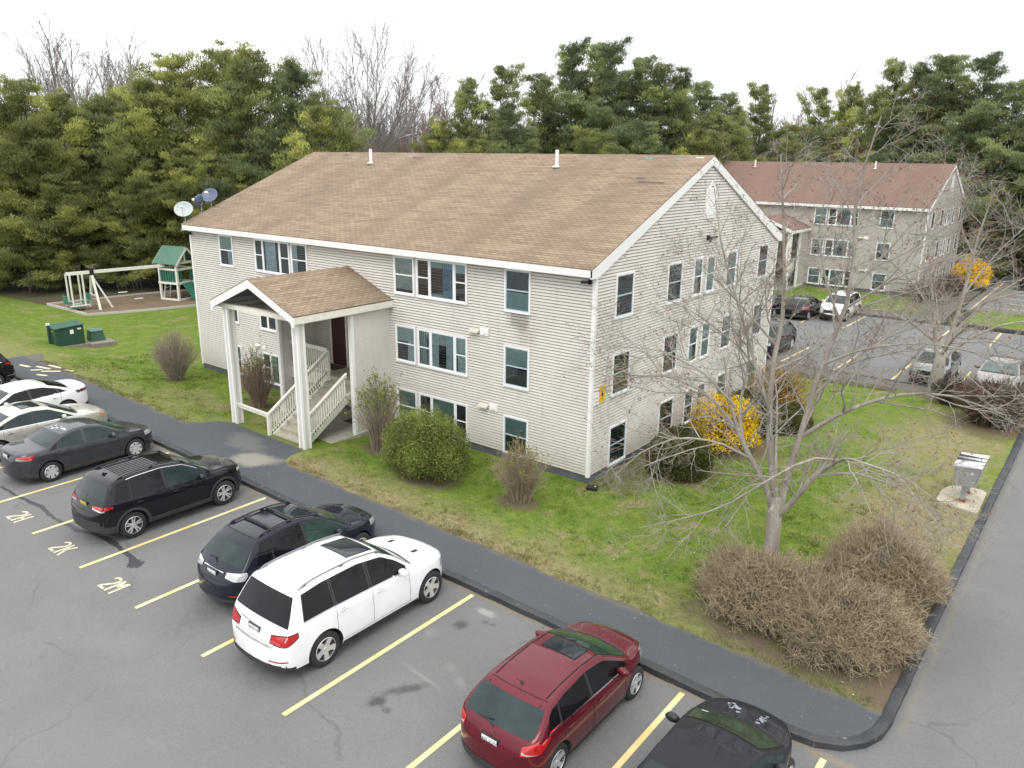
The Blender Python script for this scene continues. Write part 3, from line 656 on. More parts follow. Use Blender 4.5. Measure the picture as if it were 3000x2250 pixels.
def building(label, X, Y, Z, roof_mat, detailed, group):
    root = empty('apartment_building', (X, Y, Z), 0, label, 'apartment block', group)
    W, D = BW, BD
    # foundation and walls
    MB().box(-W + .02, -.02, .02, D - .02, -.9, .275).build('foundation', FOUND, root)
    siding('wall', -W, 0, .28, 6.72, 'x', 0, -1, root)
    siding('wall', -W, 0, .28, 6.72, 'x', D, 1, root)
    clipf = lambda z: (0, D) if z < 6.9 else ((z - 6.9) / ROOF_S, D - (z - 6.9) / ROOF_S)
    siding('wall', 0, D, .28, 10.05, 'y', 0, 1, root, clip=clipf)
    siding('wall', 0, D, .28, 10.05, 'y', -W, -1, root, clip=clipf)
    for (cx, cy, sx_, sy_) in [(0, 0, 1, -1), (-W, 0, -1, -1), (0, D, 1, 1), (-W, D, -1, 1)]:
        t_ = MB()
        xa, xb = sorted((cx - sx_ * .09, cx + sx_ * .026)); ya, yb = sorted((cy + sy_ * .006, cy + sy_ * .026)); t_.box(xa, xb, ya, yb, .22, 6.7)
        xa, xb = sorted((cx + sx_ * .006, cx + sx_ * .026)); ya, yb = sorted((cy - sy_ * .09, cy + sy_ * .006)); t_.box(xa, xb, ya, yb, .22, 6.7)
        t_.build('corner_trim', WHITE, root)
    # roof
    rf = bpy.data.meshes.new('roof'); x0, x1 = -W - .08, .08; ov = .35; rz = RZ(D / 2)
    vs = [(x0, -ov, 6.916), (x1, -ov, 6.916), (x1, D / 2, rz), (x0, D / 2, rz), (x1, D + ov, 6.916), (x0, D + ov, 6.916)]
    vs += [(a, b, c_ - .035) for a, b, c_ in vs]
    fs = [(0, 1, 2, 3), (3, 2, 4, 5), (6, 9, 8, 7), (9, 11, 10, 8), (0, 6, 7, 1), (5, 4, 10, 11), (1, 7, 8, 2), (2, 8, 10, 4), (0, 3, 9, 6), (3, 5, 11, 9)]
    rf.from_pydata(vs, [], fs); uv = rf.uv_layers.new(name='UVMap')
    for p in rf.polygons:
        for li in p.loop_indices:
            v = rf.vertices[rf.loops[li].vertex_index].co; uv.data[li].uv = (v.x, (v.y if v.y < D / 2 + .01 else D - v.y) * math.sqrt(1 + ROOF_S ** 2))
    rf.materials.append(roof_mat); ro = bpy.data.objects.new('roof', rf); link(ro, root)
    # fascia, soffit, rake boards
    MB().box(x0, x1, -ov, -ov + .025, 6.66, 6.878).build('fascia', WHITE, root)
    MB().box(x0, x1, D + ov - .025, D + ov, 6.66, 6.878).build('fascia', WHITE, root)
    MB().box(x0, x1, -ov + .025, .004, 6.665, 6.69).build('soffit', WHITE, root)
    MB().box(x0, x1, D - .004, D + ov - .025, 6.665, 6.69).build('soffit', WHITE, root)
    for (xa, xb) in ((.022, .076), (-W - .076, -W - .022)):
        for s in (0, 1):
            yy = lambda y: y if s == 0 else D - y
            poly = [(yy(-ov), 6.878), (yy(D / 2), rz - .038), (yy(D / 2), rz - .33), (yy(.02), 6.62), (yy(-ov + .0), 6.62)]
            MB().prism(poly, 0, xa, xb).build('rake_board', WHITE, root)
    # plumbing vents and patches
    for vx in (-16.59, -5.9):
        z = RZ(6.24)
        MB().lathe([(.0, .66), (.07, .66), (.07, -.1), (.0, -.1)], 14, axis='z', c=(vx, 6.24, z)).lathe([(.16, .015), (.085, .07), (.07, .07)], 14, axis='z', c=(vx, 6.2, z)).build('vent_pipe', WHITE, ro, smooth=True, sharp=40)
    if detailed:
        for (a, b, y, d_, m) in [(-2.53, -2.21, 7.08, .14, M_PATCH2), (-1.27, -.93, 7.02, .14, M_PATCH2), (-.52, -.21, 7.2, .08, M_PATCH3), (-1.94, -1.62, 5.44, .13, M_PATCH), (-1.72, -.66, 5.15, .13, M_PATCH), (-19.5, -19.2, 7.05, .12, M_PATCH), (-14.5, -13.8, 6.85, .12, M_PATCH)]:
            MB().face([(a, y, RZ(y) + .006), (b, y, RZ(y) + .006), (b, y + d_, RZ(y + d_) + .006), (a, y + d_, RZ(y + d_) + .006)]).build('shingle_patch', m, ro)
    # windows ------------------------------------------------------
    T_, Bm, S_ = M_TEAL, M_BLIND, M_GREYIN
    zz = [(.24, 1.63), (2.65, 4.07), (5.19, 6.61)]
    rooms = {  # contents for each unit per storey (bottom to top)
        'a': [[B(T_, .0, 1)], [B(Bm, .58, 1), Cn(M_CURT, .6, 1.)], [B(M_CURT, .12, 1)]],
        'b': [[B(S_, 0, 1)], [B(S_, 0, 1), Cn(M_CURT, .1, .9)], [B(S_, .35, .5)]],
        'c': [[B(T_, .0, 1)], [B(M_CURT, .68, 1), Cn(M_CURT, 0, .3, 0, .9), Cn(M_CURT, .65, .95)], [B(T_, .82, 1), Cn(M_BLUEC, .52, 1.), B(T_, .0, .12)]],
        'd': [[B(S_, 0, 1)], [B(Bm, .55, 1), Cn(M_CURT, .1, .9, 0, .5)], [B(Bm, .75, 1)]],
        's': [[B(T_, .48, 1), B(S_, 0, .48)], [B(T_, .5, 1), B(S_, 0, .46)], [B(S_, .5, 1), B(T_, 0, .46), Cn(M_GREYIN, .3, .7, .5, 1.)]]}
    lefts = {'s': [[B(T_, .4, 1)], [B(S_, .0, .5)], [B(Bm, .5, 1), Cn(M_CURT, .6, .9, 0, .5)]], 'c': [[Cn(M_CURT, 0, .35), Cn(M_CURT, .6, 1)], [B(S_, 0, .5)], [Cn(M_CURT, .35, .8, .05, 1), Cn(M_CURT, .1, .45, .02, 1)]],
        'a': [[Cn(M_CURT, .1, .9)], [B(S_, .1, .9)], [Cn(M_CURT, .0, .35, 0, 1)]], 'b': [[B(S_, 0, 1)]] * 3, 'd': [[B(S_, 0, 1)]] * 3}
    for fl, (z0, z1) in enumerate(zz):
        r = {k: v[fl] for k, v in rooms.items()}; l = {k: v[fl] for k, v in lefts.items()}
        window_unit(root, 'x', 0, -1, -8.62, -7.58, z0, z1, [(1, 'dh', r['a'])])
        window_unit(root, 'x', 0, -1, -7.48, -5.07, z0, z1, [(.62, 'dh', r['b']), (1.2, 'fix', r['c']), (.55, 'dh', r['d'])], greyframe=False)
        window_unit(root, 'x', 0, -1, -3.45, -2.39, z0, z1, [(1, 'dh', r['s'])], greyframe=True)
        window_unit(root, 'x', 0, -1, -14.66, -13.62, z0, z1, [(1, 'dh', l['a'])])
        window_unit(root, 'x', 0, -1, -17.18, -14.76, z0, z1, [(.55, 'dh', l['d']), (1.2, 'fix', l['c']), (.62, 'dh', l['b'])])
        window_unit(root, 'x', 0, -1, -19.87, -18.80, z0, z1, [(1, 'dh', l['s'])])
        g = [(1.14, 2.24, [B(S_, .55, 1)] if fl == 2 else [B(S_, .0, .4)]), (4.56, 5.66, [B(S_, .5, 1), Cn(M_GREYIN, .2, .8, 0, .5)]), (6.58, 7.32, [B(T_, .5, 1), Cn(M_CURT, 0, .5, 0, .5)]),
             (7.65, 8.40, [B(Bm, 0, 1)] if fl > 0 else [B(T_, 0, 1)]), (9.48, 10.45, [B(T_, .5, 1), B(T_, .1, .45)]), (12.75, 13.80, [B(S_, .4, .8)])]
        for i, (a, b, k) in enumerate(g):
            window_unit(root, 'y', 0, 1, a, b, z0, z1, [(1, 'dh', k)], greyframe=i in (0, 1, 5))
    # attic louvre
    lv = MB(); ol = [(7.13, 7.98), (8.04, 7.98), (8.06, 8.95), (7.62, 9.32), (7.16, 8.95)]
    ins = [(7.24, 8.07), (7.94, 8.07), (7.95, 8.90), (7.62, 9.17), (7.26, 8.90)]
    vs = [(.045, a, b) for a, b in ol] + [(.045, a, b) for a, b in ins] + [(.0, a, b) for a, b in ol] + [(.015, a, b) for a, b in ins]
    fs = [(i, (i + 1) % 5, 5 + (i + 1) % 5, 5 + i) for i in range(5)] + [(i, 10 + i, 10 + (i + 1) % 5, (i + 1) % 5) for i in range(5)] + [(5 + i, 5 + (i + 1) % 5, 15 + (i + 1) % 5, 15 + i) for i in range(5)]
    lv.add(vs, fs); lo = lv.build('attic_vent', WHITE, root)
    MB().face([(.018, a, b) for a, b in ins]).build('vent_backing', P('louvre shadow gap', (.2, .2, .2), .8), lo)
    z = 8.09; sl = MB()
    while z < 9.08:
        hw = .34 if z < 8.88 else .34 * (9.17 - z) / .29
        sl.face([(.042, 7.6 - hw, z), (.042, 7.6 + hw, z), (.02, 7.6 + hw, z + .055), (.02, 7.6 - hw, z + .055)]); z += .062
    sl.build('louvre', WHITE, lo, recalc=False)
    for (a, b) in [(-4.93, 4.42), (-4.52, 1.83)]:
        MB().prism([(-.02, b), (-.16, b - .05), (-.17, b - .11), (-.02, b - .11)], 0, a, a + .40).build('dryer_vent_hood', P('aged cream vent hood', (.62, .58, .46), .5, var=.06), root)
        MB().box(a + .44, a + .80, -.05, -.016, b - .17, b + .06).box(a + .58, a + .68, -.08, -.05, b - .12, b - .04).build('vent_plate', WHITE, root)
    MB().prism([(-.02, 1.92), (-.14, 1.86), (-.02, 1.80)], 0, -17.6, -17.3).box(-17.2, -16.9, -.05, -.016, 1.75, 1.95).build('dryer_vent_hood', WHITE, root)
    for yy in (6.82, 8.07):
        MB().prism([(.018, 7.66), (.16, 7.6), (.16, 7.5), (.018, 7.42)], 1, yy, yy + .17).build('soffit_vent_hood', P('beige vent hood', (.5, .47, .38), .6), root)
    # porch --------------------------------------------------------
    px = -11.15
    MB().box(-13.3, -8.9, -4.28, .0, -.7, .13).build('porch_slab', CONCRETE, root)
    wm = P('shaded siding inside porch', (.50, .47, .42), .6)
    for s, xw in ((1, -8.95), (-1, -13.35)):
        siding('porch_wall', -1.78, 0, .28, 4.95, 'y', xw, s, root)
        MB().box(xw - .06 if s > 0 else xw + .004, xw - .004 if s > 0 else xw + .06, -1.78, -.02, .13, 4.95).build('porch_wall_core', CREAM, root)
        siding('porch_wall', -1.78, 0, .28, 4.95, 'y', xw - s * .062, -s, root)
        xa, xb = sorted((xw - s * .14, xw + s * .04)); MB().box(xa, xb, -1.90, -1.78, .13, 4.75).build('porch_wall_trim', WHITE, root)
    gz_, gx = 4.96, 2.43; rzp = 5.97; sl_ = (rzp - gz_) / gx
    def pr(x): return rzp - sl_ * abs(x - px)
    me = bpy.data.meshes.new('porch_roof'); yf = -4.46
    vs = [(px + gx, yf, gz_), (px + gx, -.005, gz_), (px, -.005, rzp), (px, yf, rzp), (px - gx, -.005, gz_), (px - gx, yf, gz_)]; vs += [(a, b, c_ - .035) for a, b, c_ in vs]
    fs = [(0, 1, 2, 3), (3, 2, 4, 5), (6, 9, 8, 7), (9, 11, 10, 8), (0, 6, 7, 1), (5, 4, 10, 11), (0, 3, 9, 6), (3, 5, 11, 9)]
    me.from_pydata(vs, [], fs); uv = me.uv_layers.new(name='UVMap')
    for p in me.polygons:
        for li in p.loop_indices:
            v = me.vertices[me.loops[li].vertex_index].co; uv.data[li].uv = (v.y, -abs(v.x - px) * math.sqrt(1 + sl_ ** 2))
    me.materials.append(roof_mat); pro = bpy.data.objects.new('porch_roof', me); link(pro, root)
    for s in (1, -1):
        xe = px + s * gx; xa, xb = sorted((xe, xe - s * .025))
        MB().box(xa, xb, yf + .03, -.012, gz_ - .27, gz_ - .038).build('fascia', CREAM if s > 0 else WHITE, pro)
        poly = [(px, rzp - .038), (xe, gz_ - .038), (xe, gz_ - .36), (xe - s * .14, gz_ - .36), (xe - s * .20, gz_ - .22), (px, rzp - .33)]
        MB().prism(poly, 1, yf, yf + .028).build('rake_board', WHITE, pro)
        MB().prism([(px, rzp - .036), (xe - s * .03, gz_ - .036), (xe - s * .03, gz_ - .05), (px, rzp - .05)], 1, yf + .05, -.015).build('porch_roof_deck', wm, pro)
    MB().box(px - gx + .03, px + gx - .03, yf + .34, -.02, 4.665, 4.69).build('porch_ceiling', CREAM, root)
    MB().box(px - gx + .24, px + gx - .24, -4.20, -4.0, 4.69, 4.86).build('porch_beam', CREAM, root)
    for s in (1, -1):
        xe = px + s * (gx - .26); xa, xb = sorted((xe, xe - s * .22)); MB().box(xa, xb, -3.95, -.02, 4.69, 4.80).build('porch_beam', CREAM, root)
    for cx in (-9.06, -13.10):
        cb = MB().box(cx - .13, cx + .13, -4.19, -3.93, .13, 4.67).build('column', M_SIDE, root)
        z = .16; sd = MB()
        while z < 4.6:
            for (ax, s) in (('x', -1), ('x', 1), ('y', 1), ('y', -1)):
                pass
            sd.add([(cx - .145, -4.205, z), (cx + .145, -4.205, z), (cx + .145, -3.915, z), (cx - .145, -3.915, z), (cx - .133, -4.193, z + .1), (cx + .133, -4.193, z + .1), (cx + .133, -3.927, z + .1), (cx - .133, -3.927, z + .1)],
                   [(0, 1, 5, 4), (1, 2, 6, 5), (2, 3, 7, 6), (3, 0, 4, 7), (3, 2, 1, 0)]); z += .1
        sd.build('column_siding', M_SIDE, cb, recalc=False)
        tr = MB()
        for sx_ in (-1, 1):
            for sy_ in (-1, 1):
                ex, ey = cx + sx_ * .155, -4.06 + sy_ * .155
                xa, xb = sorted((ex, ex - sx_ * .085)); ya, yb = sorted((ey, ey - sy_ * .02)); tr.box(xa, xb, ya, yb, .13, 4.665)
                xa, xb = sorted((ex, ex - sx_ * .02)); ya, yb = sorted((ey - sy_ * .02, ey - sy_ * .085)); tr.box(xa, xb, ya, yb, .13, 4.665)
        tr.build('column_trim', WHITE, cb)
    # stairs
    SXa, SXb = -10.97, -9.30; n = 10; y0s, y1s, zs, ze = -4.02, -1.32, .13, 1.92
    st = MB(); rise = (ze - zs) / n; run = (y1s - y0s) / (n - 1)
    for i in range(n - 1):
        ya = y0s + run * i; zt = zs + rise * (i + 1)
        st.box(SXa + .04, SXb - .04, ya - .025, ya + run + .01, zt - .045, zt); st.box(SXa + .06, SXb - .06, ya, ya + .02, zt - rise, zt - .045)
    STEP = P('weathered timber tread', (.40, .375, .30), .8, var=.12, scale=5, dirt=((.22, .20, .15), 3, .5, .6)); st.build('stair_flight', STEP, root)
    ld = MB().box(-13.28, -9.02, y1s, -.02, 1.70, 1.92).build('landing', STEP, root)
    MB().box(-13.28, -10.92, y1s - .045, y1s - .003, 1.46, 1.94).build('landing_fascia', CREAM, root)
    MB().box(-10.92, -9.02, y1s - .02, y1s - .003, 1.50, 1.70).build('landing_fascia', CREAM, root)
    for sx_ in (SXa, SXb - .04):
        MB().prism([(y0s - .02, .13), (y0s - .02, .30), (y1s, 1.90), (y1s, 1.66), (y0s + .30, .13)], 0, sx_, sx_ + .04).build('stair_stringer', CREAM, root)
    def rail(a, b, h, gap=.125, post_a=True, post_b=True, low=True, side=.0):
        rb = MB(); a = Vector(a); b = Vector(b); up = Vector((0, 0, 1))
        rb.bar(a + up * h, b + up * h, .10, .045); rb.bar(a + up * (h - .09), b + up * (h - .09), .04, .09)
        if low: rb.bar(a + up * .13, b + up * .13, .04, .08)
        if post_a: rb.box(a.x - .05, a.x + .05, a.y - .05, a.y + .05, a.z - .05, a.z + h + .0)
        if post_b: rb.box(b.x - .05, b.x + .05, b.y - .05, b.y + .05, b.z - .2, b.z + h + .0)
        o = rb.build('railing', CREAM, root)
        if gap:
            L = (b - a).length; k = int(L / gap)
            for i in range(1, k):
                p = a + (b - a) * i / k; MB().box(p.x - .02 + side, p.x + .02 + side, p.y - .02, p.y + .02, p.z - .05, p.z + h - .09).build('baluster', CREAM, o)
    rail((-11.04, -4.12, .13), (-11.04, -1.30, 1.98), .92)
    rail((-9.24, -3.80, .30), (-9.24, -1.95, 1.52), .92, post_a=False, post_b=False)
    rail((-11.04, -1.34, 1.92), (-13.25, -1.34, 1.92), 1.05, post_a=False, post_b=False)
    rail((-12.94, -4.08, .13), (-11.04, -4.12, .13), .92, gap=0, post_a=False, post_b=False, low=False)
    # doors
    def door(x0, x1, z0, z1):
        d = MB().box(x0, x1, -.05, -.02, z0, z1).build('door', DOORRED, root)
        MB().box(x0 - .1, x0, -.065, -.018, z0, z1 + .1).box(x1, x1 + .1, -.065, -.018, z0, z1 + .1).box(x0, x1, -.065, -.018, z1, z1 + .1).build('door_frame', CREAM, d)
        MB().lathe([(.0, -.06), (.03, -.05), (.03, -.0), (.012, .0), (.012, .02)], 12, c=(x0 + .07, -.06, z0 + 1.0)).build('door_handle', CHROME, d, smooth=True)
    door(-12.30, -11.45, 1.92, 3.95); door(-10.9, -10.05, .13, 1.48)
    MB().box(-12.3, -11.4, -.75, -.15, 1.921, 1.935).build('door_mat', P('dark door mat', (.05, .05, .05), .95), root)
    MB().box(-10.5, -9.9, -1.2, -.75, .131, .145).build('door_mat', P('dark door mat', (.05, .05, .05), .95), root)
    return root

b1 = building('beige clapboard apartment block in front, tan shingle roof, gabled porch over its stairs', 0, 0, 0, M_ROOF, True, 'three storey apartment blocks')
SIDE_NOW[0] = M_SIDE2
b2 = building('beige apartment block behind the car park, reddish brown shingle roof', -0.42, 48.41, -0.27, M_ROOF2, False, 'three storey apartment blocks')

# ---- things fixed to the near building
def dish(loc, face, rad, mat, matb, label, lnb='white'):
    """satellite dish on a bent mast; face = direction the bowl opens towards"""
    t_ = empty('satellite_dish', loc, 0, label, 'satellite dish', 'satellite dishes on the left roof edge')
    f = Vector(face).normalized(); q = f.to_track_quat('Z', 'Y').to_matrix()
    top = Vector((0, 0, .50))
    MB().tube([(0, 0, -.02), (0, .0, .25), top - f * .1], .022, 8).build('mast', GALV, t_)
    MB().box(-.08, .08, -.06, .06, -.02, .01).build('foot_plate', GALV, t_)
    b_ = MB(); n = 28
    prof = [(r, .30 * r * r / rad) for r in np.linspace(0.001, rad, 7)]
    vs = [tuple(q @ Vector((r * 1.0 * math.cos(2 * math.pi * k / n), r * .9 * math.sin(2 * math.pi * k / n), h)) + top + f * .02) for r, h in prof for k in range(n)]
    fs = [(i * n + k, i * n + (k + 1) % n, (i + 1) * n + (k + 1) % n, (i + 1) * n + k) for i in range(len(prof) - 1) for k in range(n)]
    b_.add(vs, fs); o = b_.build('reflector', mat, t_, smooth=True)
    so = o.modifiers.new('thick', 'SOLIDIFY'); so.thickness = .012; so.offset = 0
    low = q @ Vector((0, -rad * .85, .25 * rad)) + top; foc = top + f * rad * .95 + Vector((0, 0, -.02))
    MB().tube([top - f * .03 + Vector((0, 0, -.1)), low, foc], .013, 6).build('feed_arm', GALV, t_)
    m_ = MB(); m_.bar(foc - f * .03, foc + f * .09, .13, .09); m_.build('feed_horn', WHITE, t_, bevel=.01)
    return t_
DW = P('pale grey dish paint', (.42, .47, .47), .45, var=.05); DG = P('slate blue dish paint', (.10, .13, .20), .4, var=.08)
dish((-22.32, -.12, 7.02), (.62, -.62, .5), .42, DW, DG, 'pale grey satellite dish nearest the eave corner of the tan roof')
dish((-22.32, .74, 7.38), (-.75, -.35, .25), .36, DG, DG, 'slate satellite dish seen side-on, between the pale dish and the dish higher up')
dish((-22.32, 1.28, 7.60), (.45, -.78, .55), .40, DG, DG, 'slate satellite dish with white feed, highest up the roof edge')
def wallcam(loc, d, label):
    t_ = empty('security_camera', loc, 0, label, 'security camera', 'security cameras on the near building')
    MB().box(-.05, .05, -.02, .03, -.08, .06).build('bracket', BLACKPL, t_)
    d = Vector(d).normalized(); m_ = MB(); m_.tube([Vector((0, -.05, 0)), Vector((0, -.05, 0)) + d * .24], [.05, .045], 12); m_.build('camera_body', BLACKPL, t_, smooth=True, sharp=40)
wallcam((-.18, -.06, 6.50), (-1, -.5, -.1), 'black security camera under the eave at the near right corner of the tan-roofed block')
wallcam((-22.15, -.06, 6.50), (1, -.5, -.1), 'black security camera under the eave beside the satellite dishes')
c3_ = empty('security_camera', (.04, 7.55, 7.28), R_(90), 'black security camera on the gable wall below the white louvre', 'security camera', 'security cameras on the near building')
MB().box(-.06, .06, -.06, .02, -.08, .08).build('bracket', BLACKPL, c3_)
MB().tube([(0, -.1, 0), (.28, -.22, .03)], [.05, .045], 12).tube([(0, -.1, -.02), (-.1, -.15, -.12)], [.05, .04], 10).build('camera_body', BLACKPL, c3_, smooth=True, sharp=40)
# signs on the gable: white and yellow
def sign(name, y0, y1, z0, z1, mat, label, lines_):
    t_ = empty(name, (.03, (y0 + y1) / 2, (z0 + z1) / 2), R_(90), label, 'sign')
    w, h = y1 - y0, z1 - z0
    MB().box(-w / 2, w / 2, -.012, 0, -h / 2, h / 2).build('sign_panel', mat, t_, bevel=.004)
    for (s, size, zz_, m) in lines_: text_obj('lettering', s, size, m, t_, (0, -.015, zz_), (R_(90), 0, 0))
    return t_
LB = P('sign lettering blue black', (.03, .03, .08), .5); LR = P('sign lettering red', (.4, .03, .03), .5)
sign('parking_sign', .08, .40, 2.60, 3.14, WHITE, 'white sign with PARKING lettering on the gable beside the white corner trim', [('PARKING', .068, .20, LB), ('IN', .06, .10, LB), ('PERMIT', .07, -.05, LR), ('ONLY', .07, -.16, LR)])
YEL = P('yellow sign face', (.75, .45, .01), .4, var=.03)
sy = sign('warning_sign', .42, .74, 2.64, 3.18, YEL, 'yellow sign with a small black figure on the gable, right of the white sign', [('NO DRUG', .055, .19, LB), ('ACTIVITY', .05, .12, LB), ('AREA', .05, -.16, LB)])
MB().lathe([(.0, -.002), (.028, -.002)], 14, c=(0, -.014, .05)).prism([(-.04, -.09), (.04, -.09), (.05, .02), (-.03, .03)], 1, -.018, -.014).build('pictogram', LB, sy)
bb = empty('bait_station', (.34, -.28, .0), R_(20), 'black rodent bait box on the ground at the building corner', 'bait box')
MB().box(-.17, .17, -.12, .12, 0, .12).build('box_body', BLACKPL, bb, bevel=.02); MB().lathe([(.0, .005), (.025, .005), (.025, 0)], 12, axis='z', c=(.1, 0, .12)).build('lock_button', WHITE, bb)
# ---------------------------------------------------------------- car materials
def paint(name, col, rough=.22, coat=1.0, metal=0.0, flake=0.0):
    if name in MATS: return MATS[name]
    m = P(name, col, rough, metal, var=.05, scale=2.5, coat=coat, spec=.05)
    N, L = m.node_tree.nodes, m.node_tree.links; b = N['Principled BSDF']; b.inputs['Coat Roughness'].default_value = .04; b.inputs['Coat IOR'].default_value = 1.38
    tc = N.new('ShaderNodeTexCoord'); nz = N.new('ShaderNodeTexNoise'); nz.inputs['Scale'].default_value = 5; nz.inputs['Detail'].default_value = 6; nz.inputs['Roughness'].default_value = .7
    L.new(tc.outputs['Object'], nz.inputs[0]); r = N.new('ShaderNodeMapRange'); r.inputs[1].default_value = .35; r.inputs[2].default_value = .75; r.inputs[3].default_value = rough * .8; r.inputs[4].default_value = rough * 1.7
    L.new(nz.outputs[0], r.inputs[0]); L.new(r.outputs[0], b.inputs['Roughness']); return m
TYRE = P('tyre rubber', (.022, .022, .023), .8, var=.15, scale=8, dirt=((.08, .075, .065), 6, .55, .4))
RIM = P('silver alloy', (.66, .67, .69), .32, metal=.6, var=.03)
RIMD = P('wheel shadow backing', (.03, .03, .032), .7, var=.2)
ARCH = P('unpainted arch plastic', (.030, .031, .033), .65, var=.1)
SEAM = P('panel gap', (.008, .008, .008), .9, var=.0)
RED_L = P('red tail lamp', (.42, .012, .012), .12, var=.15, scale=14, coat=1)
CLR_L = P('clear lamp', (.50, .51, .50), .12, var=.25, scale=16, coat=1, metal=.3)
AMB_L = P('amber lamp', (.62, .20, .02), .15, var=.1, coat=1)
YEL_L = P('yellowed headlamp', (.50, .47, .28), .25, var=.1, coat=1)
PLATEW = P('white number plate', (.72, .73, .72), .4, var=.03)
PLATEY = P('yellow number plate', (.55, .48, .08), .4, var=.1)
PLTXT = P('plate lettering', (.03, .05, .05), .5)
def cglass(name, col, rough=.03):
    m = P(name, col, rough, var=.35, scale=1.8, spec=.28, coat=0); return m
GL_D = cglass('privacy glass', (.006, .007, .009)); GL_T = cglass('green tinted glass', (.022, .045, .036)); GL_G = cglass('grey glass', (.022, .034, .036))
GL_R = cglass('sunroof glass', (.02, .028, .034))

class Curve:
    def __init__(s, pts): s.x = np.array([p[0] for p in pts], float); s.y = np.array([p[1] for p in pts], float)
    def __call__(s, x): return np.interp(x, s.x, s.y)
class SCurve(Curve):
    """interpolated curve, corners softened by averaging"""
    def __init__(s, pts, r=.05): super().__init__(pts); s.r = r
    def __call__(s, x):
        r = s.r
        return (np.interp(x - r, s.x, s.y) + 2 * np.interp(x - r * .5, s.x, s.y) + 2 * np.interp(x, s.x, s.y) + 2 * np.interp(x + r * .5, s.x, s.y) + np.interp(x + r, s.x, s.y)) / 8

class Body:
    def __init__(s, L, hw, T, S, B, k=.42, crown=.035, bf=.16, br=.06, n=12, nf=8, wr=.36, axr=.95, axf=3.6, r=.05):
        s.L, s.hw, s.k, s.crown, s.bf, s.br, s.n, s.nf, s.wr, s.axr, s.axf = L, hw, k, crown, bf, br, n, nf, wr, axr, axf
        s.T = SCurve(T, r); s.S = SCurve(S, .08); s.B = SCurve(B, .05)
    def W(s, x):
        u = np.clip((x - s.L / 2) / (s.L / 2), -.9995, .9995)
        n = s.n if u < 0 else s.nf
        return s.hw * (1 - abs(u) ** n) ** .5
    def side(s, x, z):
        S = float(s.S(x)); W = float(s.W(x)); w = W
        zm = .60
        w -= .055 * max(0, (zm - z) / .4) ** 2 * W / s.hw
        w -= .035 * min(1, max(0, (z - zm) / max(.05, S - zm))) ** 2
        if z > S: w -= .012 + s.k * (z - S) + .05 * (z - S) ** 2
        return max(w, .005)
    def top(s, x, y):
        g = 1 / (1 + math.exp(-(x - s.L * .47) / .35))
        sh = y * y * (s.bf * g - s.br * (1 - g))
        return float(s.T(min(max(x + sh, .0), s.L))) - s.crown * y * y
    def edge(s, x):
        """height where side meets top"""
        lo, hi = float(s.B(x)), float(s.T(x)) + .01
        for _ in range(24):
            m = (lo + hi) / 2
            if s.top(x, s.side(x, m)) > m: lo = m
            else: hi = m
        return lo
    def xr(s, y, z):
        """x of the tail skin at width y and height z"""
        y = abs(y); lo, hi = .002, 1.1
        for _ in range(26):
            m = (lo + hi) / 2
            if s.side(m, z) >= y and s.top(m, y) >= z: hi = m
            else: lo = m
        return hi
    def mesh(s):
        xs = sorted(set([.003, .012, .028, .05, .08, .12, .165] + list(np.arange(.21, s.L - .2, .065)) + [s.L - v for v in (.003, .012, .028, .05, .08, .12, .165)]))
        NS, NT_ = 13, 9; loops = []
        for x in xs:
            z0 = float(s.B(x)); ze = s.edge(x); ye = s.side(x, ze); h = ze - z0; sec = [(0, z0), (s.side(x, z0) * .9, z0)]
            for i in range(NS):
                t = i / (NS - 1) * .96 if i < NS - 1 else .985
                z = z0 + h * t; sec.append((s.side(x, z), z))
            for i in range(NT_):
                y = ye * (.965 if i == 0 else .96 * (1 - i / (NT_ - 1))); sec.append((y, s.top(x, y)))
            loops.append([(x, y, z) for y, z in sec] + [(x, -y, z) for y, z in sec[-2:0:-1]])
        m = len(loops[0]); vs = [p for l in loops for p in l]; fs = []
        for i in range(len(loops) - 1):
            for k in range(m): fs.append((i * m + k, i * m + (k + 1) % m, (i + 1) * m + (k + 1) % m, (i + 1) * m + k))
        fs += [tuple(range(m))[::-1], tuple((len(loops) - 1) * m + k for k in range(m))]
        return vs, fs
    # points on the skin ------------------------------------------
    def ps(s, x, z, sg=-1, o=.005): return (x, sg * (s.side(x, z) + o), z + o * .3)
    def pt(s, x, y, o=.006):
        e = .02; a = s.top(x + e, y); b = s.top(x - e, y); sl = (a - b) / (2 * e); n = Vector((-sl, 0, 1)).normalized() * o
        return (x + n.x, y, s.top(x, y) + n.z)

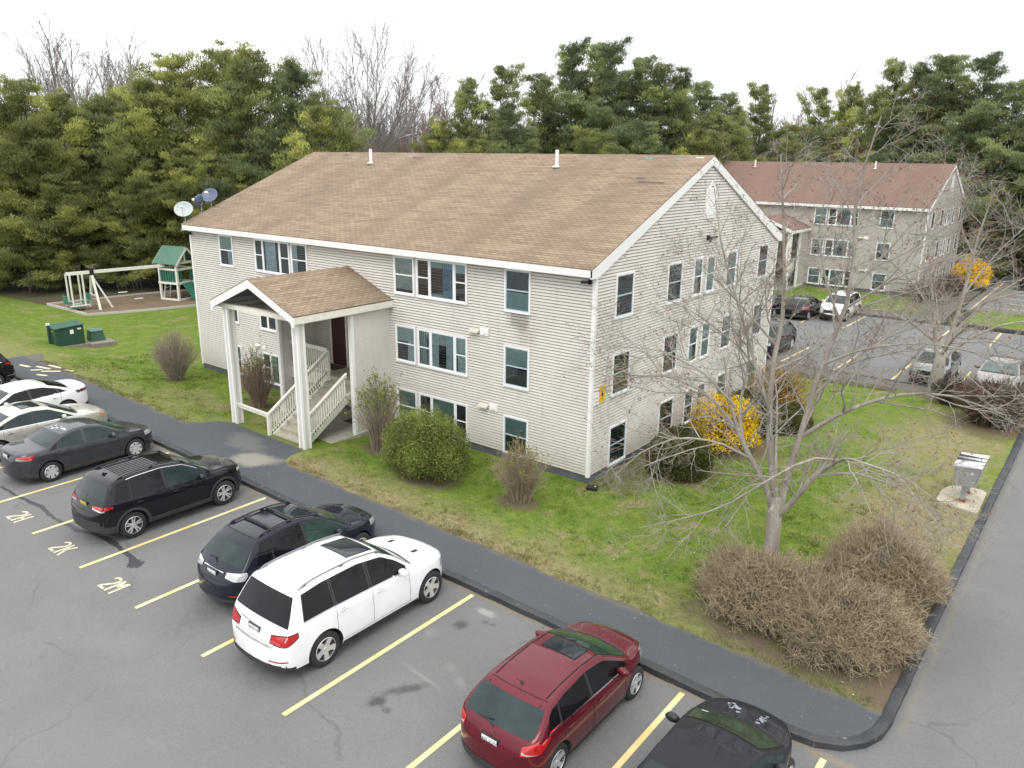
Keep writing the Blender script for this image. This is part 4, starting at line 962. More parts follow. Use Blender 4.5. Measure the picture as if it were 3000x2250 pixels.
def car(name, label, cat, loc, rz, sp, group='parked cars', kindcol='car'):
    b = sp['body']; L = b.L
    root = empty(name, loc, rz, label, cat, group)
    # local frame: x forward with origin at mid-length
    off = Vector((-L / 2, 0, 0)); PA = sp['paint']
    def fin(mb, nm, mat, smooth=True, parent=None, recalc=True, **k):
        mb.v = [(p[0] - L / 2, p[1], p[2]) for p in mb.v]
        return mb.build(nm, mat, parent or root, smooth=smooth, recalc=recalc, **k)
    vs, fs = b.mesh(); m_ = MB(); m_.add(vs, fs); body = fin(m_, 'body', [PA, ARCH], sharp=48)
    # wheel arches cut out
    cut = MB(); ra = b.wr + .055
    for ax in (b.axr, b.axf):
        for sg in (1, -1):
            ring = [(ax + ra * math.cos(a), b.wr + .01 + ra * math.sin(a)) for a in np.linspace(0, 2 * math.pi, 37)[:-1]]
            y0, y1 = sorted((sg * (b.hw - .30), sg * (b.hw + .15))); cut.prism(ring, 1, y0, y1, 1)
    co = fin(cut, 'cutter', [PA, ARCH], smooth=False)
    md = body.modifiers.new('b', 'BOOLEAN'); md.object = co; md.operation = 'DIFFERENCE'; md.solver = 'EXACT'
    dg = bpy.context.evaluated_depsgraph_get(); dg.update(); me = bpy.data.meshes.new_from_object(body.evaluated_get(dg)); body.modifiers.clear()
    if len(me.polygons) > 500: body.data = me; me.shade_smooth(); me.set_sharp_from_angle(angle=R_(42))
    bpy.data.objects.remove(co)
    # undertray block so that light does not pass beneath
    ut = MB(); ut.box(.35, L - .35, -b.hw + .2, b.hw - .2, float(b.B(L / 2)) - .06, float(b.B(L / 2)) + .1); fin(ut, 'underbody', ARCH, smooth=False)
    # wheels
    for ax in (b.axr, b.axf):
        for sg in (1, -1):
            yo = sg * (b.hw - .035); w = MB(); R0 = b.wr; wd = .22
            s_ = sg
            prof = [(R0 * .62, 0), (R0 * .70, .006), (R0 * .93, .0), (R0 * .985, -.02), (R0, -.05), (R0, -wd + .05), (R0 * .98, -wd + .02), (R0 * .6, -wd)]
            w.lathe([(r, s_ * h) for r, h in prof], 36, c=(ax, yo, R0))
            wo = fin(w, 'wheel', TYRE, sharp=50)
            d = MB(); d.lathe([(.001, -s_ * .055), (R0 * .60, -s_ * .055), (R0 * .62, -s_ * .0)], 32, c=(ax, yo, R0)); fin(d, 'hub_backing', RIMD, parent=wo)
            r_ = MB(); rr = R0 * .655
            r_.lathe([(rr, .004 * s_), (rr * .955, .012 * s_), (rr * .93, -.03 * s_)], 36, c=(ax, yo, R0))
            ns = sp.get('spokes', 5); ph = random.uniform(0, 1)
            for k in range(ns):
                a = 2 * math.pi * (k + ph) / ns; ca, sa = math.cos(a), math.sin(a); tw = sp.get('sw', .085) * 5 / ns
                for dd in ((-1, 1) if sp.get('twin') else (0,)):
                    q = []
                    for (r0, hw_) in ((rr * .12, tw * .75), (rr * .5, tw * .5), (rr * .95, tw * (.62 if not sp.get('twin') else .4))):
                        for h in (-1, 1):
                            c_ = dd * tw * .55 * (r0 / rr); tt = h * hw_ * (.45 if sp.get('twin') else 1) + c_
                            q.append((ax + ca * r0 - sa * tt, R0 + sa * r0 + ca * tt, r0))
                    V = [(x, yo + s_ * (.006 - .018 * (1 - r0 / rr)), z) for x, z, r0 in q] + [(x, yo - s_ * .035, z) for x, z, r0 in q]
                    r_.add(V, [(0, 2, 3, 1), (2, 4, 5, 3), (0, 6, 8, 2), (2, 8, 10, 4), (1, 3, 9, 7), (3, 5, 11, 9)])
            r_.lathe([(.001, -.004 * s_), (rr * .15, -.004 * s_), (rr * .2, -.02 * s_)], 16, c=(ax, yo, R0))
            fin(r_, 'rim', RIM, parent=wo, smooth=True, sharp=30)
    # glazing
    def side_glass(x0, x1, s0=0, s1=0, lift=.035, drop=.062, mat=None, nm='side_window', zmax=9):
        for sg in (-1, 1):
            g = MB(); nu, nv = 14, 6
            def fn(u, v):
                x = (x0 + (x1 - x0) * u) + (s0 * (1 - u) + s1 * u) * v
                zb = float(b.S(x)) + lift; zt = max(zb + .004, min(b.edge(x) - drop, zmax)); return b.ps(x, zb + (zt - zb) * v, sg, .004)
            g.grid(fn, nu, nv); fin(g, nm, mat or GL_D)
    for w_ in sp['windows']: side_glass(*w_[:4], mat=w_[4])
    if sp.get('blackpillar', True):
        ws_ = sp['windows']
        for wa, wb in zip(ws_[:-1], ws_[1:]):
            side_glass(wa[1] + .003, wb[0] - .003, wa[3], wb[2], mat=BLACKPL, nm='pillar_trim')
    def top_patch(nm, mat, x0, x1, yf0=-1, yf1=1, inset=.07, o=.006, nu=14, nv=8, abs_y=None, parent=None):
        g = MB()
        def fn(u, v):
            yy = 0; x = x0 + (x1 - x0) * v
            xx = x
            if abs_y: yy = abs_y[0] + (abs_y[1] - abs_y[0]) * u
            else:
                gsg = 1 / (1 + math.exp(-(x - L * .47) / .35))
                w = b.side(x, b.edge(x)) - inset; yy = w * (yf0 + (yf1 - yf0) * u)
                for _ in range(2):
                    xx = x - yy * yy * (b.bf * gsg - b.br * (1 - gsg)); w = b.side(xx, b.edge(xx)) - inset; yy = w * (yf0 + (yf1 - yf0) * u)
            return b.pt(xx, yy, o)
        g.grid(fn, nu, nv); return fin(g, nm, mat, parent=parent)
    def side_patch(nm, mat, x0, x1, z0f, z1f, o=.006, sides=(-1, 1), nu=10, nv=4, join=None):
        out = []
        for sg in sides:
            g = MB()
            def fn(u, v):
                x = x0 + (x1 - x0) * u; za = z0f(x) if callable(z0f) else z0f; zb = z1f(x) if callable(z1f) else z1f
                zb = min(zb, b.edge(x) + .0); za = min(za, zb); return b.ps(x, za + (zb - za) * v, sg, o)
            g.grid(fn, nu, nv); out.append(fin(g, nm, mat))
        return out
    ws = sp['ws']; top_patch('windscreen', sp.get('wsm', GL_T), ws[0], ws[1], inset=.075)
    rw = sp['rw']; top_patch('rear_window', rw[2], rw[0], rw[1], inset=rw[3] if len(rw) > 3 else .10)
    # black cowl and wipers
    if ws[0] < ws[1]: xa = ws[1]
    else: xa = ws[0]
    top_patch('cowl', BLACKPL, xa + .0, xa + .10, inset=.09, o=.004)
    if sp.get('sunroof'):
        a = sp['sunroof']; top_patch('sunroof', GL_R, a[0], a[1], abs_y=(-a[2], a[2]), o=.007)
        top_patch('sunroof_seal', SEAM, a[0] - .018, a[1] + .018, abs_y=(-a[2] - .018, a[2] + .018), o=.004)
    # panel gaps
    for x in sp.get('seams', []):
        side_patch('door_gap', SEAM, x - .004, x + .004, lambda q: float(b.B(q)) + .10, lambda q: float(b.S(q)) + .02, o=.003, nu=1, nv=10)
    side_patch('body_crease', SEAM, sp['seams'][0], sp['seams'][-1], lambda q: float(b.B(q)) + .10, lambda q: float(b.B(q)) + .106, o=.003, nv=1)
    hx = sp.get('bonnet')
    if hx:
        for sg in (-1, 1):
            g = MB(); g.grid(lambda u, v: b.pt(hx[0] + (hx[1] - hx[0]) * u, sg * ((b.side(hx[0], b.edge(hx[0])) - .10) * (1 - .16 * u) + v * .008), .003), 12, 1); fin(g, 'bonnet_gap', SEAM)
        top_patch('bonnet_gap', SEAM, hx[1], hx[1] + .008, inset=.22, o=.003, nv=1)
    for x in sp.get('handles', []):
        for sg in (-1, 1):
            z = float(b.S(x)) - .10; p = Vector(b.ps(x, z, sg, .012)); h_ = MB(); h_.box(x - .09, x + .09, *sorted((p.y, p.y + sg * .025)), z - .014, z + .014); fin(h_, 'door_handle', sp.get('handle_mat', PA), smooth=False, bevel=.008)
            g = MB(); g.grid(lambda u, v: b.ps(x - .06 + .12 * u, z - .035 + .05 * v, sg, .003), 4, 2); fin(g, 'handle_recess', SEAM)
    # mirrors
    mx = sp['mirror']
    for sg in (-1, 1):
        z = float(b.S(mx)) + .10; y = sg * (b.side(mx, z) + .13); mm = MB()
        prof = [(.0, .0), (.05, .01), (.075, .05), (.07, .12), (.03, .15), (0, .155)]
        vs = []; n = 12
        for (r, h) in prof:
            for k in range(n):
                a = 2 * math.pi * k / n; vs.append((mx - .10 + h * .9, y + r * 1.75 * math.cos(a), z + r * 1.05 * math.sin(a)))
        mm.add(vs, [(i * n + k, i * n + (k + 1) % n, (i + 1) * n + (k + 1) % n, (i + 1) * n + k) for i in range(len(prof) - 1) for k in range(n)])
        mm.bar((mx - .02, y - sg * .04, z - .03), (mx, y - sg * .15, z - .06), .05, .04)
        fin(mm, 'wing_mirror', sp.get('mirror_mat', PA), sharp=50)
    def rear_patch(nm, mat, y0, y1, z0, z1, o=.006, nu=16, nv=3):
        g = MB(); g.grid(lambda u, v: (b.xr(y0 + (y1 - y0) * u, z0 + (z1 - z0) * v) - o, y0 + (y1 - y0) * u, z0 + (z1 - z0) * v + o * .3), nu, nv); return fin(g, nm, mat)
    def wrap_lamp(nm, mat, y0, x1, z0, z1, o=.008):
        """tail lamp running from y0 on the tail round the corner to x1 on the flank; z0, z1 = (inner, corner, outer) heights"""
        y1 = b.hw * .93
        for sg in (-1, 1):
            g = MB()
            def fn(u, v):
                za = np.interp(u, (0, .5, 1), z0); zb = np.interp(u, (0, .5, 1), z1); z = za + (zb - za) * v
                if u < .5: y = y0 + (y1 - y0) * u * 2; return (b.xr(y, z) - o, sg * y, z + o * .3)
                xa = b.xr(y1, z); x = xa + (x1 - xa) * (u - .5) * 2; return b.ps(x, min(z, b.edge(x) - .005), sg, o)
            g.grid(fn, 16, 4); fin(g, nm, mat)
    for a in sp.get('wraps', []): wrap_lamp(*a)
    for a in sp.get('rears', []): rear_patch(*a)
    # lamps
    for (nm, mat, kind, a) in sp['lamps']:
        if kind == 'side': side_patch(nm, mat, *a)
        else:
            for sg in (-1, 1): top_patch(nm, mat, a[0], a[1], yf0=sg * a[2], yf1=sg * a[3], inset=.012, nu=8, nv=5)
    for (nm, mat, kind, a) in sp.get('trim', []):
        if kind == 'side': side_patch(nm, mat, *a)
        elif kind == 'top': top_patch(nm, mat, *a[:2], inset=a[2], o=a[3] if len(a) > 3 else .006)
        elif kind == 'abs': top_patch(nm, mat, a[0], a[1], abs_y=a[2], o=.007)
    # lower bumper / sill trim
    if sp.get('cladding'):
        side_patch('sill_cladding', ARCH, b.axr + b.wr + .05, b.axf - b.wr - .05, lambda q: float(b.B(q)) + .005, lambda q: float(b.B(q)) + .15, o=.012, nu=14)
        side_patch('bumper_cladding', ARCH, .02, b.axr - b.wr - .06, lambda q: float(b.B(q)) + .005, lambda q: float(b.B(q)) + .20, o=.010, nu=8)
        side_patch('bumper_cladding', ARCH, b.axf + b.wr + .06, L - .02, lambda q: float(b.B(q)) + .005, lambda q: float(b.B(q)) + .20, o=.010, nu=8)
        for ax in (b.axr, b.axf):
            for sg in (-1, 1):
                g = MB()
                def fa(u, v):
                    a = math.pi * (-.08 + 1.16 * u); r = b.wr + .05 + .075 * v; x = ax + r * math.cos(a); z = b.wr + .01 + r * math.sin(a)
                    return b.ps(x, max(z, float(b.B(x)) + .0), sg, .014)
                g.grid(fa, 22, 2); fin(g, 'arch_cladding', ARCH)
    else:
        side_patch('sill_trim', ARCH, b.axr + b.wr + .06, b.axf - b.wr - .06, lambda q: float(b.B(q)) + .0, lambda q: float(b.B(q)) + .05, o=.004, nu=10)
    for (nm, mat, x, z, w, h, th) in sp.get('rear_bits', []):   # boxes across the tail
        q = MB(); q.box(x - th, x + .02, -w / 2, w / 2, z - h / 2, z + h / 2); fin(q, nm, mat, smooth=False, bevel=.006)
    if sp.get('rails'):
        ra_, rb_, rm = sp['rails']
        for sg in (-1, 1):
            q = MB(); pts = []
            for i in range(15):
                u = i / 14; x = ra_ + (rb_ - ra_) * u; z = b.edge(x); y = sg * (b.side(x, z) - .055); pts.append((x, y, b.top(x, y) + (.045 if 0 < i < 14 else -.01)))
            q.tube(pts, .019, 8); 
            for i in (1, 7, 13): p = pts[i]; q.box(p[0] - .05, p[0] + .05, p[1] - .014, p[1] + .014, p[2] - .06, p[2])
            fin(q, 'roof_rail', rm, sharp=40)
        for x in sp.get('crossbars', []):
            q = MB(); w = b.side(x, b.edge(x)) - .06; q.tube([(x, -w, b.top(x, w) + .05), (x, 0, b.top(x, 0) + .05), (x, w, b.top(x, w) + .05)], [.028] * 3, 8); fin(q, 'roof_crossbar', BLACKPL)
    if sp.get('antenna'):
        x = sp['antenna']; z = b.top(x, 0); q = MB(); q.add([(x - .09, -.03, z), (x - .09, .03, z), (x + .08, 0, z), (x - .07, -.008, z + .07), (x - .07, .008, z + .07)], [(0, 1, 4, 3), (1, 2, 4), (2, 0, 3), (3, 4, 2)]); fin(q, 'antenna', sp.get('antenna_mat', PA), smooth=False)
    if sp.get('whip'):
        x = sp['whip']; z = b.top(x, 0); q = MB(); q.lathe([(.001, .03), (.03, .02), (.035, 0)], 12, axis='z', c=(x, 0, z)).tube([(x, 0, z), (x - .18, 0, z + .2)], .005, 5); fin(q, 'antenna', BLACKPL)
    if sp.get('plate'):
        px_, pz, mat, txt = sp['plate']; q = MB(); q.box(px_ - .012, px_ + .03, -.16, .16, pz - .08, pz + .08); po = fin(q, 'number_plate', mat, smooth=False)
        q = MB(); q.box(px_ - .006, px_ + .03, -.185, .185, pz - .10, pz + .10); fin(q, 'plate_frame', BLACKPL, smooth=False)
        text_obj('plate_lettering', txt, .115, PLTXT, po, (px_ - .0135 - L / 2, 0, pz - .005), (R_(90), 0, R_(-90)), sx=.8)
    if sp.get('badge'):
        px_, pz, r = sp['badge']; q = MB(); n = 20
        for k in range(n):
            a0, a1 = 2 * math.pi * k / n, 2 * math.pi * (k + 1) / n
            q.add([(px_, r * math.cos(a0) * 1.25, pz + r * math.sin(a0)), (px_, r * math.cos(a1) * 1.25, pz + r * math.sin(a1)), (px_, r * .72 * math.cos(a1) * 1.25, pz + r * .72 * math.sin(a1)), (px_, r * .72 * math.cos(a0) * 1.25, pz + r * .72 * math.sin(a0))], [(0, 1, 2, 3)])
        fin(q, 'badge', CHROME, smooth=False)
    if sp.get('wiper'):
        x0_, z0_, x1_, z1_, y0_, y1_ = sp['wiper']; q = MB(); q.bar((x0_, y0_, z0_), (x1_, y1_, z1_), .02, .02).bar((x1_ + .01, y1_ - .15, z1_), (x1_ + .01, y1_ + .2, z1_ - .06), .015, .015); fin(q, 'rear_wiper', BLACKPL, smooth=False)
    for f in sp.get('extra', []): f(root, b, fin, top_patch, side_patch)
    return root
def cz(x, y): return h_a(x, y)

# ---- body shapes (x from tail to nose)
def xz(b, z):
    """x on the tail centre line at height z"""
    xs = np.linspace(0, b.L * .4, 400); t = np.array([b.top(x, 0) for x in xs]); i = np.argmax(t >= z); return xs[i]

# large white SUV ------------------------------------------------
Bg = Body(5.08, .965, [(0, .62), (.02, .80), (.10, .86), (.14, 1.02), (.24, 1.20), (.52, 1.66), (.62, 1.79), (1.2, 1.845), (2.2, 1.845), (2.9, 1.76), (3.28, 1.56), (3.78, 1.19), (4.3, 1.14), (4.75, 1.04), (4.98, .92), (5.06, .70), (5.08, .5)],
          [(0, 1.0), (.3, 1.19), (1.2, 1.20), (3.0, 1.15), (3.7, 1.09), (4.3, 1.03), (4.9, .86), (5.08, .75)], [(0, .42), (.3, .33), (.8, .30), (4.2, .28), (4.9, .30), (5.08, .40)], k=.36, crown=.045, n=20, nf=7, wr=.385, axr=1.13, axf=4.21, br=.10)
WHITEP = paint('white car paint', (.80, .81, .82), .2)
X = xz(Bg, .98)
glc = dict(body=Bg, paint=WHITEP, windows=[(.66, 1.42, .10, .0, GL_D), (1.48, 2.36, 0, 0, GL_D), (2.44, 3.45, 0, -.0, GL_D)], ws=(3.02, 3.72), rw=(.26, .57, GL_D, .04), wsm=GL_T,
    sunroof=(2.18, 2.86, .43), seams=[1.45, 2.42, 3.50], handles=[1.62, 2.62], mirror=3.28, twin=False, spokes=5, sw=.10, bonnet=(3.85, 4.82),
    wraps=[('lamp_surround', SEAM, .50, .50, (.885, .865, .985), (1.035, 1.105, 1.10), .004), ('tail_lamp', RED_L, .52, .48, (.90, .88, 1.0), (1.02, 1.09, 1.085)), ('reflector', RED_L, .55, .20, (.53, .53, .535), (.56, .56, .555))],
    rears=[('bumper_step', P('brushed step plate', (.42, .43, .44), .4, metal=.6, var=.15), -.60, .60, .80, .845), ('bumper_skirt', ARCH, -.88, .88, .36, .47), ('tailgate_strip', CHROME, -.50, .50, 1.075, 1.10, .010), ('tailgate_gap', SEAM, -.80, .80, .868, .876, .004)],
    lamps=[
           ('headlamp', CLR_L, 'side', (4.62, 5.02, lambda x: .72, lambda x: .90)), ('indicator', AMB_L, 'side', (4.90, 5.03, .62, .68))],
    trim=[('window_chrome', CHROME, 'side', (.66, 3.44, lambda x: float(Bg.S(x)) + .012, lambda x: float(Bg.S(x)) + .034)),
          ('bumper_skirt', ARCH, 'side', (.01, .40, lambda x: float(Bg.B(x)), lambda x: float(Bg.B(x)) + .07)), ('bonnet_vent', BLACKPL, 'abs', (4.12, 4.30, (.34, .44))), ('bonnet_vent', BLACKPL, 'abs', (4.12, 4.30, (-.44, -.34)))],
    rear_bits=[('skid_strip', CHROME, .03, .40, .70, .03, .012)],
    rails=(.75, 3.0, P('dark satin rail', (.25, .26, .28), .3, metal=.8)), plate=(xz(Bg, .98) - .0, .98, PLATEW, '8779 YB'), badge=(xz(Bg, 1.16) - .008, 1.165, .035), wiper=(.30, 1.24, .34, 1.38, 0, .12))
car('parked_suv', 'large white SUV with dark sunroof parked between the dark crossover and the empty bay', 'SUV', (.03, -9.86, cz(0, -10)), R_(90), glc)

# red hatchback --------------------------------------------------
Bh = Body(4.36, .90, [(0, .60), (.02, .78), (.07, .84), (.13, 1.00), (.48, 1.24), (.76, 1.39), (1.2, 1.445), (1.9, 1.465), (2.5, 1.41), (2.85, 1.27), (3.45, .985), (3.9, .92), (4.2, .80), (4.33, .60), (4.36, .45)],
          [(0, .88), (.4, 1.0), (1.2, .98), (2.2, .93), (3.1, .90), (3.7, .84), (4.1, .74), (4.36, .6)], [(0, .34), (.4, .26), (.9, .22), (3.6, .20), (4.1, .22), (4.36, .30)], k=.44, crown=.06, n=13, nf=4.5, wr=.33, axr=.82, axf=3.47, br=.16, bf=.20)
REDP = paint('dark red car paint', (.115, .010, .019), .25, metal=.30)
foc = dict(body=Bh, paint=REDP, windows=[(.55, .92, .16, .06, GL_D), (.98, 1.86, 0.05, 0, GL_D), (1.94, 3.10, 0, 0, GL_D)], ws=(2.52, 3.33), rw=(.19, .66, GL_G, .06), wsm=GL_T,
    sunroof=(2.02, 2.46, .36), seams=[1.0, 1.90, 3.0], handles=[1.15, 2.12], mirror=2.82, spokes=5, sw=.075, bonnet=(3.45, 4.1), mirror_mat=REDP,
    wraps=[('tail_lamp', RED_L, .60, .62, (.79, .80, 1.0), (.93, 1.03, 1.05)), ('reversing_lamp', CLR_L, .62, .0, (.82, .80, .8), (.86, .80, .8), .012)],
    rears=[('tailgate_gap', SEAM, -.62, .62, .72, .727, .004), ('diffuser', ARCH, -.80, .80, .28, .42)],
    lamps=[
           ('headlamp', CLR_L, 'side', (3.75, 4.28, lambda x: .66, lambda x: .90))],
    trim=[('window_chrome', CHROME, 'side', (.55, 3.05, lambda x: float(Bh.S(x)) + .012, lambda x: float(Bh.S(x)) + .034)), ('roof_ditch', SEAM, 'abs', (.72, 2.45, (.535, .555))), ('roof_ditch', SEAM, 'abs', (.72, 2.45, (-.555, -.535))), ('spoiler_gap', SEAM, 'top', (.80, .81, .08, .004)),
          ('diffuser', ARCH, 'side', (.01, .36, lambda x: float(Bh.B(x)), lambda x: float(Bh.B(x)) + .09))],
    plate=(xz(Bh, .82) - .0, .80, PLATEW, '495 KVY'), badge=(xz(Bh, .95) - .008, .955, .035), whip=.95, antenna=None, wiper=(.15, 1.03, .22, 1.10, 0, .2))
car('parked_hatchback', 'dark red hatchback with sunroof and red tail lamps parked beside the empty bay', 'hatchback', (5.45, -9.36, cz(5.4, -9.4)), R_(90), foc)

# black compact SUV with cladding --------------------------------
Br = Body(4.60, .925, [(0, .70), (.02, .88), (.12, .93), (.17, 1.08), (.28, 1.22), (.52, 1.55), (.66, 1.63), (1.2, 1.68), (2.0, 1.685), (2.6, 1.61), (2.95, 1.45), (3.48, 1.13), (4.0, 1.09), (4.4, 1.00), (4.56, .80), (4.60, .6)],
          [(0, .98), (.35, 1.13), (1.2, 1.07), (2.6, 1.03), (3.3, 1.01), (3.9, .98), (4.4, .86), (4.6, .75)], [(0, .44), (.3, .34), (.8, .28), (3.8, .26), (4.3, .30), (4.6, .40)], k=.40, crown=.04, n=18, nf=6, wr=.365, axr=.96, axf=3.66, br=.10)
BLACKP = paint('black car paint', (.009, .009, .012), .2)
BLUEBLACK = paint('blue black car paint', (.009, .009, .013), .2)
ridge_fns = []
def roof_ribs(root, b, fin, top_patch, side_patch):
    for i in range(7):
        y = -.36 + .12 * i; g = MB()
        g.grid(lambda u, v: (lambda p: (p[0], p[1], p[2] + (.010 if v in (.0,) else .0)))(b.pt(.95 + 1.55 * u, y + .02 * v, .004)), 10, 2); fin(g, 'roof_rib', sp_cur)
sp_cur = BLUEBLACK
rav = dict(body=Br, paint=BLUEBLACK, windows=[(.56, .98, .18, .08, GL_D), (1.04, 1.94, .04, 0, GL_D), (2.02, 3.16, 0, 0, GL_G)], ws=(2.68, 3.42), rw=(.285, .50, GL_G, .06), wsm=GL_T,
    seams=[1.02, 1.98, 3.12], handles=[1.2, 2.2], mirror=2.98, spokes=5, sw=.085, twin=True, cladding=True, bonnet=(3.6, 4.3), mirror_mat=BLUEBLACK,
    wraps=[('tail_lamp', RED_L, .42, .50, (1.03, .99, 1.02), (1.06, 1.09, 1.06)), ('reversing_lamp', CLR_L, .45, .12, (.985, .955, .98), (1.02, .985, .985))],
    rears=[('bumper_cladding', ARCH, -.85, .85, .40, .70), ('tailgate_gap', SEAM, -.70, .70, .905, .912, .004)],
    lamps=[ ('headlamp', CLR_L, 'side', (4.2, 4.54, .84, .93))],
    trim=[('window_chrome', CHROME, 'side', (1.0, 2.95, lambda x: Br.edge(x) - .058, lambda x: Br.edge(x) - .040))],
    rails=(.75, 2.75, BLACKPL), antenna=.80, plate=(xz(Br, 1.02) - .002, 1.0, PLATEY, 'DZE 94'), badge=(xz(Br, 1.12) - .01, 1.125, .035), wiper=(.27, 1.20, .33, 1.27, .0, .18), extra=[roof_ribs])
car('parked_suv', 'black SUV with roof rails and yellow number plate parked right of the dark grey sedan', 'SUV', (-8.10, -9.72, cz(-8, -9.7)), R_(90), rav)

# dark rounded crossover -----------------------------------------
Bl = Body(4.72, .92, [(0, .64), (.02, .80), (.10, .86), (.15, 1.00), (.36, 1.19), (.70, 1.50), (.90, 1.60), (1.5, 1.66), (2.1, 1.65), (2.7, 1.54), (3.02, 1.37), (3.55, 1.08), (4.05, 1.03), (4.45, .92), (4.66, .74), (4.72, .55)],
          [(0, .93), (.4, 1.06), (1.2, 1.05), (2.6, 1.0), (3.3, .97), (4.0, .92), (4.5, .78), (4.72, .65)], [(0, .40), (.4, .30), (.9, .26), (3.8, .24), (4.4, .27), (4.72, .36)], k=.46, crown=.06, n=13, nf=4.8, wr=.36, axr=1.0, axf=3.72, br=.16, bf=.19)
DKBL = paint('very dark blue car paint', (.011, .014, .024), .18)
lex = dict(body=Bl, paint=DKBL, windows=[(.72, 1.14, .22, .1, GL_D), (1.20, 2.08, .04, 0, GL_D), (2.16, 3.25, 0, 0, GL_T)], ws=(2.76, 3.48), rw=(.31, .64, GL_G, .05), wsm=GL_T,
    sunroof=(2.0, 2.55, .40), seams=[1.17, 2.12, 3.2], handles=[1.35, 2.34], handle_mat=CHROME, mirror=3.0, spokes=5, sw=.09, bonnet=(3.65, 4.4), mirror_mat=DKBL,
    wraps=[('tail_lamp', CLR_L, .46, .46, (.90, .86, .96), (1.01, 1.05, 1.02)), ('reflector', RED_L, .62, .16, (.50, .50, .505), (.53, .53, .525))],
    rears=[('tailgate_gap', SEAM, -.70, .70, .80, .807, .004), ('bumper_skirt', ARCH, -.80, .80, .34, .42)],
    lamps=[ ('headlamp', CLR_L, 'side', (4.15, 4.6, .76, .90))],
    rear_bits=[('tailgate_strip', CHROME, xz(Bl, .99) + .004, .985, .75, .02, .012)], rails=(.95, 2.75, BLACKPL), crossbars=[1.35, 1.95], plate=(xz(Bl, .90) - .0, .89, PLATEW, '6R451 YJ'), badge=(xz(Bl, 1.06) - .01, 1.065, .04), wiper=(.24, 1.12, .30, 1.18, 0, .18), whip=None,
    trim=[('spoiler_gap', SEAM, 'top', (.88, .89, .08, .004))])
car('parked_crossover', 'dark blue crossover with clear tail lamps parked left of the large white SUV', 'crossover', (-2.66, -9.28, cz(-2.6, -9.3)), R_(90), lex)

# dark grey sedan ------------------------------------------------
Bc = Body(4.54, .88, [(0, .58), (.02, .76), (.08, .84), (.12, 1.00), (.30, 1.05), (.85, 1.08), (1.15, 1.22), (1.48, 1.37), (1.9, 1.44), (2.3, 1.445), (2.75, 1.37), (3.08, 1.21), (3.60, .965), (4.05, .90), (4.38, .78), (4.5, .60), (4.54, .45)],
          [(0, .86), (.4, .97), (1.2, .95), (2.2, .92), (3.2, .90), (3.8, .84), (4.3, .72), (4.54, .6)], [(0, .34), (.4, .26), (.9, .22), (3.6, .20), (4.2, .23), (4.54, .30)], k=.46, crown=.055, n=9, nf=5, wr=.32, axr=.98, axf=3.62, br=.12, bf=.19)
GREYP = paint('dark grey metallic paint', (.050, .054, .062), .3, metal=.4)
def frost(root, b, fin, top_patch, side_patch):
    mb = MB()
    for i in range(9):
        x = 1.60 + random.uniform(-.08, .14); y = -.45 + .09 * i + random.uniform(-.03, .03); r = random.uniform(.04, .08); n = 9
        mb.face([b.pt(x + r * .8 * random.uniform(.6, 1.1) * math.cos(2 * math.pi * k / n), y + r * random.uniform(.6, 1.1) * math.sin(2 * math.pi * k / n), .004 + .0004 * i) for k in range(n)])
    fin(mb, 'peeled_paint', P('peeled clear coat', (.5, .52, .54), .7, var=.1), recalc=False)
gry = dict(body=Bc, paint=GREYP, windows=[(.98, 1.22, .16, .08, GL_D), (1.25, 2.06, .08, 0, GL_G), (2.14, 3.28, 0, 0, GL_G)], ws=(2.78, 3.52), rw=(.92, 1.44, GL_G, .07), wsm=GL_T,
    blackpillar=False, seams=[1.16, 2.10, 3.12], handles=[1.36, 2.32], mirror=2.95, spokes=7, sw=.13, bonnet=(3.62, 4.25), mirror_mat=GREYP,
    wraps=[('tail_lamp', RED_L, .56, .46, (.84, .82, .90), (.95, .965, .945)), ('reversing_lamp', CLR_L, .57, .0, (.86, .84, .8), (.91, .84, .8), .012)],
    rears=[('boot_gap', SEAM, -.60, .60, .775, .782, .004)],
    lamps=[ ('headlamp', CLR_L, 'side', (4.02, 4.42, .66, .80)), ('indicator', AMB_L, 'side', (4.38, 4.46, .66, .74))],
    trim=[('boot_gap', SEAM, 'top', (.135, .145, .12, .004))], plate=(xz(Bc, .88) - .004, .88, PLATEW, 'VN 92Y'), badge=(xz(Bc, .99) - .012, .975, .028), extra=[frost])
car('parked_sedan', 'dark grey sedan with silver wheel covers parked between the beige sedan and the black SUV', 'sedan', (-13.42, -9.60, cz(-13.4, -9.6)), R_(90), gry)

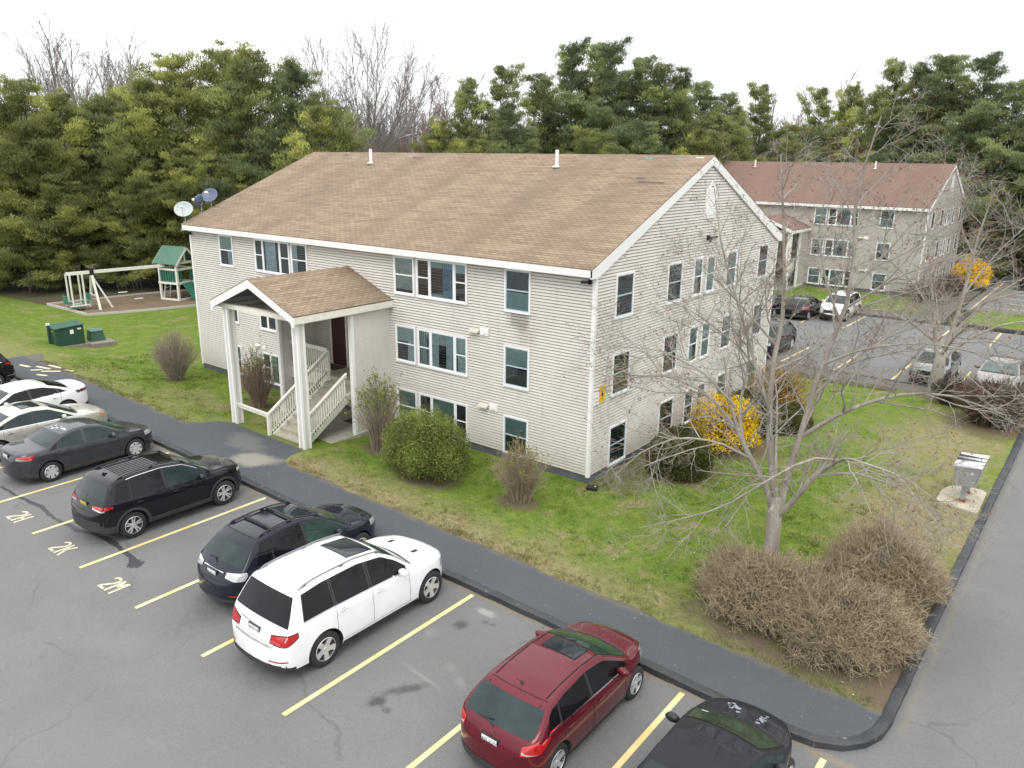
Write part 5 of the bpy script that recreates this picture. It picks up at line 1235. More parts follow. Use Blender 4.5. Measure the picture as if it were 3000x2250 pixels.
# beige sedan (nose to the walk) ---------------------------------
Ba = Body(4.88, .925, [(0, .60), (.02, .80), (.08, .88), (.14, 1.04), (.40, 1.08), (.85, 1.12), (1.4, 1.32), (1.8, 1.43), (2.3, 1.46), (2.8, 1.41), (3.2, 1.24), (3.72, 1.0), (4.2, .95), (4.65, .84), (4.84, .65), (4.88, .5)],
          [(0, .90), (.4, 1.0), (1.2, .98), (2.4, .95), (3.3, .93), (4.0, .88), (4.6, .76), (4.88, .62)], [(0, .34), (.4, .26), (.9, .22), (4.0, .20), (4.5, .23), (4.88, .30)], k=.46, crown=.05, n=9, nf=5, wr=.34, axr=1.05, axf=3.84, br=.12, bf=.18)
BEIGEP = paint('champagne beige paint', (.56, .54, .48), .28, metal=.45)
bei = dict(body=Ba, paint=BEIGEP, windows=[(1.0, 1.25, .2, .1, GL_D), (1.30, 2.22, .1, 0, GL_G), (2.30, 3.45, 0, 0, GL_G)], ws=(2.88, 3.64), rw=(.95, 1.55, GL_G, .07), wsm=GL_T, sunroof=(2.05, 2.62, .40),
    seams=[1.25, 2.26, 3.3], handles=[1.45, 2.5], mirror=3.15, spokes=7, sw=.12, bonnet=(3.75, 4.6), mirror_mat=BEIGEP,
    lamps=[('tail_lamp', RED_L, 'side', (.05, .4, .82, .98)), ('headlamp', CLR_L, 'side', (4.35, 4.80, .68, .84)), ('indicator', AMB_L, 'side', (4.42, 4.62, .68, .79))],
    trim=[('window_chrome', CHROME, 'side', (1.0, 3.4, lambda x: float(Ba.S(x)) + .012, lambda x: float(Ba.S(x)) + .032))])
car('parked_sedan', 'champagne beige sedan with dark sunroof, its nose at the walkway beside the dark grey sedan', 'sedan', (-16.35, -9.90, cz(-16.3, -9.9)), R_(90), bei)
# white sedan reversed in ----------------------------------------
Bw = Body(4.86, .915, [(0, .56), (.02, .80), (.06, .92), (.10, 1.08), (.22, 1.12), (.75, 1.13), (1.25, 1.30), (1.7, 1.41), (2.2, 1.44), (2.75, 1.39), (3.15, 1.22), (3.70, .98), (4.2, .92), (4.6, .80), (4.82, .6), (4.86, .45)],
          [(0, .94), (.4, 1.05), (1.2, 1.0), (2.4, .95), (3.3, .92), (4.0, .86), (4.6, .74), (4.86, .6)], [(0, .36), (.4, .28), (.9, .22), (4.0, .20), (4.5, .23), (4.86, .30)], k=.46, crown=.05, n=8, nf=5, wr=.34, axr=1.05, axf=3.86, br=.12, bf=.18)
whs = dict(body=Bw, paint=WHITEP, windows=[(.92, 1.22, .22, .1, GL_D), (1.26, 2.18, .1, 0, GL_D), (2.26, 3.42, 0, 0, GL_D)], ws=(2.85, 3.60), rw=(.82, 1.50, GL_D, .05), wsm=GL_G,
    seams=[1.22, 2.22, 3.25], handles=[1.45, 2.5], mirror=3.1, spokes=5, sw=.08, bonnet=(3.7, 4.55),
    wraps=[('tail_lamp', P('dark red tail lamp', (.12, .008, .02), .12, coat=1), .40, .46, (.92, .89, .93), (.97, 1.01, .97))],
    lamps=[ ('headlamp', CLR_L, 'side', (4.3, 4.75, .66, .80))],
    trim=[('diffuser', ARCH, 'side', (.01, .40, lambda x: float(Bw.B(x)), lambda x: float(Bw.B(x)) + .12))])
car('parked_sedan', 'white sedan backed in beside the beige sedan, its tail over the walkway', 'sedan', (-19.1, -9.35, cz(-19, -9.3)), R_(-90), whs)
# black SUV far left ---------------------------------------------
fsu = dict(rav); fsu.update(paint=BLACKP, cladding=False, plate=None, badge=None, wiper=None, extra=[], mirror_mat=BLACKP, rails=None, antenna=None,
    trim=[('bumper_strip', CHROME, 'side', (.02, .5, .52, .55)), ('window_chrome', CHROME, 'side', (.6, 2.95, lambda x: float(Br.S(x)) + .012, lambda x: float(Br.S(x)) + .03))])
car('parked_suv', 'black SUV backed in at the far left edge, only its tail in view', 'SUV', (-24.75, -9.75, cz(-25, -9.7)), R_(-90), fsu)
# old black sedan bottom -----------------------------------------
Bo = Body(4.62, .92, [(0, .58), (.02, .76), (.08, .84), (.12, 1.00), (.30, 1.04), (.95, 1.06), (1.25, 1.2), (1.6, 1.35), (2.0, 1.42), (2.4, 1.42), (2.85, 1.34), (3.15, 1.20), (3.72, .955), (4.15, .89), (4.48, .76), (4.6, .58), (4.62, .45)],
          [(0, .86), (.4, .96), (1.2, .94), (2.2, .91), (3.2, .89), (3.9, .83), (4.4, .70), (4.62, .58)], [(0, .34), (.4, .26), (.9, .22), (3.7, .20), (4.3, .23), (4.62, .30)], k=.47, crown=.06, n=9, nf=4.2, wr=.315, axr=.98, axf=3.66, br=.12, bf=.21)
FADED = paint('faded black paint', (.020, .021, .025), .34, coat=.35)
def scuffs(root, b, fin, top_patch, side_patch):
    for (cx, cy, n_) in ((4.02, .28, 16), (3.98, -.26, 11)):
        mb = MB()
        for i in range(n_):
            x = cx + random.gauss(0, .055); y = cy + random.gauss(0, .075); r = random.uniform(.015, .045); n = 8
            mb.face([b.pt(x + r * random.uniform(.4, 1.1) * math.cos(2 * math.pi * k / n), y + r * random.uniform(.5, 1.3) * math.sin(2 * math.pi * k / n), .003 + .0004 * i) for k in range(n)])
        fin(mb, 'peeled_paint', P('chalky worn lacquer', (.22, .24, .28), .8, var=.2, scale=20), recalc=False)
    g = MB(); g.grid(lambda u, v: b.pt(3.40 + .05 * v - .21 * .0, .50 + .12 * u - .0, .012), 2, 1); fin(g, 'windscreen_sticker', P('pale green sticker', (.35, .6, .45), .6))
blk = dict(body=Bo, paint=FADED, windows=[(1.02, 1.26, .16, .08, GL_D), (1.30, 2.12, .08, 0, GL_D), (2.20, 3.36, 0, 0, GL_G)], ws=(2.88, 3.60), rw=(1.0, 1.54, GL_G, .07), wsm=P('green windscreen reflection glass', (.028, .050, .032), .05, var=.4, scale=2.5),
    seams=[1.2, 2.16, 3.2], handles=[1.4, 2.4], mirror=3.02, spokes=5, sw=.08, bonnet=(3.72, 4.32), mirror_mat=BLACKPL,
    lamps=[('headlamp', YEL_L, 'side', (4.0, 4.52, lambda x: .60, lambda x: .92)), ('tail_lamp', RED_L, 'side', (.05, .42, .80, .95))],
    trim=[('side_strip', P('gold pinstripe', (.35, .27, .10), .4), 'side', (3.98, 4.4, .52, .55))], extra=[scuffs])
car('parked_sedan', 'old black sedan with yellowed headlamps and peeling bonnet parked nearest the curb corner', 'sedan', (8.58, -9.88, cz(8.3, -9.9)), R_(90), blk)

# ---- cars in the rear car park
NAVY = paint('navy blue paint', (.015, .035, .075), .22, metal=.3); SILV = paint('grey silver paint', (.20, .205, .215), .26, metal=.6); GOLD = paint('light bronze silver paint', (.27, .25, .235), .26, metal=.5)
v = dict(foc); v.update(paint=NAVY, mirror_mat=NAVY, sunroof=None, whip=None, plate=None, badge=None, wiper=None); 
car('parked_hatchback', 'navy blue hatchback in the rear car park, closest to the near gable edge', 'hatchback', (-7.1, 34.6, cz(-7.1, 34.6)), R_(90), v)
v = dict(foc); v.update(paint=BLACKP, mirror_mat=BLACKP, sunroof=None, whip=None, plate=None, badge=None, wiper=None)
car('parked_hatchback', 'black hatchback in the rear car park between the navy hatchback and white crossover', 'hatchback', (-4.95, 35.2, cz(-4.95, 35.2)), R_(90), v)
def face_trim(root, b, fin, top_patch, side_patch):
    L = b.L; g = MB(); z0 = .62
    g.box(L - .10, L + .005, -.42, .42, .60, .80); fin(g, 'grille', BLACKPL, smooth=False, bevel=.02)
    g = MB(); g.box(L - .08, L + .012, -.70, .70, .36, .50); fin(g, 'lower_intake', BLACKPL, smooth=False, bevel=.02)
    g = MB(); g.box(L - .08, L + .014, -.44, .44, .79, .815); fin(g, 'grille_bar', CHROME, smooth=False)
v = dict(rav); v.update(paint=WHITEP, mirror_mat=WHITEP, plate=None, badge=None, wiper=None, extra=[face_trim], wsm=GL_G, windows=[w[:4] + (GL_D,) for w in rav['windows']])
car('parked_crossover', 'white crossover facing forwards with black trim in front of the second block', 'crossover', (-2.85, 36.5, cz(-2.8, 36.5)), R_(-90), v)
v = dict(lex); v.update(paint=BLACKP, mirror_mat=BLACKP, plate=None, badge=None, wiper=None, rails=None, crossbars=[], wsm=GL_G, extra=[face_trim])
car('parked_crossover', 'black crossover half hidden behind the back corner of the near gable', 'crossover', (-2.7, 22.7, cz(-2.7, 22.7)), R_(-90), v)
v = dict(gry); v.update(paint=SILV, mirror_mat=SILV, plate=None, badge=None, wsm=GL_G, extra=[face_trim])
car('parked_sedan', 'grey sedan facing the lawn behind the second bare maple', 'sedan', (5.75, 22.8, cz(5.7, 22.8)), R_(-90), v)
v = dict(whs); v.update(paint=GOLD, mirror_mat=GOLD, wsm=cglass('pale sky reflecting glass', (.10, .14, .13)), extra=[face_trim])
car('parked_sedan', 'bronze silver sedan with a wide pale windscreen at the right edge, above the brown bush', 'sedan', (8.55, 22.7, cz(8.5, 22.7)), R_(-90), v)
v = dict(rav); v.update(paint=BLACKP, mirror_mat=BLACKP, plate=None, badge=None, wiper=None, extra=[], wsm=GL_G)
car('parked_suv', 'dark SUV standing alone in the far striped car park at the right edge', 'SUV', (7.4, 59.5, cz(7.4, 59.5)), R_(180), v)
# ---------------------------------------------------------------- vegetation materials
def tone_mat(name, rough=.8, trans=.25, objvar=.12):
    m, nt, N, L, b = new_mat(name); b.inputs['Roughness'].default_value = rough; b.inputs['Specular IOR Level'].default_value = .25
    at = N.new('ShaderNodeAttribute'); at.attribute_name = 'tone'; oi = N.new('ShaderNodeObjectInfo')
    r = N.new('ShaderNodeMapRange'); r.inputs[3].default_value = 1 - objvar; r.inputs[4].default_value = 1 + objvar; L.new(oi.outputs['Random'], r.inputs[0])
    sc = N.new('ShaderNodeVectorMath'); sc.operation = 'SCALE'; L.new(at.outputs['Color'], sc.inputs[0]); L.new(r.outputs[0], sc.inputs['Scale']); L.new(sc.outputs[0], b.inputs['Base Color'])
    if trans:
        tr = N.new('ShaderNodeBsdfTranslucent'); L.new(sc.outputs[0], tr.inputs[0]); mx = N.new('ShaderNodeMixShader'); mx.inputs[0].default_value = trans
        L.new(b.outputs[0], mx.inputs[1]); L.new(tr.outputs[0], mx.inputs[2]); L.new(mx.outputs[0], N['Material Output'].inputs[0])
    return m
M_NEEDLE = tone_mat('pine needles', .7, .42, .12)
M_LEAF = tone_mat('shrub leaves', .6, .3, .05)
M_TWIG = tone_mat('shrub twigs', .9, 0, .05)
t = NT('lichen grey bark'); t.b.inputs['Roughness'].default_value = .9
c = t.mix(t.rng(t.noise(2.2, 5, stretch=(1, 1, .4)), .35, .65), (.27, .235, .195), (.38, .35, .305)); c = t.mix(t.rng(t.noise(7, 6, .7, stretch=(1, 1, .35)), .55, .66, 0, .7), c, (.52, .52, .47))
c = t.mix(t.rng(t.noise(22, 5, .7, stretch=(1, 1, .15)), .5, .7, 0, .45), c, (.13, .105, .085)); t.col(c); t.bump(t.noise(26, 5, .7, stretch=(1, 1, .15)), .9, .03); M_BARK = t.m
t = NT('pine bark'); t.b.inputs['Roughness'].default_value = .95
c = t.mix(t.rng(t.noise(5, 5, stretch=(1, 1, .3)), .35, .65), (.075, .062, .055), (.13, .11, .095)); t.col(c); M_PBARK = t.m
t = NT('distant grey bark'); t.b.inputs['Roughness'].default_value = .9
c = t.mix(t.rng(t.noise(.6, 4), .35, .65), (.21, .19, .175), (.27, .245, .22)); t.col(c); M_DBARK = t.m
t = NT('distant reddish twigs'); t.b.inputs['Roughness'].default_value = .9
c = t.mix(t.rng(t.noise(.25, 4), .35, .65), (.24, .17, .15), (.24, .20, .175)); t.col(c); M_RBARK = t.m
M_BUD = P('dark red tree buds', (.16, .055, .035), .8, var=.4, scale=3)

# ---------------------------------------------------------------- pines
def nrm(a): return a / (np.linalg.norm(a, axis=-1, keepdims=True) + 1e-9)
def pine_mesh(name, H, seed, width=4.2, base=.16, lean=.0, nb=1.0, pal=0):
    g = np.random.default_rng(seed); root = bpy.data.objects.new(name, None)
    # trunk
    tp = [(0, 0, -.3)]; ang = g.uniform(0, 6.28)
    zz = np.linspace(0, H, 9); px = np.cumsum(g.normal(0, .09, 9)) + lean * zz / H; py = np.cumsum(g.normal(0, .09, 9))
    px -= px[0]; py -= py[0]
    tr = MB(); tr.tube([(px[i], py[i], zz[i] - (.3 if i == 0 else 0)) for i in range(9)], [max(.03, .24 * (H / 16) * (1 - zz[i] / H) ** .8) for i in range(9)], 7)
    P_, R_l, C, Cn_, Cs, tone = [], [], [], [], [], []
    nbr = int(66 * nb * H / 16)
    lob = g.uniform(0, 6.28, 3); la = g.uniform(.10, .28, 3)
    for i in range(nbr):
        wh = int(nbr / 5.0); f = base + (1 - base) * ((i // 5 + .5 + g.normal(0, .10)) / wh) ** .92; f = min(max(f, base * .8), .997); h = H * f
        a = i * 1.2566 + (i // 5) * .83 + g.normal(0, .28)
        env = (min(1, (f - base) / .16 + .42)) * (1 - f) ** .62 * 1.35 + .05
        env *= 1 + sum(la[k] * math.sin((k + 1) * a + lob[k] + 5 * f * (k + 1)) for k in range(3))
        Lb = width * max(.12, env) * g.choice([.45, .7, .9, 1.0, 1.15, 1.3])
        x0 = np.array([np.interp(h, zz, px), np.interp(h, zz, py), h]); rise = -.08 + .15 * f + .75 * f ** 2.5 + g.normal(0, .10)
        d = np.array([math.cos(a), math.sin(a), rise]); K = 6; ts = np.linspace(0, 1, K)[:, None]
        pts = x0 + d * Lb * ts + np.array([0, 0, 1]) * Lb * .24 * (ts ** 2 - ts * .5)
        P_.append(pts); R_l.append(np.linspace(.055, .012, K) * (.5 + Lb / width * .6))
        br_t = g.uniform(.72, 1.35); yel = g.uniform(0, 1)
        nc = max(3, int(Lb * 3.3))
        for q in range(nc):
            s = (q + .7) / nc; s = .40 + .62 * s
            p = x0 + d * Lb * s + np.array([0, 0, 1]) * Lb * .24 * (s * s - s * .5); side = np.array([-math.sin(a), math.cos(a), 0])
            p = p + side * g.normal(0, .24 * Lb * .5 * (1.15 - abs(s - .65))) + np.array([0, 0, g.normal(.03, .17) * (.5 + s)])
            C.append(p); Cn_.append(nrm(d * .6 + side * g.normal(0, .45) + np.array([0, 0, .55]))); Cs.append(g.uniform(.36, .62) * (.85 + .25 * Lb / width)); tone.append((br_t * g.uniform(.85, 1.15), yel))
    V, F = tubes(np.array(P_), np.array(R_l), 4)
    tv = np.array(tr.v); o = len(tv)
    C = np.array(C); Cn_ = np.array(Cn_); Cs = np.array(Cs); tone = np.array(tone); n = len(C); M = 92
    # needle tufts: slim triangles fanning out of each clump
    dirs = nrm(g.normal(0, 1, (n, M, 3)) * np.array([1, 1, .45]) + Cn_[:, None, :] * .8 + np.array([0, 0, .75]))
    org = C[:, None, :] + g.normal(0, 1, (n, M, 3)) * (Cs[:, None, None] * np.array([.60, .60, .25]))
    ln = (.10 + Cs[:, None] * g.uniform(.18, .36, (n, M)))[..., None]
    sd = nrm(np.cross(dirs, g.normal(0, 1, (n, M, 3)))) * (.020 + .026 * Cs[:, None, None])
    A = org - sd; Bv = org + sd; D_ = org + dirs * ln + sd * .35; E_ = org + dirs * ln - sd * .35
    NV = np.stack([A, Bv, D_, E_], 2).reshape(-1, 3); NF = np.arange(len(NV)).reshape(-1, 4)
    g1 = np.array([(.160, .182, .070), (.132, .168, .077), (.114, .154, .082)][pal]); g2 = np.array([(.450, .455, .140), (.345, .380, .135), (.270, .315, .132)][pal])
    kk = (tone[:, 1:2] ** 1.5 * .8)[:, None, :] + g.uniform(-.1, .25, (n, M, 1)); kk = np.clip(kk, 0, 1)
    cc = (g1 * (1 - kk) + g2 * kk) * tone[:, 0][:, None, None] * g.uniform(.88, 1.14, (n, M, 1)); cc = np.repeat(cc.reshape(-1, 3), 4, 0)
    return tr, (V, F), (NV, NF, cc)
PINES = {}
def pine(kind, loc, h, rz, label, wscale=1.0, cat='pine tree', group='white pines behind the blocks'):
    if kind not in PINES:
        H, seed, width, base, nb, pal = kind
        tr, (V, F), (NV, NF, cc) = pine_mesh('pine', H, seed, width, base, 0, nb, pal)
        r0 = empty('pine_tree', (0, 0, 0)); tb = tr.build('trunk', M_PBARK, r0, smooth=True)
        np_mesh('limbs', V, F, M_PBARK, r0, smooth=True); np_mesh('crown', NV, NF, M_NEEDLE, r0, cols=cc)
        PINES[kind] = (r0, H, children(r0)); r = r0
    else:
        r0, H, kids = PINES[kind]; r = r0.copy(); link(r)
        for c_ in kids: q = c_.copy(); link(q); q.parent = r
    H = PINES[kind][1]; s = h * .945 / H; r.location = loc; r.rotation_euler = (0, 0, rz); r.scale = (s * wscale, s * wscale, s); tag(r, label, cat, group); return r
KA = (16, 11, 4.3, .10, 1.0, 0); KB = (16, 23, 3.7, .16, 1.0, 1); KC = (16, 35, 4.8, .05, 1.15, 0); KD = (18, 47, 4.0, .22, .95, 2); KE = (16, 59, 3.3, .12, 1.0, 1); KF = (18, 71, 4.6, .16, 1.05, 2)
ORD = ['leftmost', 'second', 'third', 'fourth', 'fifth', 'sixth', 'seventh', 'eighth', 'ninth', 'tenth', 'eleventh', 'twelfth', 'thirteenth', 'fourteenth', 'fifteenth', 'sixteenth', 'seventeenth', 'eighteenth', 'nineteenth', 'twentieth']
gl_ = np.random.default_rng(5)
def stand(lst, what, where, group):
    for i, (k, x, y, h, ws_) in enumerate(lst):
        o_ = ORD[i] + ('' if i == 0 else ' from the left')
        pine(k, (x, y, h_l(x, y) - .25), h, gl_.uniform(0, 6.28), '%s, %s %s' % (what, o_, where), ws_, group=group)
stand([(KC, -56.5, 4, 15.4, 1.05), (KA, -53.6, 6, 15.6, 1.0), (KC, -51.5, 7.5, 14.6, .95), (KB, -50.4, 9.5, 14.4, 1.0), (KA, -54.0, 13, 15.2, 1.0), (KC, -47.6, 12, 15.6, .9), (KA, -47.3, 14.5, 17.8, 1.0), (KC, -48.5, 19, 18.6, .95), (KA, -42.5, 17.5, 18.2, 1.0), (KB, -40.1, 15.5, 16.8, .95), (KF, -35.4, 16.5, 16.2, .95), (KC, -32.0, 15.5, 13.6, .95)],
      'tall olive green pine', 'in the stand behind the playground', 'pines behind the playground')
stand([(KC, -55.5, .5, 10.8, 1.05), (KA, -51.3, 3.6, 11.2, 1.05), (KC, -49.6, 5.8, 9.8, 1.0), (KA, -47.0, 9.5, 11.0, .95), (KC, -44.6, 12.6, 10.8, .9), (KA, -41.2, 13.0, 10.6, .9), (KC, -38.4, 13.6, 9.8, .9), (KA, -35.0, 14.6, 9.6, .9)],
      'low bushy pine', 'at the edge of the playground lawn', 'low pines at the playground edge')
stand([(KC, -47.4, 44, 14.4, .9), (KB, -46.5, 47, 18.6, .78), (KE, -44.3, 50, 20.3, .82), (KF, -40.0, 46, 15.4, .95), (KB, -38.3, 50, 18.9, .85), (KF, -37.6, 54, 22.4, .85), (KE, -35.4, 56, 22.6, .9), (KF, -32.9, 54, 22.1, .95), (KD, -30.7, 56, 21.2, .95), (KB, -29.3, 58, 20.0, .95), (KF, -28.0, 60, 18.9, .9), (KD, -27.0, 64, 19.2, .9), (KB, -25.0, 66, 17.6, .9), (KE, -22.7, 64, 15.0, .95)],
      'tall dark green pine', 'above the tan roof ridge', 'pines above the near roof')
stand([(KC, -40.5, 41, 12.4, 1.1), (KF, -35.8, 44, 13.5, 1.1), (KA, -31.0, 47, 13.5, 1.1), (KF, -26.0, 50, 14.0, 1.1), (KC, -22.5, 54, 13.5, 1.1), (KA, -18.0, 67, 12.8, 1.0)],
      'spreading lower pine', 'just over the tan roof ridge', 'lower pines over the near roof')
stand([(KE, -27.5, 82, 20.0, .8), (KA, -22.4, 80, 15.0, 1.0), (KE, -20.8, 84, 19.5, .7), (KC, -16.9, 82, 19.3, .68), (KB, -13.3, 80, 18.0, .9), (KE, -11.0, 78, 21.3, .85), (KF, -8.0, 77, 20.3, 1.0), (KD, -5.2, 76, 21.6, 1.05), (KF, -2.0, 74, 20.9, 1.05), (KD, 1.4, 72, 18.6, 1.0), (KF, 4.6, 70, 17.0, 1.0), (KC, 8.0, 73, 15.5, 1.1), (KD, 12.0, 76, 16.0, 1.1)],
      'dense dark pine', 'beyond the reddish roof', 'pines beyond the second block')
stand([(KF, -19.0, 75, 13.6, 1.1), (KC, -13.5, 74, 13.5, 1.05), (KD, -8.0, 72, 13.8, 1.1), (KF, -2.6, 69.5, 13.2, 1.1), (KC, 1.2, 67.5, 9.0, 1.0), (KA, 5.0, 71.5, 9.5, 1.2)],
      'broad lower pine', 'along the back of the reddish roof', 'lower pines behind the second block')

# ---------------------------------------------------------------- bare trees
def grow(g, start, d, L, r0, lvl, out, up=.25, wig=.16, K=6):
    """one wandering branch -> polyline, recorded; returns points, radii"""
    pts = [start]; d = nrm(d); 
    for i in range(K - 1):
        d = nrm(d + g.normal(0, wig, 3) + np.array([0, 0, up * .12])); pts.append(pts[-1] + d * L / (K - 1))
    pts = np.array(pts); rad = np.linspace(r0, r0 * .38, K); out[lvl].append((pts, rad)); return pts, rad, d
def ramify(g, pts, rad, L, lvl, maxl, out, spec):
    if lvl > maxl: return
    n, l0, l1, ang, up, wig = spec[lvl]; K = len(pts)
    n = max(1, int(round(n * (.6 + .4 * L / max(.1, spec[lvl - 1][2] if lvl > 0 else L)))))
    for i in range(n):
        f = .22 + .76 * (i + g.uniform(.1, .9)) / n; q = f * (K - 1); a = int(q); b_ = min(a + 1, K - 1); fr = q - a
        p = pts[a] * (1 - fr) + pts[b_] * fr; dr = nrm(pts[b_] - pts[a] + 1e-6); r = (rad[a] * (1 - fr) + rad[b_] * fr)
        ax = nrm(np.cross(dr, g.normal(0, 1, 3))); th = R_(g.uniform(*ang)); nd = dr * math.cos(th) + ax * math.sin(th); nd = nrm(nd + np.array([0, 0, up]))
        l = g.uniform(l0, l1) * (1.15 - .55 * f); rr = max(.0038 if maxl > 2 else .008, min(r * .62, .0125 * l + .0035) )
        cp, cr, _ = grow(g, p, nd, l, rr, lvl, out, up, wig, 6 if lvl < 3 else 4); ramify(g, cp, cr, l, lvl + 1, maxl, out, spec)
def out_mesh(out, name, mat, root, sides=(8, 6, 5, 3, 3), levels=None):
    Vs, Fs, o = [], [], 0
    for l, lst in out.items():
        if levels is not None and l not in levels: continue
        byK = {}
        for p, r in lst: byK.setdefault(len(p), []).append((p, r))
        for K, items in byK.items():
            V, F = tubes(np.array([i[0] for i in items]), np.array([i[1] for i in items]), sides[min(l, len(sides) - 1)]); Vs.append(V); Fs.append(F + o); o += len(V)
    return np_mesh(name, np.concatenate(Vs), np.concatenate(Fs), mat, root, smooth=True)
def buds(g, out, lv, n, size, root, zmin=0):
    tips = [p[-1] for l in lv for p, r in out[l] if p[-1][2] > zmin]; tips += [p[len(p) // 2] for l in lv for p, r in out[l] if p[-1][2] > zmin]
    tips = np.array(tips); tips = tips[g.permutation(len(tips))[:n]]; M = 4
    c = tips[:, None, :] + g.normal(0, size * .9, (len(tips), M, 3)); base = np.array([(1, 0, 0), (-.5, .87, 0), (-.5, -.87, 0), (0, 0, 1.3)]) * size
    s = g.uniform(.5, 1.2, (len(tips), M, 1, 1)); V = (c[:, :, None, :] + base[None, None] * s).reshape(-1, 3); k = np.arange(len(V) // 4)[:, None, None] * 4
    F = (k + np.array([(0, 1, 3), (1, 2, 3), (2, 0, 3), (0, 2, 1)])[None]).reshape(-1, 3); return np_mesh('buds', V, F, M_BUD, root)

def limb_pts(pl, K=10):
    pl = np.array(pl, float); t_ = np.concatenate([[0], np.cumsum(np.linalg.norm(np.diff(pl, axis=0), axis=1))]); s = np.linspace(0, t_[-1], K)
    # smooth catmull-ish via fine linear then box filter
    f = np.linspace(0, t_[-1], 60); q = np.stack([np.interp(f, t_, pl[:, i]) for i in range(3)], 1); ker = np.ones(9) / 9
    pad = np.concatenate([np.repeat(q[:1], 4, 0), q, np.repeat(q[-1:], 4, 0)]); q = np.stack([np.convolve(pad[:, i], ker, 'valid') for i in range(3)], 1); q[0] = pl[0]; q[-1] = pl[-1]
    return np.stack([np.interp(s, f, q[:, i]) for i in range(3)], 1), t_[-1]
def maple(name, loc, rz, label, limbs, seed, trunk, spec, budn, bare_mat, group):
    g = np.random.default_rng(seed); root = empty(name, loc, rz, label, 'bare tree', group); out = {i: [] for i in range(6)}
    tr = MB(); tr.tube([p[:3] for p in trunk], [p[3] for p in trunk], 14); tr.build('trunk', bare_mat, root, smooth=True)
    for pl, r0, r1 in limbs:
        p, L = limb_pts(pl); rad = np.linspace(r0, r1, len(p)); rad = rad * .76; out[0].append((p, rad)); ramify(g, p, rad, L, 1, 4, out, spec)
    out_mesh(out, 'branches', bare_mat, root, levels=(0, 1)); out_mesh(out, 'twigs', bare_mat, root, levels=(2, 3, 4))
    if budn: buds(g, out, (2, 3, 4), budn, .017, root, 3.0)
    return root
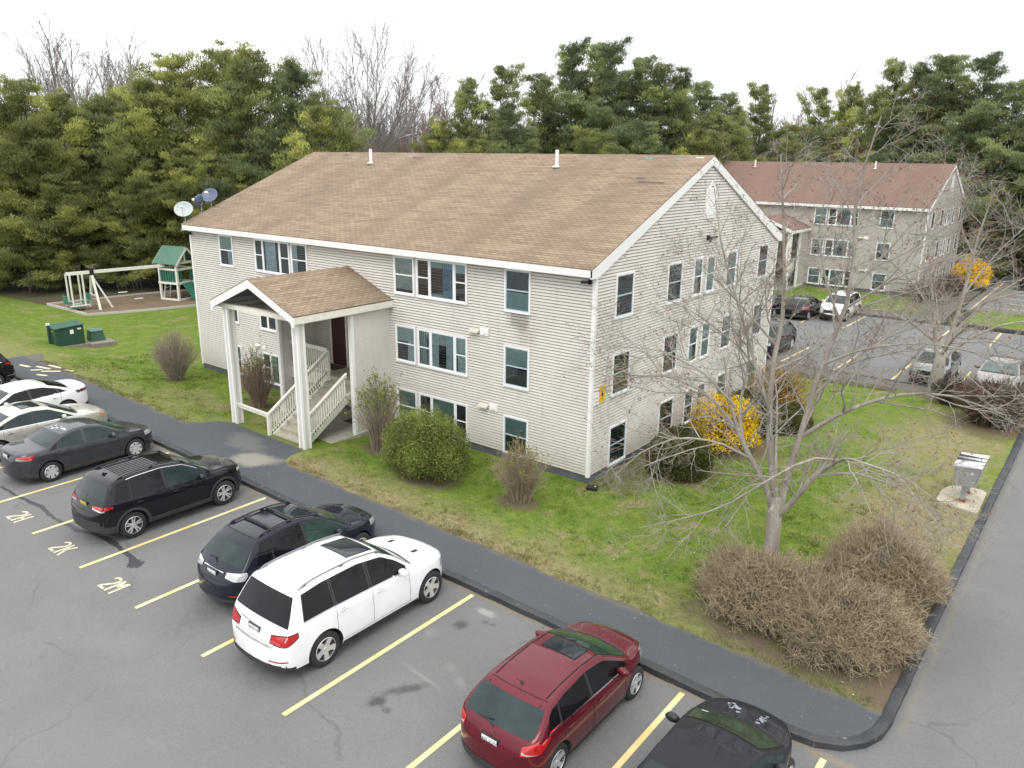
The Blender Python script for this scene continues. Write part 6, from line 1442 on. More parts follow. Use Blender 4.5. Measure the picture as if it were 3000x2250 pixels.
# the front maple: limbs follow the real one, local coordinates (x right, y away, z up) from the trunk foot
SP = {0: (0, 0, 3, None, 0, 0), 1: (10.5, .9, 2.3, (30, 68), .08, .13), 2: (7.2, .45, 1.15, (28, 65), .02, .17), 3: (5.4, .22, .62, (28, 62), -.02, .2), 4: (1.5, .10, .26, (25, 60), 0, .18)}
LM = [
 ([(-.05, 0, 1.55), (-.28, -.1, 2.4), (-.75, -.2, 3.1), (-1.1, -.3, 3.8), (-1.35, -.35, 4.7), (-1.55, -.4, 5.6)], .105, .025),
 ([(-.45, -.1, 2.7), (-1.0, .3, 3.3), (-1.15, .6, 4.2), (-1.0, .9, 5.4), (-1.4, 1.2, 6.6)], .075, .015),
 ([(.0, .05, 1.8), (-.28, .1, 3.0), (-.42, .1, 4.2), (-.48, .1, 5.4), (-.30, .1, 6.6), (-.5, .0, 8.4), (-.75, -.1, 10.2)], .125, .02),
 ([(-.42, .1, 4.3), (-.9, .4, 5.4), (-1.35, .5, 6.6), (-1.9, .6, 8.0), (-2.2, .7, 9.4)], .07, .015),
 ([(.08, .1, 1.9), (.22, .35, 3.0), (.45, .5, 4.1), (.55, .5, 5.2), (.95, .5, 6.4), (1.1, .5, 7.6), (.85, .4, 9.2), (1.2, .4, 11.0)], .115, .02),
 ([(1.05, .5, 7.2), (1.7, .6, 8.1), (2.3, .7, 9.0), (2.7, .8, 9.7)], .045, .012),
 ([(.95, .5, 6.4), (.5, .2, 7.4), (.2, .1, 8.5), (.3, .0, 9.6)], .045, .012),
 ([(.05, -.05, 1.65), (.42, -.3, 2.3), (.75, -.5, 3.0), (1.2, -.65, 3.5)], .10, .07),
 ([(.42, .5, 3.6), (1.2, .2, 4.4), (2.2, .0, 5.0), (3.2, -.2, 5.2), (4.3, -.3, 4.9)], .075, .018),
 ([(.78, -.5, 3.0), (1.6, -.9, 3.35), (2.6, -1.2, 3.2), (3.4, -1.4, 2.7)], .05, .014),
 ([(.85, -.5, 3.1), (1.2, -1.2, 3.7), (1.3, -1.8, 4.0), (2.4, -2.3, 3.9), (3.2, -2.5, 3.4)], .05, .013),
 ([(1.2, -.65, 3.5), (.6, -.9, 3.6), (-.3, -1.3, 3.0), (-1.2, -1.6, 2.3), (-2.2, -1.9, 1.95), (-3.0, -2.1, 1.7)], .045, .012),
 ([(-.75, -.2, 3.1), (-1.5, -.7, 3.6), (-2.4, -1.0, 3.7), (-3.2, -1.2, 3.3), (-3.8, -1.3, 2.6)], .048, .012),
 ([(-1.05, -.3, 3.8), (-1.9, -.1, 4.6), (-2.9, .1, 4.9), (-3.9, .2, 4.7), (-4.7, .3, 4.2)], .06, .014),
 ([(-1.2, -.3, 4.4), (-2.0, -.7, 5.3), (-3.0, -1.0, 5.8), (-4.0, -1.2, 5.8)], .045, .012),
 ([(-.4, .1, 4.8), (-1.3, .9, 5.6), (-2.6, 1.5, 6.3), (-3.6, 1.8, 6.6)], .045, .012),
 ([(.5, .5, 4.6), (1.4, .9, 5.6), (2.4, 1.1, 6.5), (3.4, 1.2, 7.0)], .05, .014),
 ([(-.1, .1, 2.5), (-.2, 1.0, 3.4), (-.3, 2.1, 4.2), (-.6, 3.0, 4.8)], .05, .014),
 ([(.3, .4, 3.4), (.7, 1.4, 4.4), (1.2, 2.4, 5.2), (1.4, 3.2, 5.8)], .05, .014),
 ([(.6, .5, 5.4), (1.5, .1, 6.0), (2.6, -.2, 6.3), (3.7, -.4, 6.2), (4.4, -.5, 5.8)], .045, .012),
 ([(-.45, .1, 5.9), (-1.4, -.5, 7.0), (-2.3, -.8, 7.9)], .04, .012),
 ([(1.0, .5, 6.8), (1.9, .2, 7.6), (3.1, .1, 8.2)], .04, .012)]
# photograph sees the tree from about 18 degrees off: turn limb frame to face the camera
_a = R_(18); 
def turn(pl): return [(x * math.cos(_a) - y * math.sin(_a), x * math.sin(_a) + y * math.cos(_a), z) for x, y, z in pl]
maple('maple_tree', (6.62, -1.80, -.02), 0, 'bare maple with many grey limbs on the front lawn, rising out of the brown hedge', [(turn(p), a, b) for p, a, b in LM], 3,
      [(0, 0, -.2, .27), (0, 0, .12, .225), (-.01, 0, .6, .19), (-.03, 0, 1.2, .185), (-.05, 0, 1.7, .19), (-.05, 0, 2.1, .13)], SP, 1500, M_BARK, 'bare maples on the lawn')
LM2 = [([(0, 0, 1.4), (-.3, .1, 2.6), (-.6, .2, 4.2), (-1.0, .2, 6.0), (-1.4, .3, 8.0)], .13, .02), ([(0, 0, 1.5), (.25, .1, 3.0), (.5, .1, 4.8), (.6, 0, 7.0), (.9, 0, 9.0)], .15, .02),
 ([(.1, 0, 1.9), (1.0, .1, 2.9), (2.2, .2, 3.6), (3.6, .1, 3.9), (5.0, 0, 3.6)], .10, .02), ([(.3, .1, 3.0), (1.3, .2, 4.4), (2.6, .3, 5.6), (3.9, .3, 6.3)], .08, .018), ([(-.3, .1, 2.6), (-1.4, 0, 3.4), (-2.6, -.1, 3.9), (-3.9, -.3, 3.8)], .08, .018),
 ([(-.5, .1, 3.8), (-1.6, .3, 5.2), (-2.8, .4, 6.2), (-3.8, .5, 6.8)], .07, .018), ([(.5, .1, 4.8), (1.5, .3, 6.6), (2.6, .4, 8.0)], .06, .015), ([(0, 0, 2.0), (.2, -1.2, 3.1), (.4, -2.4, 3.8), (.5, -3.6, 3.9)], .08, .018),
 ([(0, 0, 2.4), (-.2, 1.3, 3.6), (-.3, 2.7, 4.6)], .07, .018), ([(.4, 0, 3.8), (1.4, -1.0, 4.8), (2.6, -1.8, 5.4), (3.8, -2.4, 5.4)], .06, .015), ([(-.4, 0, 3.2), (-1.3, -1.1, 4.2), (-2.2, -2.0, 4.8)], .06, .015), ([(.6, 0, 6.4), (-.2, .3, 7.8), (-.4, .4, 9.2)], .05, .014), ([(.2, 0, 2.6), (1.6, -.3, 2.9), (3.0, -.8, 2.7), (4.2, -1.2, 2.1)], .06, .014)]
SP2 = {0: (0, 0, 3, None, 0, 0), 1: (8, 1.0, 2.3, (30, 65), .15, .13), 2: (5, .5, 1.2, (28, 62), .08, .16), 3: (4.5, .25, .6, (28, 60), .04, .18), 4: (1.2, .12, .28, (25, 60), 0, .15)}
maple('maple_tree', (6.6, 18.2, -.15), .3, 'second bare maple by the rear car park kerb, in front of the grey sedan', LM2, 9,
      [(0, 0, -.3, .42), (0, 0, .2, .33), (0, 0, .9, .27), (-.02, 0, 1.6, .25), (0, 0, 2.2, .17)], SP2, 900, M_BARK, 'bare maples on the lawn')

def bare_tree_proto(seed, H, spread, mat, stems, dens=1.0, thick=1.0):
    g = np.random.default_rng(seed); root = empty('bare_tree', (0, 0, 0)); out = {i: [] for i in range(5)}
    spec = {0: (0, 0, 4, None, 0, 0), 1: (9 * dens, H * .12, H * .27, (18, 36), .12, .05), 2: (7 * dens, H * .05, H * .13, (20, 42), .08, .07), 3: (4.6 * dens, H * .022, H * .06, (22, 45), .05, .09)}
    tr = MB(); tr.tube([(0, 0, -.4), (0, 0, H * .10), (0, 0, H * .22)], [.34 * thick, .28 * thick, .2 * thick], 8); tr.build('trunk', mat, root, smooth=True)
    for i in range(stems):
        a = 2 * math.pi * (i + g.uniform(0, .5)) / stems; s = spread * math.sqrt(g.uniform(.02, 1.0)); f = 1.0 - .38 * (s / spread) ** 2 * g.uniform(.6, 1.2)
        pl = [(0, 0, H * g.uniform(.10, .2)), (math.cos(a) * s * .35, math.sin(a) * s * .35, H * .42), (math.cos(a) * s * .75, math.sin(a) * s * .75, H * .72 * f), (math.cos(a) * s, math.sin(a) * s, H * f)]
        p, L = limb_pts(pl); rad = np.linspace(.17 * thick, .025 * thick, len(p)); out[0].append((p, rad)); ramify(g, p, rad, L, 1, 3, out, spec)
    for l in out: out[l] = [(p, np.maximum(r, (.045, .028, .016, .011, .01)[l] * thick)) for p, r in out[l]]
    out_mesh(out, 'branches', mat, root, (6, 4, 3, 3)); return root, H, children(root)
BT = {'tall': bare_tree_proto(101, 22, 8.0, M_DBARK, 10, 1.0), 'fan': bare_tree_proto(102, 18, 7.5, M_DBARK, 12, .9), 'red': bare_tree_proto(103, 15, 5.0, M_RBARK, 7, 1.05), 'small': bare_tree_proto(104, 12, 3.6, M_DBARK, 6, .9)}
used_ = set()
def bare(kind, x, y, h, label, group='distant bare trees', rz=None, ws_=1.0):
    r0, H, kids = BT[kind]
    if kind not in used_: used_.add(kind); r = r0
    else:
        r = r0.copy(); link(r)
        for c_ in kids: q = c_.copy(); link(q); q.parent = r
    s = h / H; r.location = (x, y, h_l(x, y) - .3); r.rotation_euler = (0, 0, gl_.uniform(0, 6.28) if rz is None else rz); r.scale = (s * ws_, s * ws_, s); tag(r, label, 'bare tree', group)
bare('fan', -92.4, 25, 24.0, 'fan-shaped bare tree above the pines at the far left', ws_=1.0)
bare('tall', -68.2, 52, 27.6, 'tallest bare tree, standing left of the first vent pipe above the ridge', rz=2.0, ws_=.86)
bare('fan', -76.0, 50, 19.5, 'shorter forked bare tree between the left pines and the tallest bare tree')
bare('tall', -93.0, 42, 21.5, 'bare tree showing over the tall left pines, on the right of the three there', 'distant bare trees', None, 1.1)
bare('fan', -97.0, 36, 24.5, 'bare tree showing over the tall left pines, in the middle of the three there')
bare('tall', -101, 33, 24.0, 'bare tree showing over the tall left pines, on the left of the three there')
bare('red', -84.0, 76, 22, 'rust tinged bare tree in the gap right of the tallest bare tree')
bare('red', -80.0, 84, 22.5, 'rust tinged bare tree beside the dark pine stand above the ridge')
bare('small', -39.5, 112, 20.0, 'small bare tree between the two pine stands at right')
bare('red', -34.0, 118, 17.5, 'small rust tinged bare tree left of the narrow pine over the reddish roof')
bare('small', -27, 108, 22.0, 'small bare tree between the narrow pines over the reddish roof')
bare('small', -85.0, 14, 14.5, 'small bare tree at the edge of the far left pines')
# low tangled woods behind
i_ = 0
for (x, y, h) in [(-96, 70, 16), (-90, 66, 17), (-88, 80, 17), (-80, 64, 15), (-76, 72, 16), (-72, 66, 14), (-70, 78, 17), (-64, 70, 14), (-66, 86, 18), (-60, 78, 15), (-56, 90, 18), (-100, 84, 19), (-78, 92, 18), (-50, 84, 13), (-105, 60, 17), (-86, 56, 13), (-68, 60, 12), (-60, 64, 11), (-44, 100, 17), (-52, 70, 11)]:
    bare('red' if i_ % 3 else 'small', x, y, h, 'low rust grey bare tree in the tangled woods seen over the ridge beyond the pole', 'tangled low bare trees over the ridge', ws_=1.15); i_ += 1
for (x, y, h, wh) in [(7.0, 62, 12, 'nearest the forsythia'), (9.5, 66, 13, 'behind the far dark SUV'), (5.5, 74, 13, 'at the end of the far path')]:
    bare('small', x, y, h, 'grey leafless tree at the right edge, %s' % wh, 'leafless trees at the right edge', ws_=1.2)
# woods on the horizon that read as one mass
def mass(name, pts_, mat, g, n, label):
    P_ = []; 
    for i in range(n):
        k = g.uniform(0, len(pts_) - 1); a = int(k); f = k - a; x = pts_[a][0] * (1 - f) + pts_[a + 1][0] * f + g.normal(0, 5); y = pts_[a][1] * (1 - f) + pts_[a + 1][1] * f + g.normal(0, 5); hh = (pts_[a][2] * (1 - f) + pts_[a + 1][2] * f) * g.uniform(.5, 1.08)
        b0 = hh * g.uniform(.0, .75); p0 = np.array([x, y, b0 - 1.2]); d = nrm(np.array([g.normal(0, .35), g.normal(0, .35), 1])); L = hh - b0
        P_.append(np.array([p0, p0 + d * L * .5 + g.normal(0, .2, 3), p0 + d * L]))
    P_ = np.array(P_); V, F = tubes(P_, np.tile([[.10, .06, .03]], (n, 1)), 3); o = np_mesh(name, V, F, mat, smooth=True); tag(o, label, 'woodland', kind='stuff'); return o
mass('far_woods', [(-190, 40, 16), (-160, 90, 17), (-120, 130, 18), (-80, 150, 19), (-40, 165, 19), (0, 170, 18), (50, 170, 16)], M_RBARK, np.random.default_rng(8), 16000, 'far rust grey leafless woodland along the horizon')
mass('far_woods', [(-120, 70, 12), (-100, 100, 14), (-70, 112, 15), (-40, 118, 14), (-10, 120, 13)], M_DBARK, np.random.default_rng(9), 9000, 'nearer grey undergrowth of leafless trees beyond the pole')

# ---------------------------------------------------------------- shrubs
def leafcloud(g, C, size, cols, n_each, spread, flat=.35, elong=1.6):
    """small leaf quads around centres"""
    n = len(C); o = C[:, None, :] + g.normal(0, 1, (n, n_each, 3)) * spread; nrmv = nrm(g.normal(0, 1, (n, n_each, 3)) + np.array([0, 0, .8])); t1 = nrm(np.cross(nrmv, g.normal(0, 1, (n, n_each, 3)))); t2 = np.cross(nrmv, t1)
    s = size * g.uniform(.6, 1.3, (n, n_each, 1)); V = np.stack([o - t1 * s * elong, o - t2 * s * .6, o + t1 * s * elong, o + t2 * s * .6], 2).reshape(-1, 3)
    k = g.uniform(0, 1, (n, n_each, 1)); a, b = np.array(cols[0]), np.array(cols[1]); c = (a * (1 - k) + b * k) * g.uniform(.75, 1.25, (n, n_each, 1)); return V, np.arange(len(V)).reshape(-1, 4), np.repeat(c.reshape(-1, 3), 4, 0)
def stems_shrub(name, loc, label, H, rx, ry, n, col, seed, leaf=None, group='shrubs round the near building', vase=.55, cat='shrub', branch=5, rad=.009, lo=.0):
    g = np.random.default_rng(seed); r = empty(name, loc, 0, label, cat, group); P_, Q_ = [], []
    cs = []
    for i in range(n):
        a = g.uniform(0, 6.283); k = math.sqrt(g.uniform(0, 1)); end = np.array([math.cos(a) * rx * k, math.sin(a) * ry * k, H * math.sqrt(max(.05, 1 - (k * .85) ** 2)) * g.uniform(.7, 1.04)]); st = end * np.array([vase * .62, vase * .62, 0]) + np.array([0, 0, -.05])
        ts = np.linspace(0, 1, 6)[:, None]; mid = np.array([end[0] * .42, end[1] * .42, end[2] * .55]); p = (1 - ts) ** 2 * st + 2 * ts * (1 - ts) * mid + ts ** 2 * end + np.cumsum(g.normal(0, .018, (6, 3)), 0); P_.append(p); cs.append(g.uniform(.7, 1.25))
        for j in range(branch):
            f = g.uniform(.25, .95); q = f * 5; b = int(q); pp = p[b] + (p[min(b + 1, 5)] - p[b]) * (q - b); d = nrm(nrm(p[min(b + 1, 5)] - p[b]) + g.normal(0, .5, 3) + np.array([0, 0, .15])); l = g.uniform(.15, .45) * H / 1.6
            Q_.append(np.array([pp, pp + d * l * .5 + g.normal(0, .02, 3), pp + nrm(d + g.normal(0, .25, 3)) * l]))
    V, F = tubes(np.array(P_), np.tile(np.linspace(rad * 1.5, rad * .6, 6), (n, 1)), 4); V2, F2 = tubes(np.array(Q_), np.tile([[rad * .7, rad * .5, rad * .35]], (len(Q_), 1)), 3)
    c1 = np.repeat(np.array(cs), 24)[:, None] * np.array(col); c2 = np.repeat(g.uniform(.75, 1.3, len(Q_)), 9)[:, None] * np.array(col)
    np_mesh('stems', np.concatenate([V, V2]), np.concatenate([F, F2 + len(V)]), M_TWIG, r, smooth=True, cols=np.concatenate([c1, c2]))
    if leaf:
        zmin, sz, cols, ne, frac, sp = leaf; tips = np.array([q[-1] for q in Q_] + [p[-1] for p in P_]); tips = tips[(tips[:, 2] > zmin * H) & (g.uniform(0, 1, len(tips)) < frac)]
        Vl, Fl, Cl = leafcloud(g, tips, sz, cols, ne, sp); np_mesh('leaves', Vl, Fl, M_LEAF, r, cols=Cl)
    return r
def mound(name, loc, label, rx, ry, H, seed, cols, n=5200, size=.035, cat='shrub', stemcol=(.13, .10, .07), group='shrubs round the near building', lump=.12, z0=.15, sp=.045, ne=5, hide=.0, elong=1.6, shell=.25, twigs=900):
    """rounded leafy shrub: leaves through the outer shell of a lumpy dome over bare stems"""
    g = np.random.default_rng(seed); r = empty(name, loc, 0, label, cat, group)
    a = g.uniform(0, 6.283, n); u = g.uniform(-.25, 1, n); k = 1 - shell * g.uniform(0, 1, n) ** 1.6; ph = g.uniform(0, 6.28, 6)
    l = 1 + lump * (np.sin(3 * a + ph[0]) * .5 + np.sin(5 * a + ph[1] + 4 * u) * .5 + np.sin(7 * u + ph[2] + 2 * a) * .5)
    w = np.sqrt(np.clip(1 - u * u, .08, 1)); C = np.stack([np.cos(a) * rx * w * k * l, np.sin(a) * ry * w * k * l, z0 + (H - z0) * (.22 + .78 * u * k * l)], 1); C[:, 2] = np.maximum(C[:, 2], .04)
    Vl, Fl, Cl = leafcloud(g, C, size, cols, ne, sp, elong=elong); big = 1 + .22 * np.sin(C[:, 0] * 4.1 + ph[3]) * np.sin(C[:, 1] * 3.7 + ph[4]) + .15 * np.sin(C[:, 2] * 6 + ph[5]); Cl = Cl * np.repeat(big, ne * 4)[:, None]
    np_mesh('leaves', Vl, Fl, M_LEAF, r, cols=Cl)
    m = twigs; e = C[g.integers(0, n, m)] * .97; st = e * np.array([.18, .18, 0]); ts = np.linspace(0, 1, 5)[None, :, None]; mid = e * np.array([.35, .35, .6]); Pm = (1 - ts) ** 2 * st[:, None] + 2 * ts * (1 - ts) * mid[:, None] + ts ** 2 * e[:, None] + np.cumsum(g.normal(0, .014, (m, 5, 3)), 1)
    V, F = tubes(Pm, np.tile(np.linspace(.010, .004, 5), (m, 1)), 3); np_mesh('stems', V, F, M_TWIG, r, smooth=True, cols=np.repeat(g.uniform(.6, 1.3, m), 15)[:, None] * np.array(stemcol)); return r
GR = ((.12, .18, .040), (.27, .32, .075)); OL = ((.055, .070, .018), (.15, .15, .04)); YE = ((.70, .46, .012), (.85, .62, .03))
mound('privet_shrub', (-4.45, -2.75, .02), 'rounded green shrub with fresh leaves in front of the ground floor windows', 1.50, 1.25, 2.12, 21, GR, n=10000, size=.020, z0=.32, sp=.075, lump=.13, shell=.55, twigs=2400, stemcol=(.17, .135, .09))
stems_shrub('lilac_shrub', (-7.35, -2.15, .02), 'tall lilac with bare stems and yellow-green leaf tips right of the porch', 2.75, 1.0, .8, 110, (.29, .24, .185), 22, leaf=(.55, .030, ((.13, .17, .02), (.26, .29, .05)), 7, .55, .045), branch=6)
stems_shrub('lilac_shrub', (-.86, -2.45, .0), 'vase-shaped shrub with fine bare stems near the building corner, in front of a window', 1.95, .95, .7, 190, (.32, .25, .18), 23, leaf=(.6, .024, ((.15, .17, .03), (.26, .26, .06)), 4, .35, .04), branch=7, vase=.5, rad=.007)
stems_shrub('bare_shrub', (-21.0, -2.1, .08), 'round leafless shrub alone on the left lawn', 2.35, 1.1, 1.05, 210, (.30, .25, .20), 24, leaf=(.5, .018, ((.15, .15, .05), (.2, .18, .07)), 2, .25, .03), branch=8, vase=.4, rad=.008)
stems_shrub('bare_shrub', (-14.75, -2.0, .06), 'brown stemmed shrub with a few green tips behind the left porch column', 2.5, 1.0, .85, 150, (.27, .20, .155), 25, leaf=(.6, .028, ((.12, .16, .02), (.22, .24, .05)), 5, .3, .05), branch=7, vase=.45)
# leafless hedges at the corner
HC = (.245, .195, .140)
def hedge(loc, label, rx, ry, H, n, seed, rz=0):
    g = np.random.default_rng(seed); r = empty('bare_hedge', loc, rz, label, 'hedge', 'leafless hedges at the curb corner')
    # several root crowns, stems arching outwards
    a = g.uniform(0, 6.283, n); k = np.sqrt(g.uniform(0, 1, n)); u = np.sqrt(np.clip(1 - (k * .93) ** 2, .06, 1)) * g.uniform(.72, 1.03, n)
    e = np.stack([np.cos(a) * rx * k, np.sin(a) * ry * k, H * u], 1); e *= (1 + .10 * np.sin(3 * a + seed)[:, None] + .07 * np.sin(7 * a + 2)[:, None]); e[:, 2] *= 1 + .16 * np.sin(e[:, 0] * 3.1 + seed) * np.sin(e[:, 1] * 2.6) + g.normal(0, .07, n); st = e * np.array([.55, .55, 0]); st[:, :2] += g.normal(0, .08, (n, 2)); mid = e * np.array([.80, .80, .45]); ts = np.linspace(0, 1, 6)[None, :, None]
    Pm = (1 - ts) ** 2 * st[:, None] + 2 * ts * (1 - ts) * mid[:, None] + ts ** 2 * e[:, None] + np.cumsum(g.normal(0, .042, (n, 6, 3)), 1)
    V, F = tubes(Pm, np.tile(np.linspace(.014, .004, 6), (n, 1)), 4); tones = g.uniform(.65, 1.25, n); col = np.repeat(tones, 24)[:, None] * np.array(HC)
    m = n * 8; i = g.integers(0, n, m); j = g.integers(3, 6, m); p = Pm[i, j]; out = nrm(p - np.array([0, 0, .1])); d = nrm(out + g.normal(0, .75, (m, 3)) + np.array([0, 0, .35])); l = g.uniform(.12, .34, (m, 1))
    Q = np.stack([p, p + d * l * .5 + g.normal(0, .015, (m, 3)), p + nrm(d + g.normal(0, .35, (m, 3))) * l], 1); V2, F2 = tubes(Q, np.tile([[.0055, .0042, .003]], (m, 1)), 3)
    tan = g.uniform(.85, 1.5, m)[:, None] * np.array([.32, .262, .172]); np_mesh('stems', V, F, M_TWIG, r, smooth=True, cols=col); np_mesh('twigs', V2, F2, M_TWIG, r, smooth=True, cols=np.repeat(tan, 9, 0))
hedge((7.0, -3.35, -.04), 'low leafless brown hedge mound in front of the maple trunk, beside the walkway', 1.45, 1.45, 1.05, 1700, 31)
hedge((8.85, -3.45, -.06), 'leafless brown hedge mound nearest the curb corner', 1.45, 1.6, 1.0, 1900, 32)
hedge((8.95, -.75, -.02), 'leafless brown hedge mound beside the curb, between the corner hedge and the mailbox unit', 1.28, 2.0, 1.20, 2100, 33)

# along the gable
mound('yew_shrub', (1.75, 2.9, 0), 'clipped dark olive evergreen ball nearest the building corner', 1.05, 1.15, 1.5, 41, OL, n=6500, size=.022, z0=.05, sp=.035, lump=.05, shell=.2, ne=6)
mound('forsythia_shrub', (1.9, 6.0, 0), 'bright yellow forsythia in full flower beside the gable wall', 1.25, 1.35, 1.95, 42, YE, n=3000, size=.030, z0=.2, sp=.06, lump=.12, shell=.5, ne=5, stemcol=(.13, .075, .05), twigs=1500, elong=1.3, group='forsythia shrubs')
mound('yew_shrub', (1.9, 8.5, 0), 'dark evergreen shrub directly behind the bright yellow forsythia', 1.15, 1.2, 1.5, 43, OL, n=5000, size=.024, z0=.05, sp=.04, lump=.1, shell=.2, ne=6)
mound('forsythia_shrub', (2.0, 11.0, 0), 'half faded yellow-brown forsythia further along the gable wall', 1.3, 1.4, 2.0, 44, ((.30, .17, .04), (.55, .34, .03)), n=1700, size=.026, z0=.2, sp=.07, lump=.15, shell=.6, ne=4, stemcol=(.17, .12, .07), twigs=1900, group='forsythia shrubs')
mound('yew_shrub', (3.1, 9.6, 0), 'low dark evergreen between the two forsythias on the lawn side', .8, .9, 1.0, 45, OL, n=2600, size=.024, z0=.03, sp=.04, shell=.2, ne=6)
mound('forsythia_shrub', (1.9, 56.5, -.3), 'small golden forsythia beside the far path, past the second block', 1.5, 1.6, 2.6, 46, YE, n=2200, size=.06, z0=.4, sp=.09, shell=.4, group='forsythia shrubs')
stems_shrub('bare_shrub', (9.2, 15.6, -.05), 'large brown leafless bush by the right-hand curb, below the bronze silver sedan', 1.9, 1.7, 1.7, 520, (.13, .095, .065), 47, branch=9, rad=.011, vase=.7)
stems_shrub('bare_shrub', (7.4, 17.6, -.1), 'dark twiggy bush beside the foot of the second maple', 1.3, 1.0, .9, 260, (.10, .078, .062), 48, branch=8, rad=.011, vase=.7)
stems_shrub('bare_shrub', (-11.0, 44.6, -.3), 'brown twiggy bush before the ground floor windows of the second block', 2.9, 1.5, 1.2, 260, (.15, .11, .085), 49, branch=7, rad=.018, vase=.5)
stems_shrub('bare_shrub', (.6, 46.5, -.3), 'brown twiggy bushes at the near corner of the second block', 1.8, 1.6, 1.6, 260, (.14, .10, .075), 50, branch=7, rad=.018, vase=.7)
stems_shrub('bare_shrub', (1.4, 51.5, -.3), 'brown leafless bush between the path and the second block, before the golden forsythia', 1.8, 1.4, 1.8, 260, (.13, .095, .07), 51, branch=7, rad=.018, vase=.7)

# ---------------------------------------------------------------- grass blades (lawn near the camera)
gb = np.random.default_rng(77); n = 90000
x = gb.uniform(-27, 10.0, n); y = gb.uniform(-5.35, 7, n)
nt_ = 9000; tx = gb.uniform(-27, 10.0, nt_); ty = np.where(gb.uniform(0, 1, nt_) < .12, gb.uniform(-5.55, -5.2, nt_), gb.uniform(-5.35, 8, nt_)); tr_ = gb.uniform(.03, .11, nt_)
x = np.concatenate([x, (tx[:, None] + gb.normal(0, 1, (nt_, 14)) * tr_[:, None]).ravel()]); y = np.concatenate([y, (ty[:, None] + gb.normal(0, 1, (nt_, 14)) * tr_[:, None]).ravel()]); tall = np.concatenate([np.ones(n), np.repeat(gb.uniform(1.2, 2.1, nt_), 14)]); n = len(x)
dens = .5 + .5 * np.sin(x * 1.9 + 1.3 * np.sin(y * 1.7)) * np.sin(y * 2.3 + 1.1 * np.sin(x * 1.3)); keep = (gb.uniform(0, 1, n) < .25 + .75 * dens) & ~((x < .05) & (y > -.05)) & ~((x > -13.9) & (x < -8.3) & (y < 0) & (y > -5.6))
for (cx, cy, rx, ry) in [(-4.2, -3, 1.5, 1.1), (-.86, -2.5, .8, .6), (-7.3, -2.1, 1.0, .8), (-14.75, -2, 1., .9), (8.0, -3.0, 2.6, 1.6), (9.0, .2, 1.2, 1.7), (1.8, 2.9, 1.2, 1.3), (1.9, 6.0, 1.4, 1.6), (9.55, 6.4, .9, 1.2)]:
    keep &= ((x - cx) / rx) ** 2 + ((y - cy) / ry) ** 2 > gb.uniform(.6, 1.2, n)
x, y = x[keep], y[keep]; n = len(x); z = LL(x, y) - .005; h = gb.uniform(.025, .06, n) * (.7 + .5 * dens[keep]) * tall[keep]; a = gb.uniform(0, 6.283, n); w = gb.uniform(.006, .012, n)
p0 = np.stack([x - np.cos(a) * w, y - np.sin(a) * w, z], 1); p1 = np.stack([x + np.cos(a) * w, y + np.sin(a) * w, z], 1); p2 = np.stack([x + gb.normal(0, .02, n), y + gb.normal(0, .02, n), z + h], 1)
o = np_mesh('grass', np.stack([p0, p1, p2], 1).reshape(-1, 3), np.arange(n * 3).reshape(-1, 3), M_BLADE); tag(o, 'short green and straw coloured grass on the front lawn', 'grass', kind='stuff')
# scattered winter litter
gb = np.random.default_rng(78); n = 900; x = gb.uniform(-24, 10, n); y = gb.uniform(-5.4, 6, n); k = ~((x < .1) & (y > -.1)) & ~((x > -13.9) & (x < -8.3) & (y > -5.6) & (y < 0)); x, y = x[k], y[k]; n = len(x); s = gb.uniform(.008, .028, n); a = gb.uniform(0, 6.28, n); z = LL(x, y) + .03
V = np.stack([np.stack([x + s * np.cos(a + q), y + s * .6 * np.sin(a + q), z + .004 * (q > 3)], 1) for q in (0, 1.57, 3.14, 4.71)], 1).reshape(-1, 3)
o = np_mesh('leaf_litter', V, np.arange(n * 4).reshape(-1, 4), P('pale dry leaves', (.48, .42, .32), .9, var=.3, scale=9, coords='Object')); tag(o, 'small pale dry leaves and litter scattered on the lawn', 'litter', kind='stuff')
# ---------------------------------------------------------------- mailbox cluster on its slab
sl_ = empty('concrete_pad', (9.55, 6.45, 0), 0, 'pale rust-stained concrete pad under the grey mailbox unit', 'concrete pad')
t = NT('rust stained pale concrete'); t.b.inputs['Roughness'].default_value = .9
c = t.mix(t.rng(t.noise(3, 5), .35, .65), (.40, .36, .27), (.47, .43, .34)); c = t.mix(t.rng(t.noise(60, 3), .5, .75, 0, .4), c, (.28, .26, .2))
c = t.mix(t.math('MULTIPLY', t.spot(9.62, 6.15, .42, .36, 0, .25, 3, .9), .85), c, (.30, .13, .045)); c = t.mix(t.math('MULTIPLY', t.spot(9.7, 6.95, .22, .22, 0, .25, 3, .8), .6), c, (.28, .14, .06)); t.col(c); t.bump(t.noise(50, 4), .3, .01)
poly = [(-.55, -.62), (-.42, -.80), (.50, -.98), (.62, -.92), (.60, .9), (.45, 1.05), (-.05, 1.08), (-.40, .80), (-.56, .3)]
MB().prism(poly, 2, -.1, .07).build('slab', t.m, sl_, bevel=.015)
mb_ = empty('mailbox_unit', (9.66, 6.55, .07), 0, 'grey metal mailbox unit with slanting lid standing on two rusty posts', 'mailbox unit')
q = MB(); y0, y1 = -.72, .62
q.prism([(-.25, .56), (.27, .60), (.37, 1.22), (-.33, 1.16)], 1, y0, y1); q.build('cabinet', GALV, mb_, bevel=.012)
LID = P('pale metal lid', (.62, .65, .68), .4, metal=.3, var=.06)
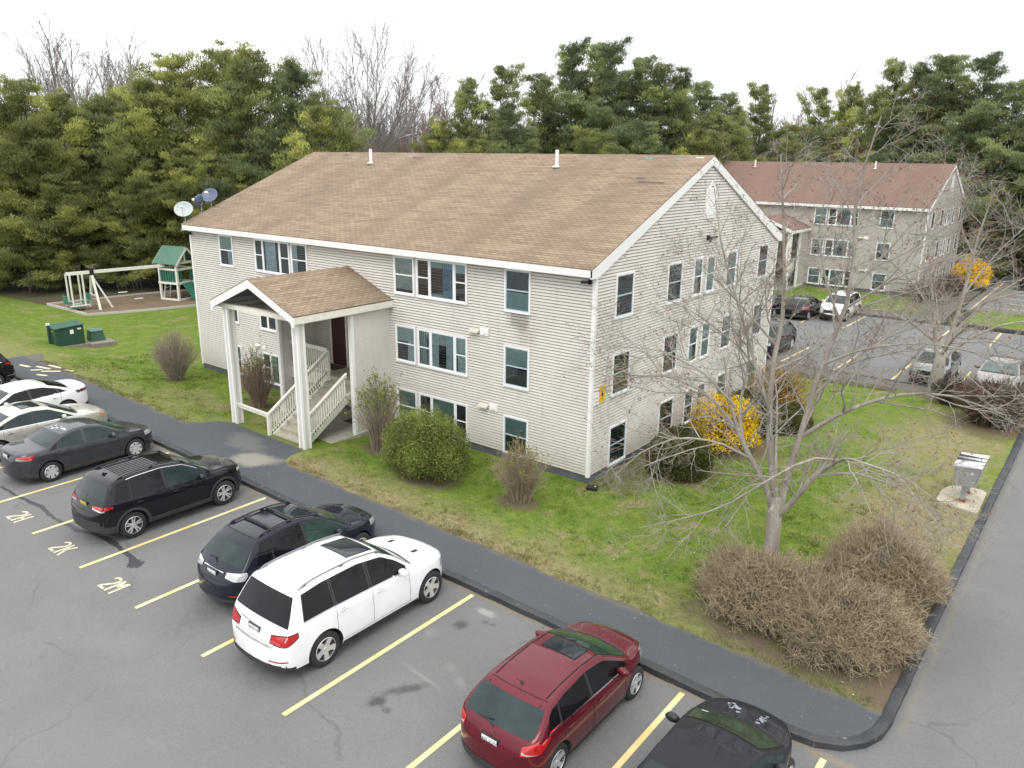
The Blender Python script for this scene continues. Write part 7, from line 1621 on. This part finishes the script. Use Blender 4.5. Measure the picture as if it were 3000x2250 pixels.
MB().add([(-.36, y0 - .03, 1.165), (.40, y0 - .03, 1.235), (.40, y1 + .03, 1.235), (-.36, y1 + .03, 1.165), (-.36, y0 - .03, 1.19), (.40, y0 - .03, 1.26), (.40, y1 + .03, 1.26), (-.36, y1 + .03, 1.19)], [(0, 3, 2, 1), (4, 5, 6, 7), (0, 1, 5, 4), (1, 2, 6, 5), (2, 3, 7, 6), (3, 0, 4, 7)]).build('lid', LID, mb_)
MB().box(-.365, .405, -.12, -.09, 1.20, 1.272).box(-.365, .405, .22, .245, 1.20, 1.272).build('lid_seam', P('dark seam', (.06, .065, .07), .6), mb_)
MB().lathe([(.001, -.012), (.04, -.012), (.045, 0)], 16, c=(.16, y0 - .0, 1.02)).build('lock', P('lock badge', (.7, .7, .68), .3, metal=.5), mb_, smooth=True, sharp=40)
RUST = P('rusty steel foot', (.19, .055, .025), .9, var=.3, scale=15)
for yy in (-.42, .38):
    po = MB().box(-.07, .07, yy - .05, yy + .05, .0, .62).build('post', GALV, mb_); MB().box(-.085, .085, yy - .065, yy + .065, .0, .07).build('rusty_foot', RUST, po)
for d_ in range(3):
    y = y0 + .05 + .42 * d_; MB().add([(.292, y, .66), (.292, y + .38, .66), (.372, y + .38, 1.18), (.372, y, 1.18)], [(0, 1, 2, 3)]).build('mailbox_door', P('mailbox door', (.42, .45, .48), .4, metal=.5), mb_, recalc=False)
# ---------------------------------------------------------------- utility boxes
GRN = P('dark green enclosure paint', (.018, .062, .040), .5, var=.15, scale=3, dirt=((.06, .08, .05), 3, .58, .5)); GRN2 = P('lighter green enclosure paint', (.035, .105, .075), .5, var=.15)
pad = empty('concrete_pad', (-31.3, -2.0, .05), R_(-8), 'low concrete pad under the two green utility boxes', 'concrete pad')
MB().box(-.95, .75, -1.15, .5, -.2, .20).box(-.2, .95, .501, 1.75, -.2, .16).build('slab', P('grey pad concrete', (.22, .20, .17), .9, var=.15), pad)
tb = empty('transformer_box', (-31.3, -2.0, .25), R_(-8), 'large dark green transformer box with white stickers on the left lawn', 'utility box')
MB().prism([(-1.05, 0), (.32, 0), (.32, 1.02), (-1.05, .92)], 0, -.72, .62).build('cabinet', GRN, tb, bevel=.015)
MB().add([(-.78, -1.10, .925), (.68, -1.10, .925), (.68, .38, 1.035), (-.78, .38, 1.035), (-.78, -1.10, .96), (.68, -1.10, .96), (.68, .38, 1.07), (-.78, .38, 1.07)], [(0, 3, 2, 1), (4, 5, 6, 7), (0, 1, 5, 4), (1, 2, 6, 5), (2, 3, 7, 6), (3, 0, 4, 7)]).build('lid', GRN2, tb)
MB().box(.621, .628, -.35, -.18, .60, .82).box(.621, .628, .02, .2, .80, .88).build('warning_sticker', WHITE, tb)
MB().box(-.05, -.0, -1.056, -1.051, .72, .80).box(.06, .12, -1.056, -1.051, .72, .80).box(.2, .26, -1.056, -1.051, .72, .80).build('stencil_number', PLATEY, tb)
ps = empty('marker_post', (-31.62, -3.12, .15), 0, 'short green marker post with white cap beside the large transformer box', 'marker post')
MB().box(-.06, .06, -.06, .06, 0, 1.15).build('post', GRN, ps); MB().box(-.075, .075, -.075, .075, 1.15, 1.25).build('post_cap', WHITE, ps, bevel=.01)
ub = empty('utility_box', (-31.3, -.92, .20), R_(-8), 'small faded green utility pedestal beside the large transformer box', 'utility box')
MB().add([(-.42, -.38, 0), (.42, -.38, 0), (.42, .38, 0), (-.42, .38, 0), (-.34, -.30, .52), (.34, -.30, .52), (.34, .30, .52), (-.34, .30, .52)], [(0, 3, 2, 1), (4, 5, 6, 7), (0, 1, 5, 4), (1, 2, 6, 5), (2, 3, 7, 6), (3, 0, 4, 7)]).build('cabinet', GRN2, ub, bevel=.03)
MB().box(-.38, .38, -.34, .34, .50, .58).build('lid', P('faded green lid', (.09, .18, .15), .6, var=.2), ub, bevel=.03)
# ---------------------------------------------------------------- playground
PW = P('white vinyl play frame', (.74, .73, .66), .5, var=.05); PG = P('green play vinyl', (.035, .16, .12), .5, var=.1); PGR = P('green play roof', (.075, .17, .125), .6, var=.15)
pe = empty('play_area_edging', (0, 0, 0), 0, 'white plastic edging round the brown mulch play area', 'edging')
q = MB(); ring = [(-45.12, 2.2), (-39.4, 2.3), (-38.6, 4.2), (-37.9, 6.3), (-37.2, 9.5), (-36.5, 14), (-43, 14), (-44.5, 8.2), (-45.12, 2.2)]
for i in range(len(ring) - 1):
    a, b_ = ring[i], ring[i + 1]; q.bar((*a, h_l(*a) + .06), (*b_, h_l(*b_) + .06), .10, .16)
q.build('edging_board', P('weathered white edging', (.45, .44, .40), .7, var=.1), pe)
tw = empty('play_tower', (-40.9, 9.4, -.05), R_(15), 'white and green play tower with green roof and climbing ramp at the playground', 'play tower')
w = .80; q = MB()
for (a, b_) in ((-w, -w), (w, -w), (w, w), (-w, w)): MB().box(a - .07, a + .07, b_ - .07, b_ + .07, 0, 2.75 if b_ < 0 else 2.75).build('post', PW, tw)
MB().box(-w - .1, w + .1, -w - .1, w + .1, 1.22, 1.36).build('deck', PW, tw)
rl = MB()
for z in (2.18, 2.62):
    rl.box(-w, w, -w - .05, -w + .05, z, z + .14).box(-w, w, w - .05, w + .05, z, z + .14).box(-w - .05, -w + .05, -w, w, z, z + .14).box(w - .05, w + .05, -w, w, z, z + .14)
rl.box(-w, w, -w - .06, -w + .06, .05, .19).box(w - .06, w + .06, -w, w, .05, .19); rl.build('frame_rail', PW, tw)
for s in range(7):
    x = -w + .15 + s * (2 * w - .3) / 6
    for (f) in ((x, -w), (-w, x)):
        MB().box(f[0] - .06, f[0] + .06, f[1] - .03, f[1] + .03, 1.36, 2.18).build('guard_slat', PG, tw)
    if s < 2 or s > 4: MB().box(w - .03, w + .03, x - .06, x + .06, 1.36, 2.18).build('guard_slat', PG, tw)
MB().add([(-w - .3, -w - .25, 2.62), (-w - .3, 0, 3.75), (w + .3, 0, 3.75), (w + .3, -w - .25, 2.62), (-w - .3, w + .25, 2.62), (w + .3, w + .25, 2.62)], [(0, 1, 2, 3), (1, 4, 5, 2)]).build('roof', PGR, tw, recalc=False).modifiers.new('t', 'SOLIDIFY').thickness = .05
q = MB()
for yy in (-w - .3, w + .3): q.bar((yy, -w - .25, 2.60), (yy, 0, 3.70), .05, .12).bar((yy, w + .25, 2.60), (yy, 0, 3.70), .05, .12).bar((yy * .75, 0, 2.7), (yy * .75, 0, 3.6), .09, .09)
q.build('gable_trim', PW, tw)
rp = MB().add([(w, -.45, 1.32), (w, .45, 1.32), (w + 1.15, .45, .0), (w + 1.15, -.45, .0)], [(0, 1, 2, 3)]).build('climbing_ramp', PG, tw, recalc=False); rp.modifiers.new('t', 'SOLIDIFY').thickness = .06
for i in range(8):
    f = (i + .5) / 8; MB().lathe([(.001, .05), (.05, .03), (.06, 0)], 8, axis='z', c=(w + 1.15 * f, (-.2, .22, .05)[i % 3], 1.34 - 1.32 * f)).build('climbing_hold', PGR, tw, smooth=True)
q = MB(); q.tube([(w * .9, .1, 2.1), (w + .5, .05, 1.2), (w + 1.1, .15, .1)], .014, 5); q.build('climbing_rope', BLACKPL, tw)
q = MB(); q.bar((-w - .1, .25, 1.3), (-w - .35, .25, 0), .07, .07).bar((-w - .1, -.25, 1.3), (-w - .35, -.25, 0), .07, .07)
for i in range(4): z = .25 + .28 * i; q.bar((-w - .33 + .05 * i, -.25, z), (-w - .33 + .05 * i, .25, z), .06, .05)
q.build('ladder', PW, tw)
sw = empty('swing_set', (0, 0, 0), 0, 'white swing frame with long beam running to the play tower', 'swing set')
A = Vector((-41.6, 2.2, 2.45)); Bq = Vector((-41.0, 8.6, 2.45))
MB().bar(A, Bq, .13, .20).build('beam', PW, sw)
dirn = (Bq - A).normalized(); sd = Vector((dirn.y, -dirn.x, 0))
for k, base in ((1.55, 0),):
    top = A + dirn * k
    for s in (-1, 1):
        MB().bar(top, Vector((top.x, top.y, 0)) + sd * s * .85, .13, .13).build('leg', PW, sw)
    MB().bar(Vector((top.x, top.y, .9)) + sd * -.55, Vector((top.x, top.y, .9)) + sd * .55, .10, .10).build('cross_brace', PW, sw)
    MB().box(top.x - .14, top.x + .14, top.y - .12, top.y + .12, 2.25, 2.62).build('bracket', BLACKPL, sw)
MB().bar(A + dirn * 1.6 + Vector((0, 0, -.3)), Vector((*(A + dirn * 2.5).xy, .0)) + sd * .4, .10, .10).build('diagonal_brace', PW, sw)
for k, h_ in ((3.4, .9), (4.4, .35)):
    p = A + dirn * k; q = MB()
    for s in (-.25, .25): u = p + dirn * s; q.tube([u, (u.x, u.y, h_)], .012, 5)
    q.build('chain', P('dull chain', (.12, .12, .12), .5, metal=.6), sw); MB().bar(Vector((p.x, p.y, h_)) - dirn * .28, Vector((p.x, p.y, h_)) + dirn * .28, .16, .04).build('swing_seat', PW, sw)
gl2 = empty('glider_swing', (A.x, A.y, 0), 0, 'green and white two-seat glider hanging at the left end of the swing beam', 'glider swing')
q = MB()
for k in (.1, .85):
    for s in (-.38, .38):
        u = dirn * k + sd * s; q.bar((u.x, u.y, 2.4), (u.x, u.y, .35), .08, .08)
q.build('hanger_bar', PW, gl2)
for k, nm in ((-.05, 'seat'), (.98, 'seat')):
    u = dirn * k; o = MB().bar(Vector((u.x, u.y, .55)) - sd * .4, Vector((u.x, u.y, .55)) + sd * .4, .34, .06).bar(Vector((u.x, u.y, .85)) - sd * .4 + dirn * (-.2 if k < .5 else .2), Vector((u.x, u.y, .85)) + sd * .4 + dirn * (-.2 if k < .5 else .2), .05, .42).build('seat', PG, gl2)
u = dirn * .47; MB().bar(Vector((u.x, u.y, .22)) - sd * .35, Vector((u.x, u.y, .22)) + sd * .35, .7, .06).build('footboard', PG, gl2)
MB().bar(Vector((0, 0, .38)) - sd * .4 - dirn * .1, Vector((0, 0, .38)) - sd * .4 + dirn * 1.1, .07, .07).bar(Vector((0, 0, .38)) + sd * .4 - dirn * .1, Vector((0, 0, .38)) + sd * .4 + dirn * 1.1, .07, .07).build('side_rail', PW, gl2)
# ---------------------------------------------------------------- utility pole beyond the roof
pl_ = empty('utility_pole', (-67.8, 60, -.3), 0, 'grey utility pole with transformer and long lamp arm seen over the ridge', 'utility pole')
MB().tube([(0, 0, 0), (0, 0, 14.0)], [.19, .12], 10).build('pole', P('weathered pole timber', (.24, .22, .19), .9, var=.15), pl_, smooth=True)
MB().lathe([(.001, 0), (.26, 0), (.26, .8), (.001, .85)], 14, axis='z', c=(-.4, 0, 12.0)).build('transformer_can', GALV, pl_, smooth=True, sharp=40)
MB().tube([(0, 0, 13.2), (-1.5, -.3, 12.9), (-3.2, -.8, 12.0)], [.07, .06, .05], 8).build('lamp_arm', WHITE, pl_, smooth=True)
# small litter on the walk
for i, (x, y) in enumerate([(-9.9, -4.9), (-10.6, -5.0), (-8.9, -5.6), (6.6, -6.5), (7.5, -6.2), (3.4, -6.0)]):
    pass
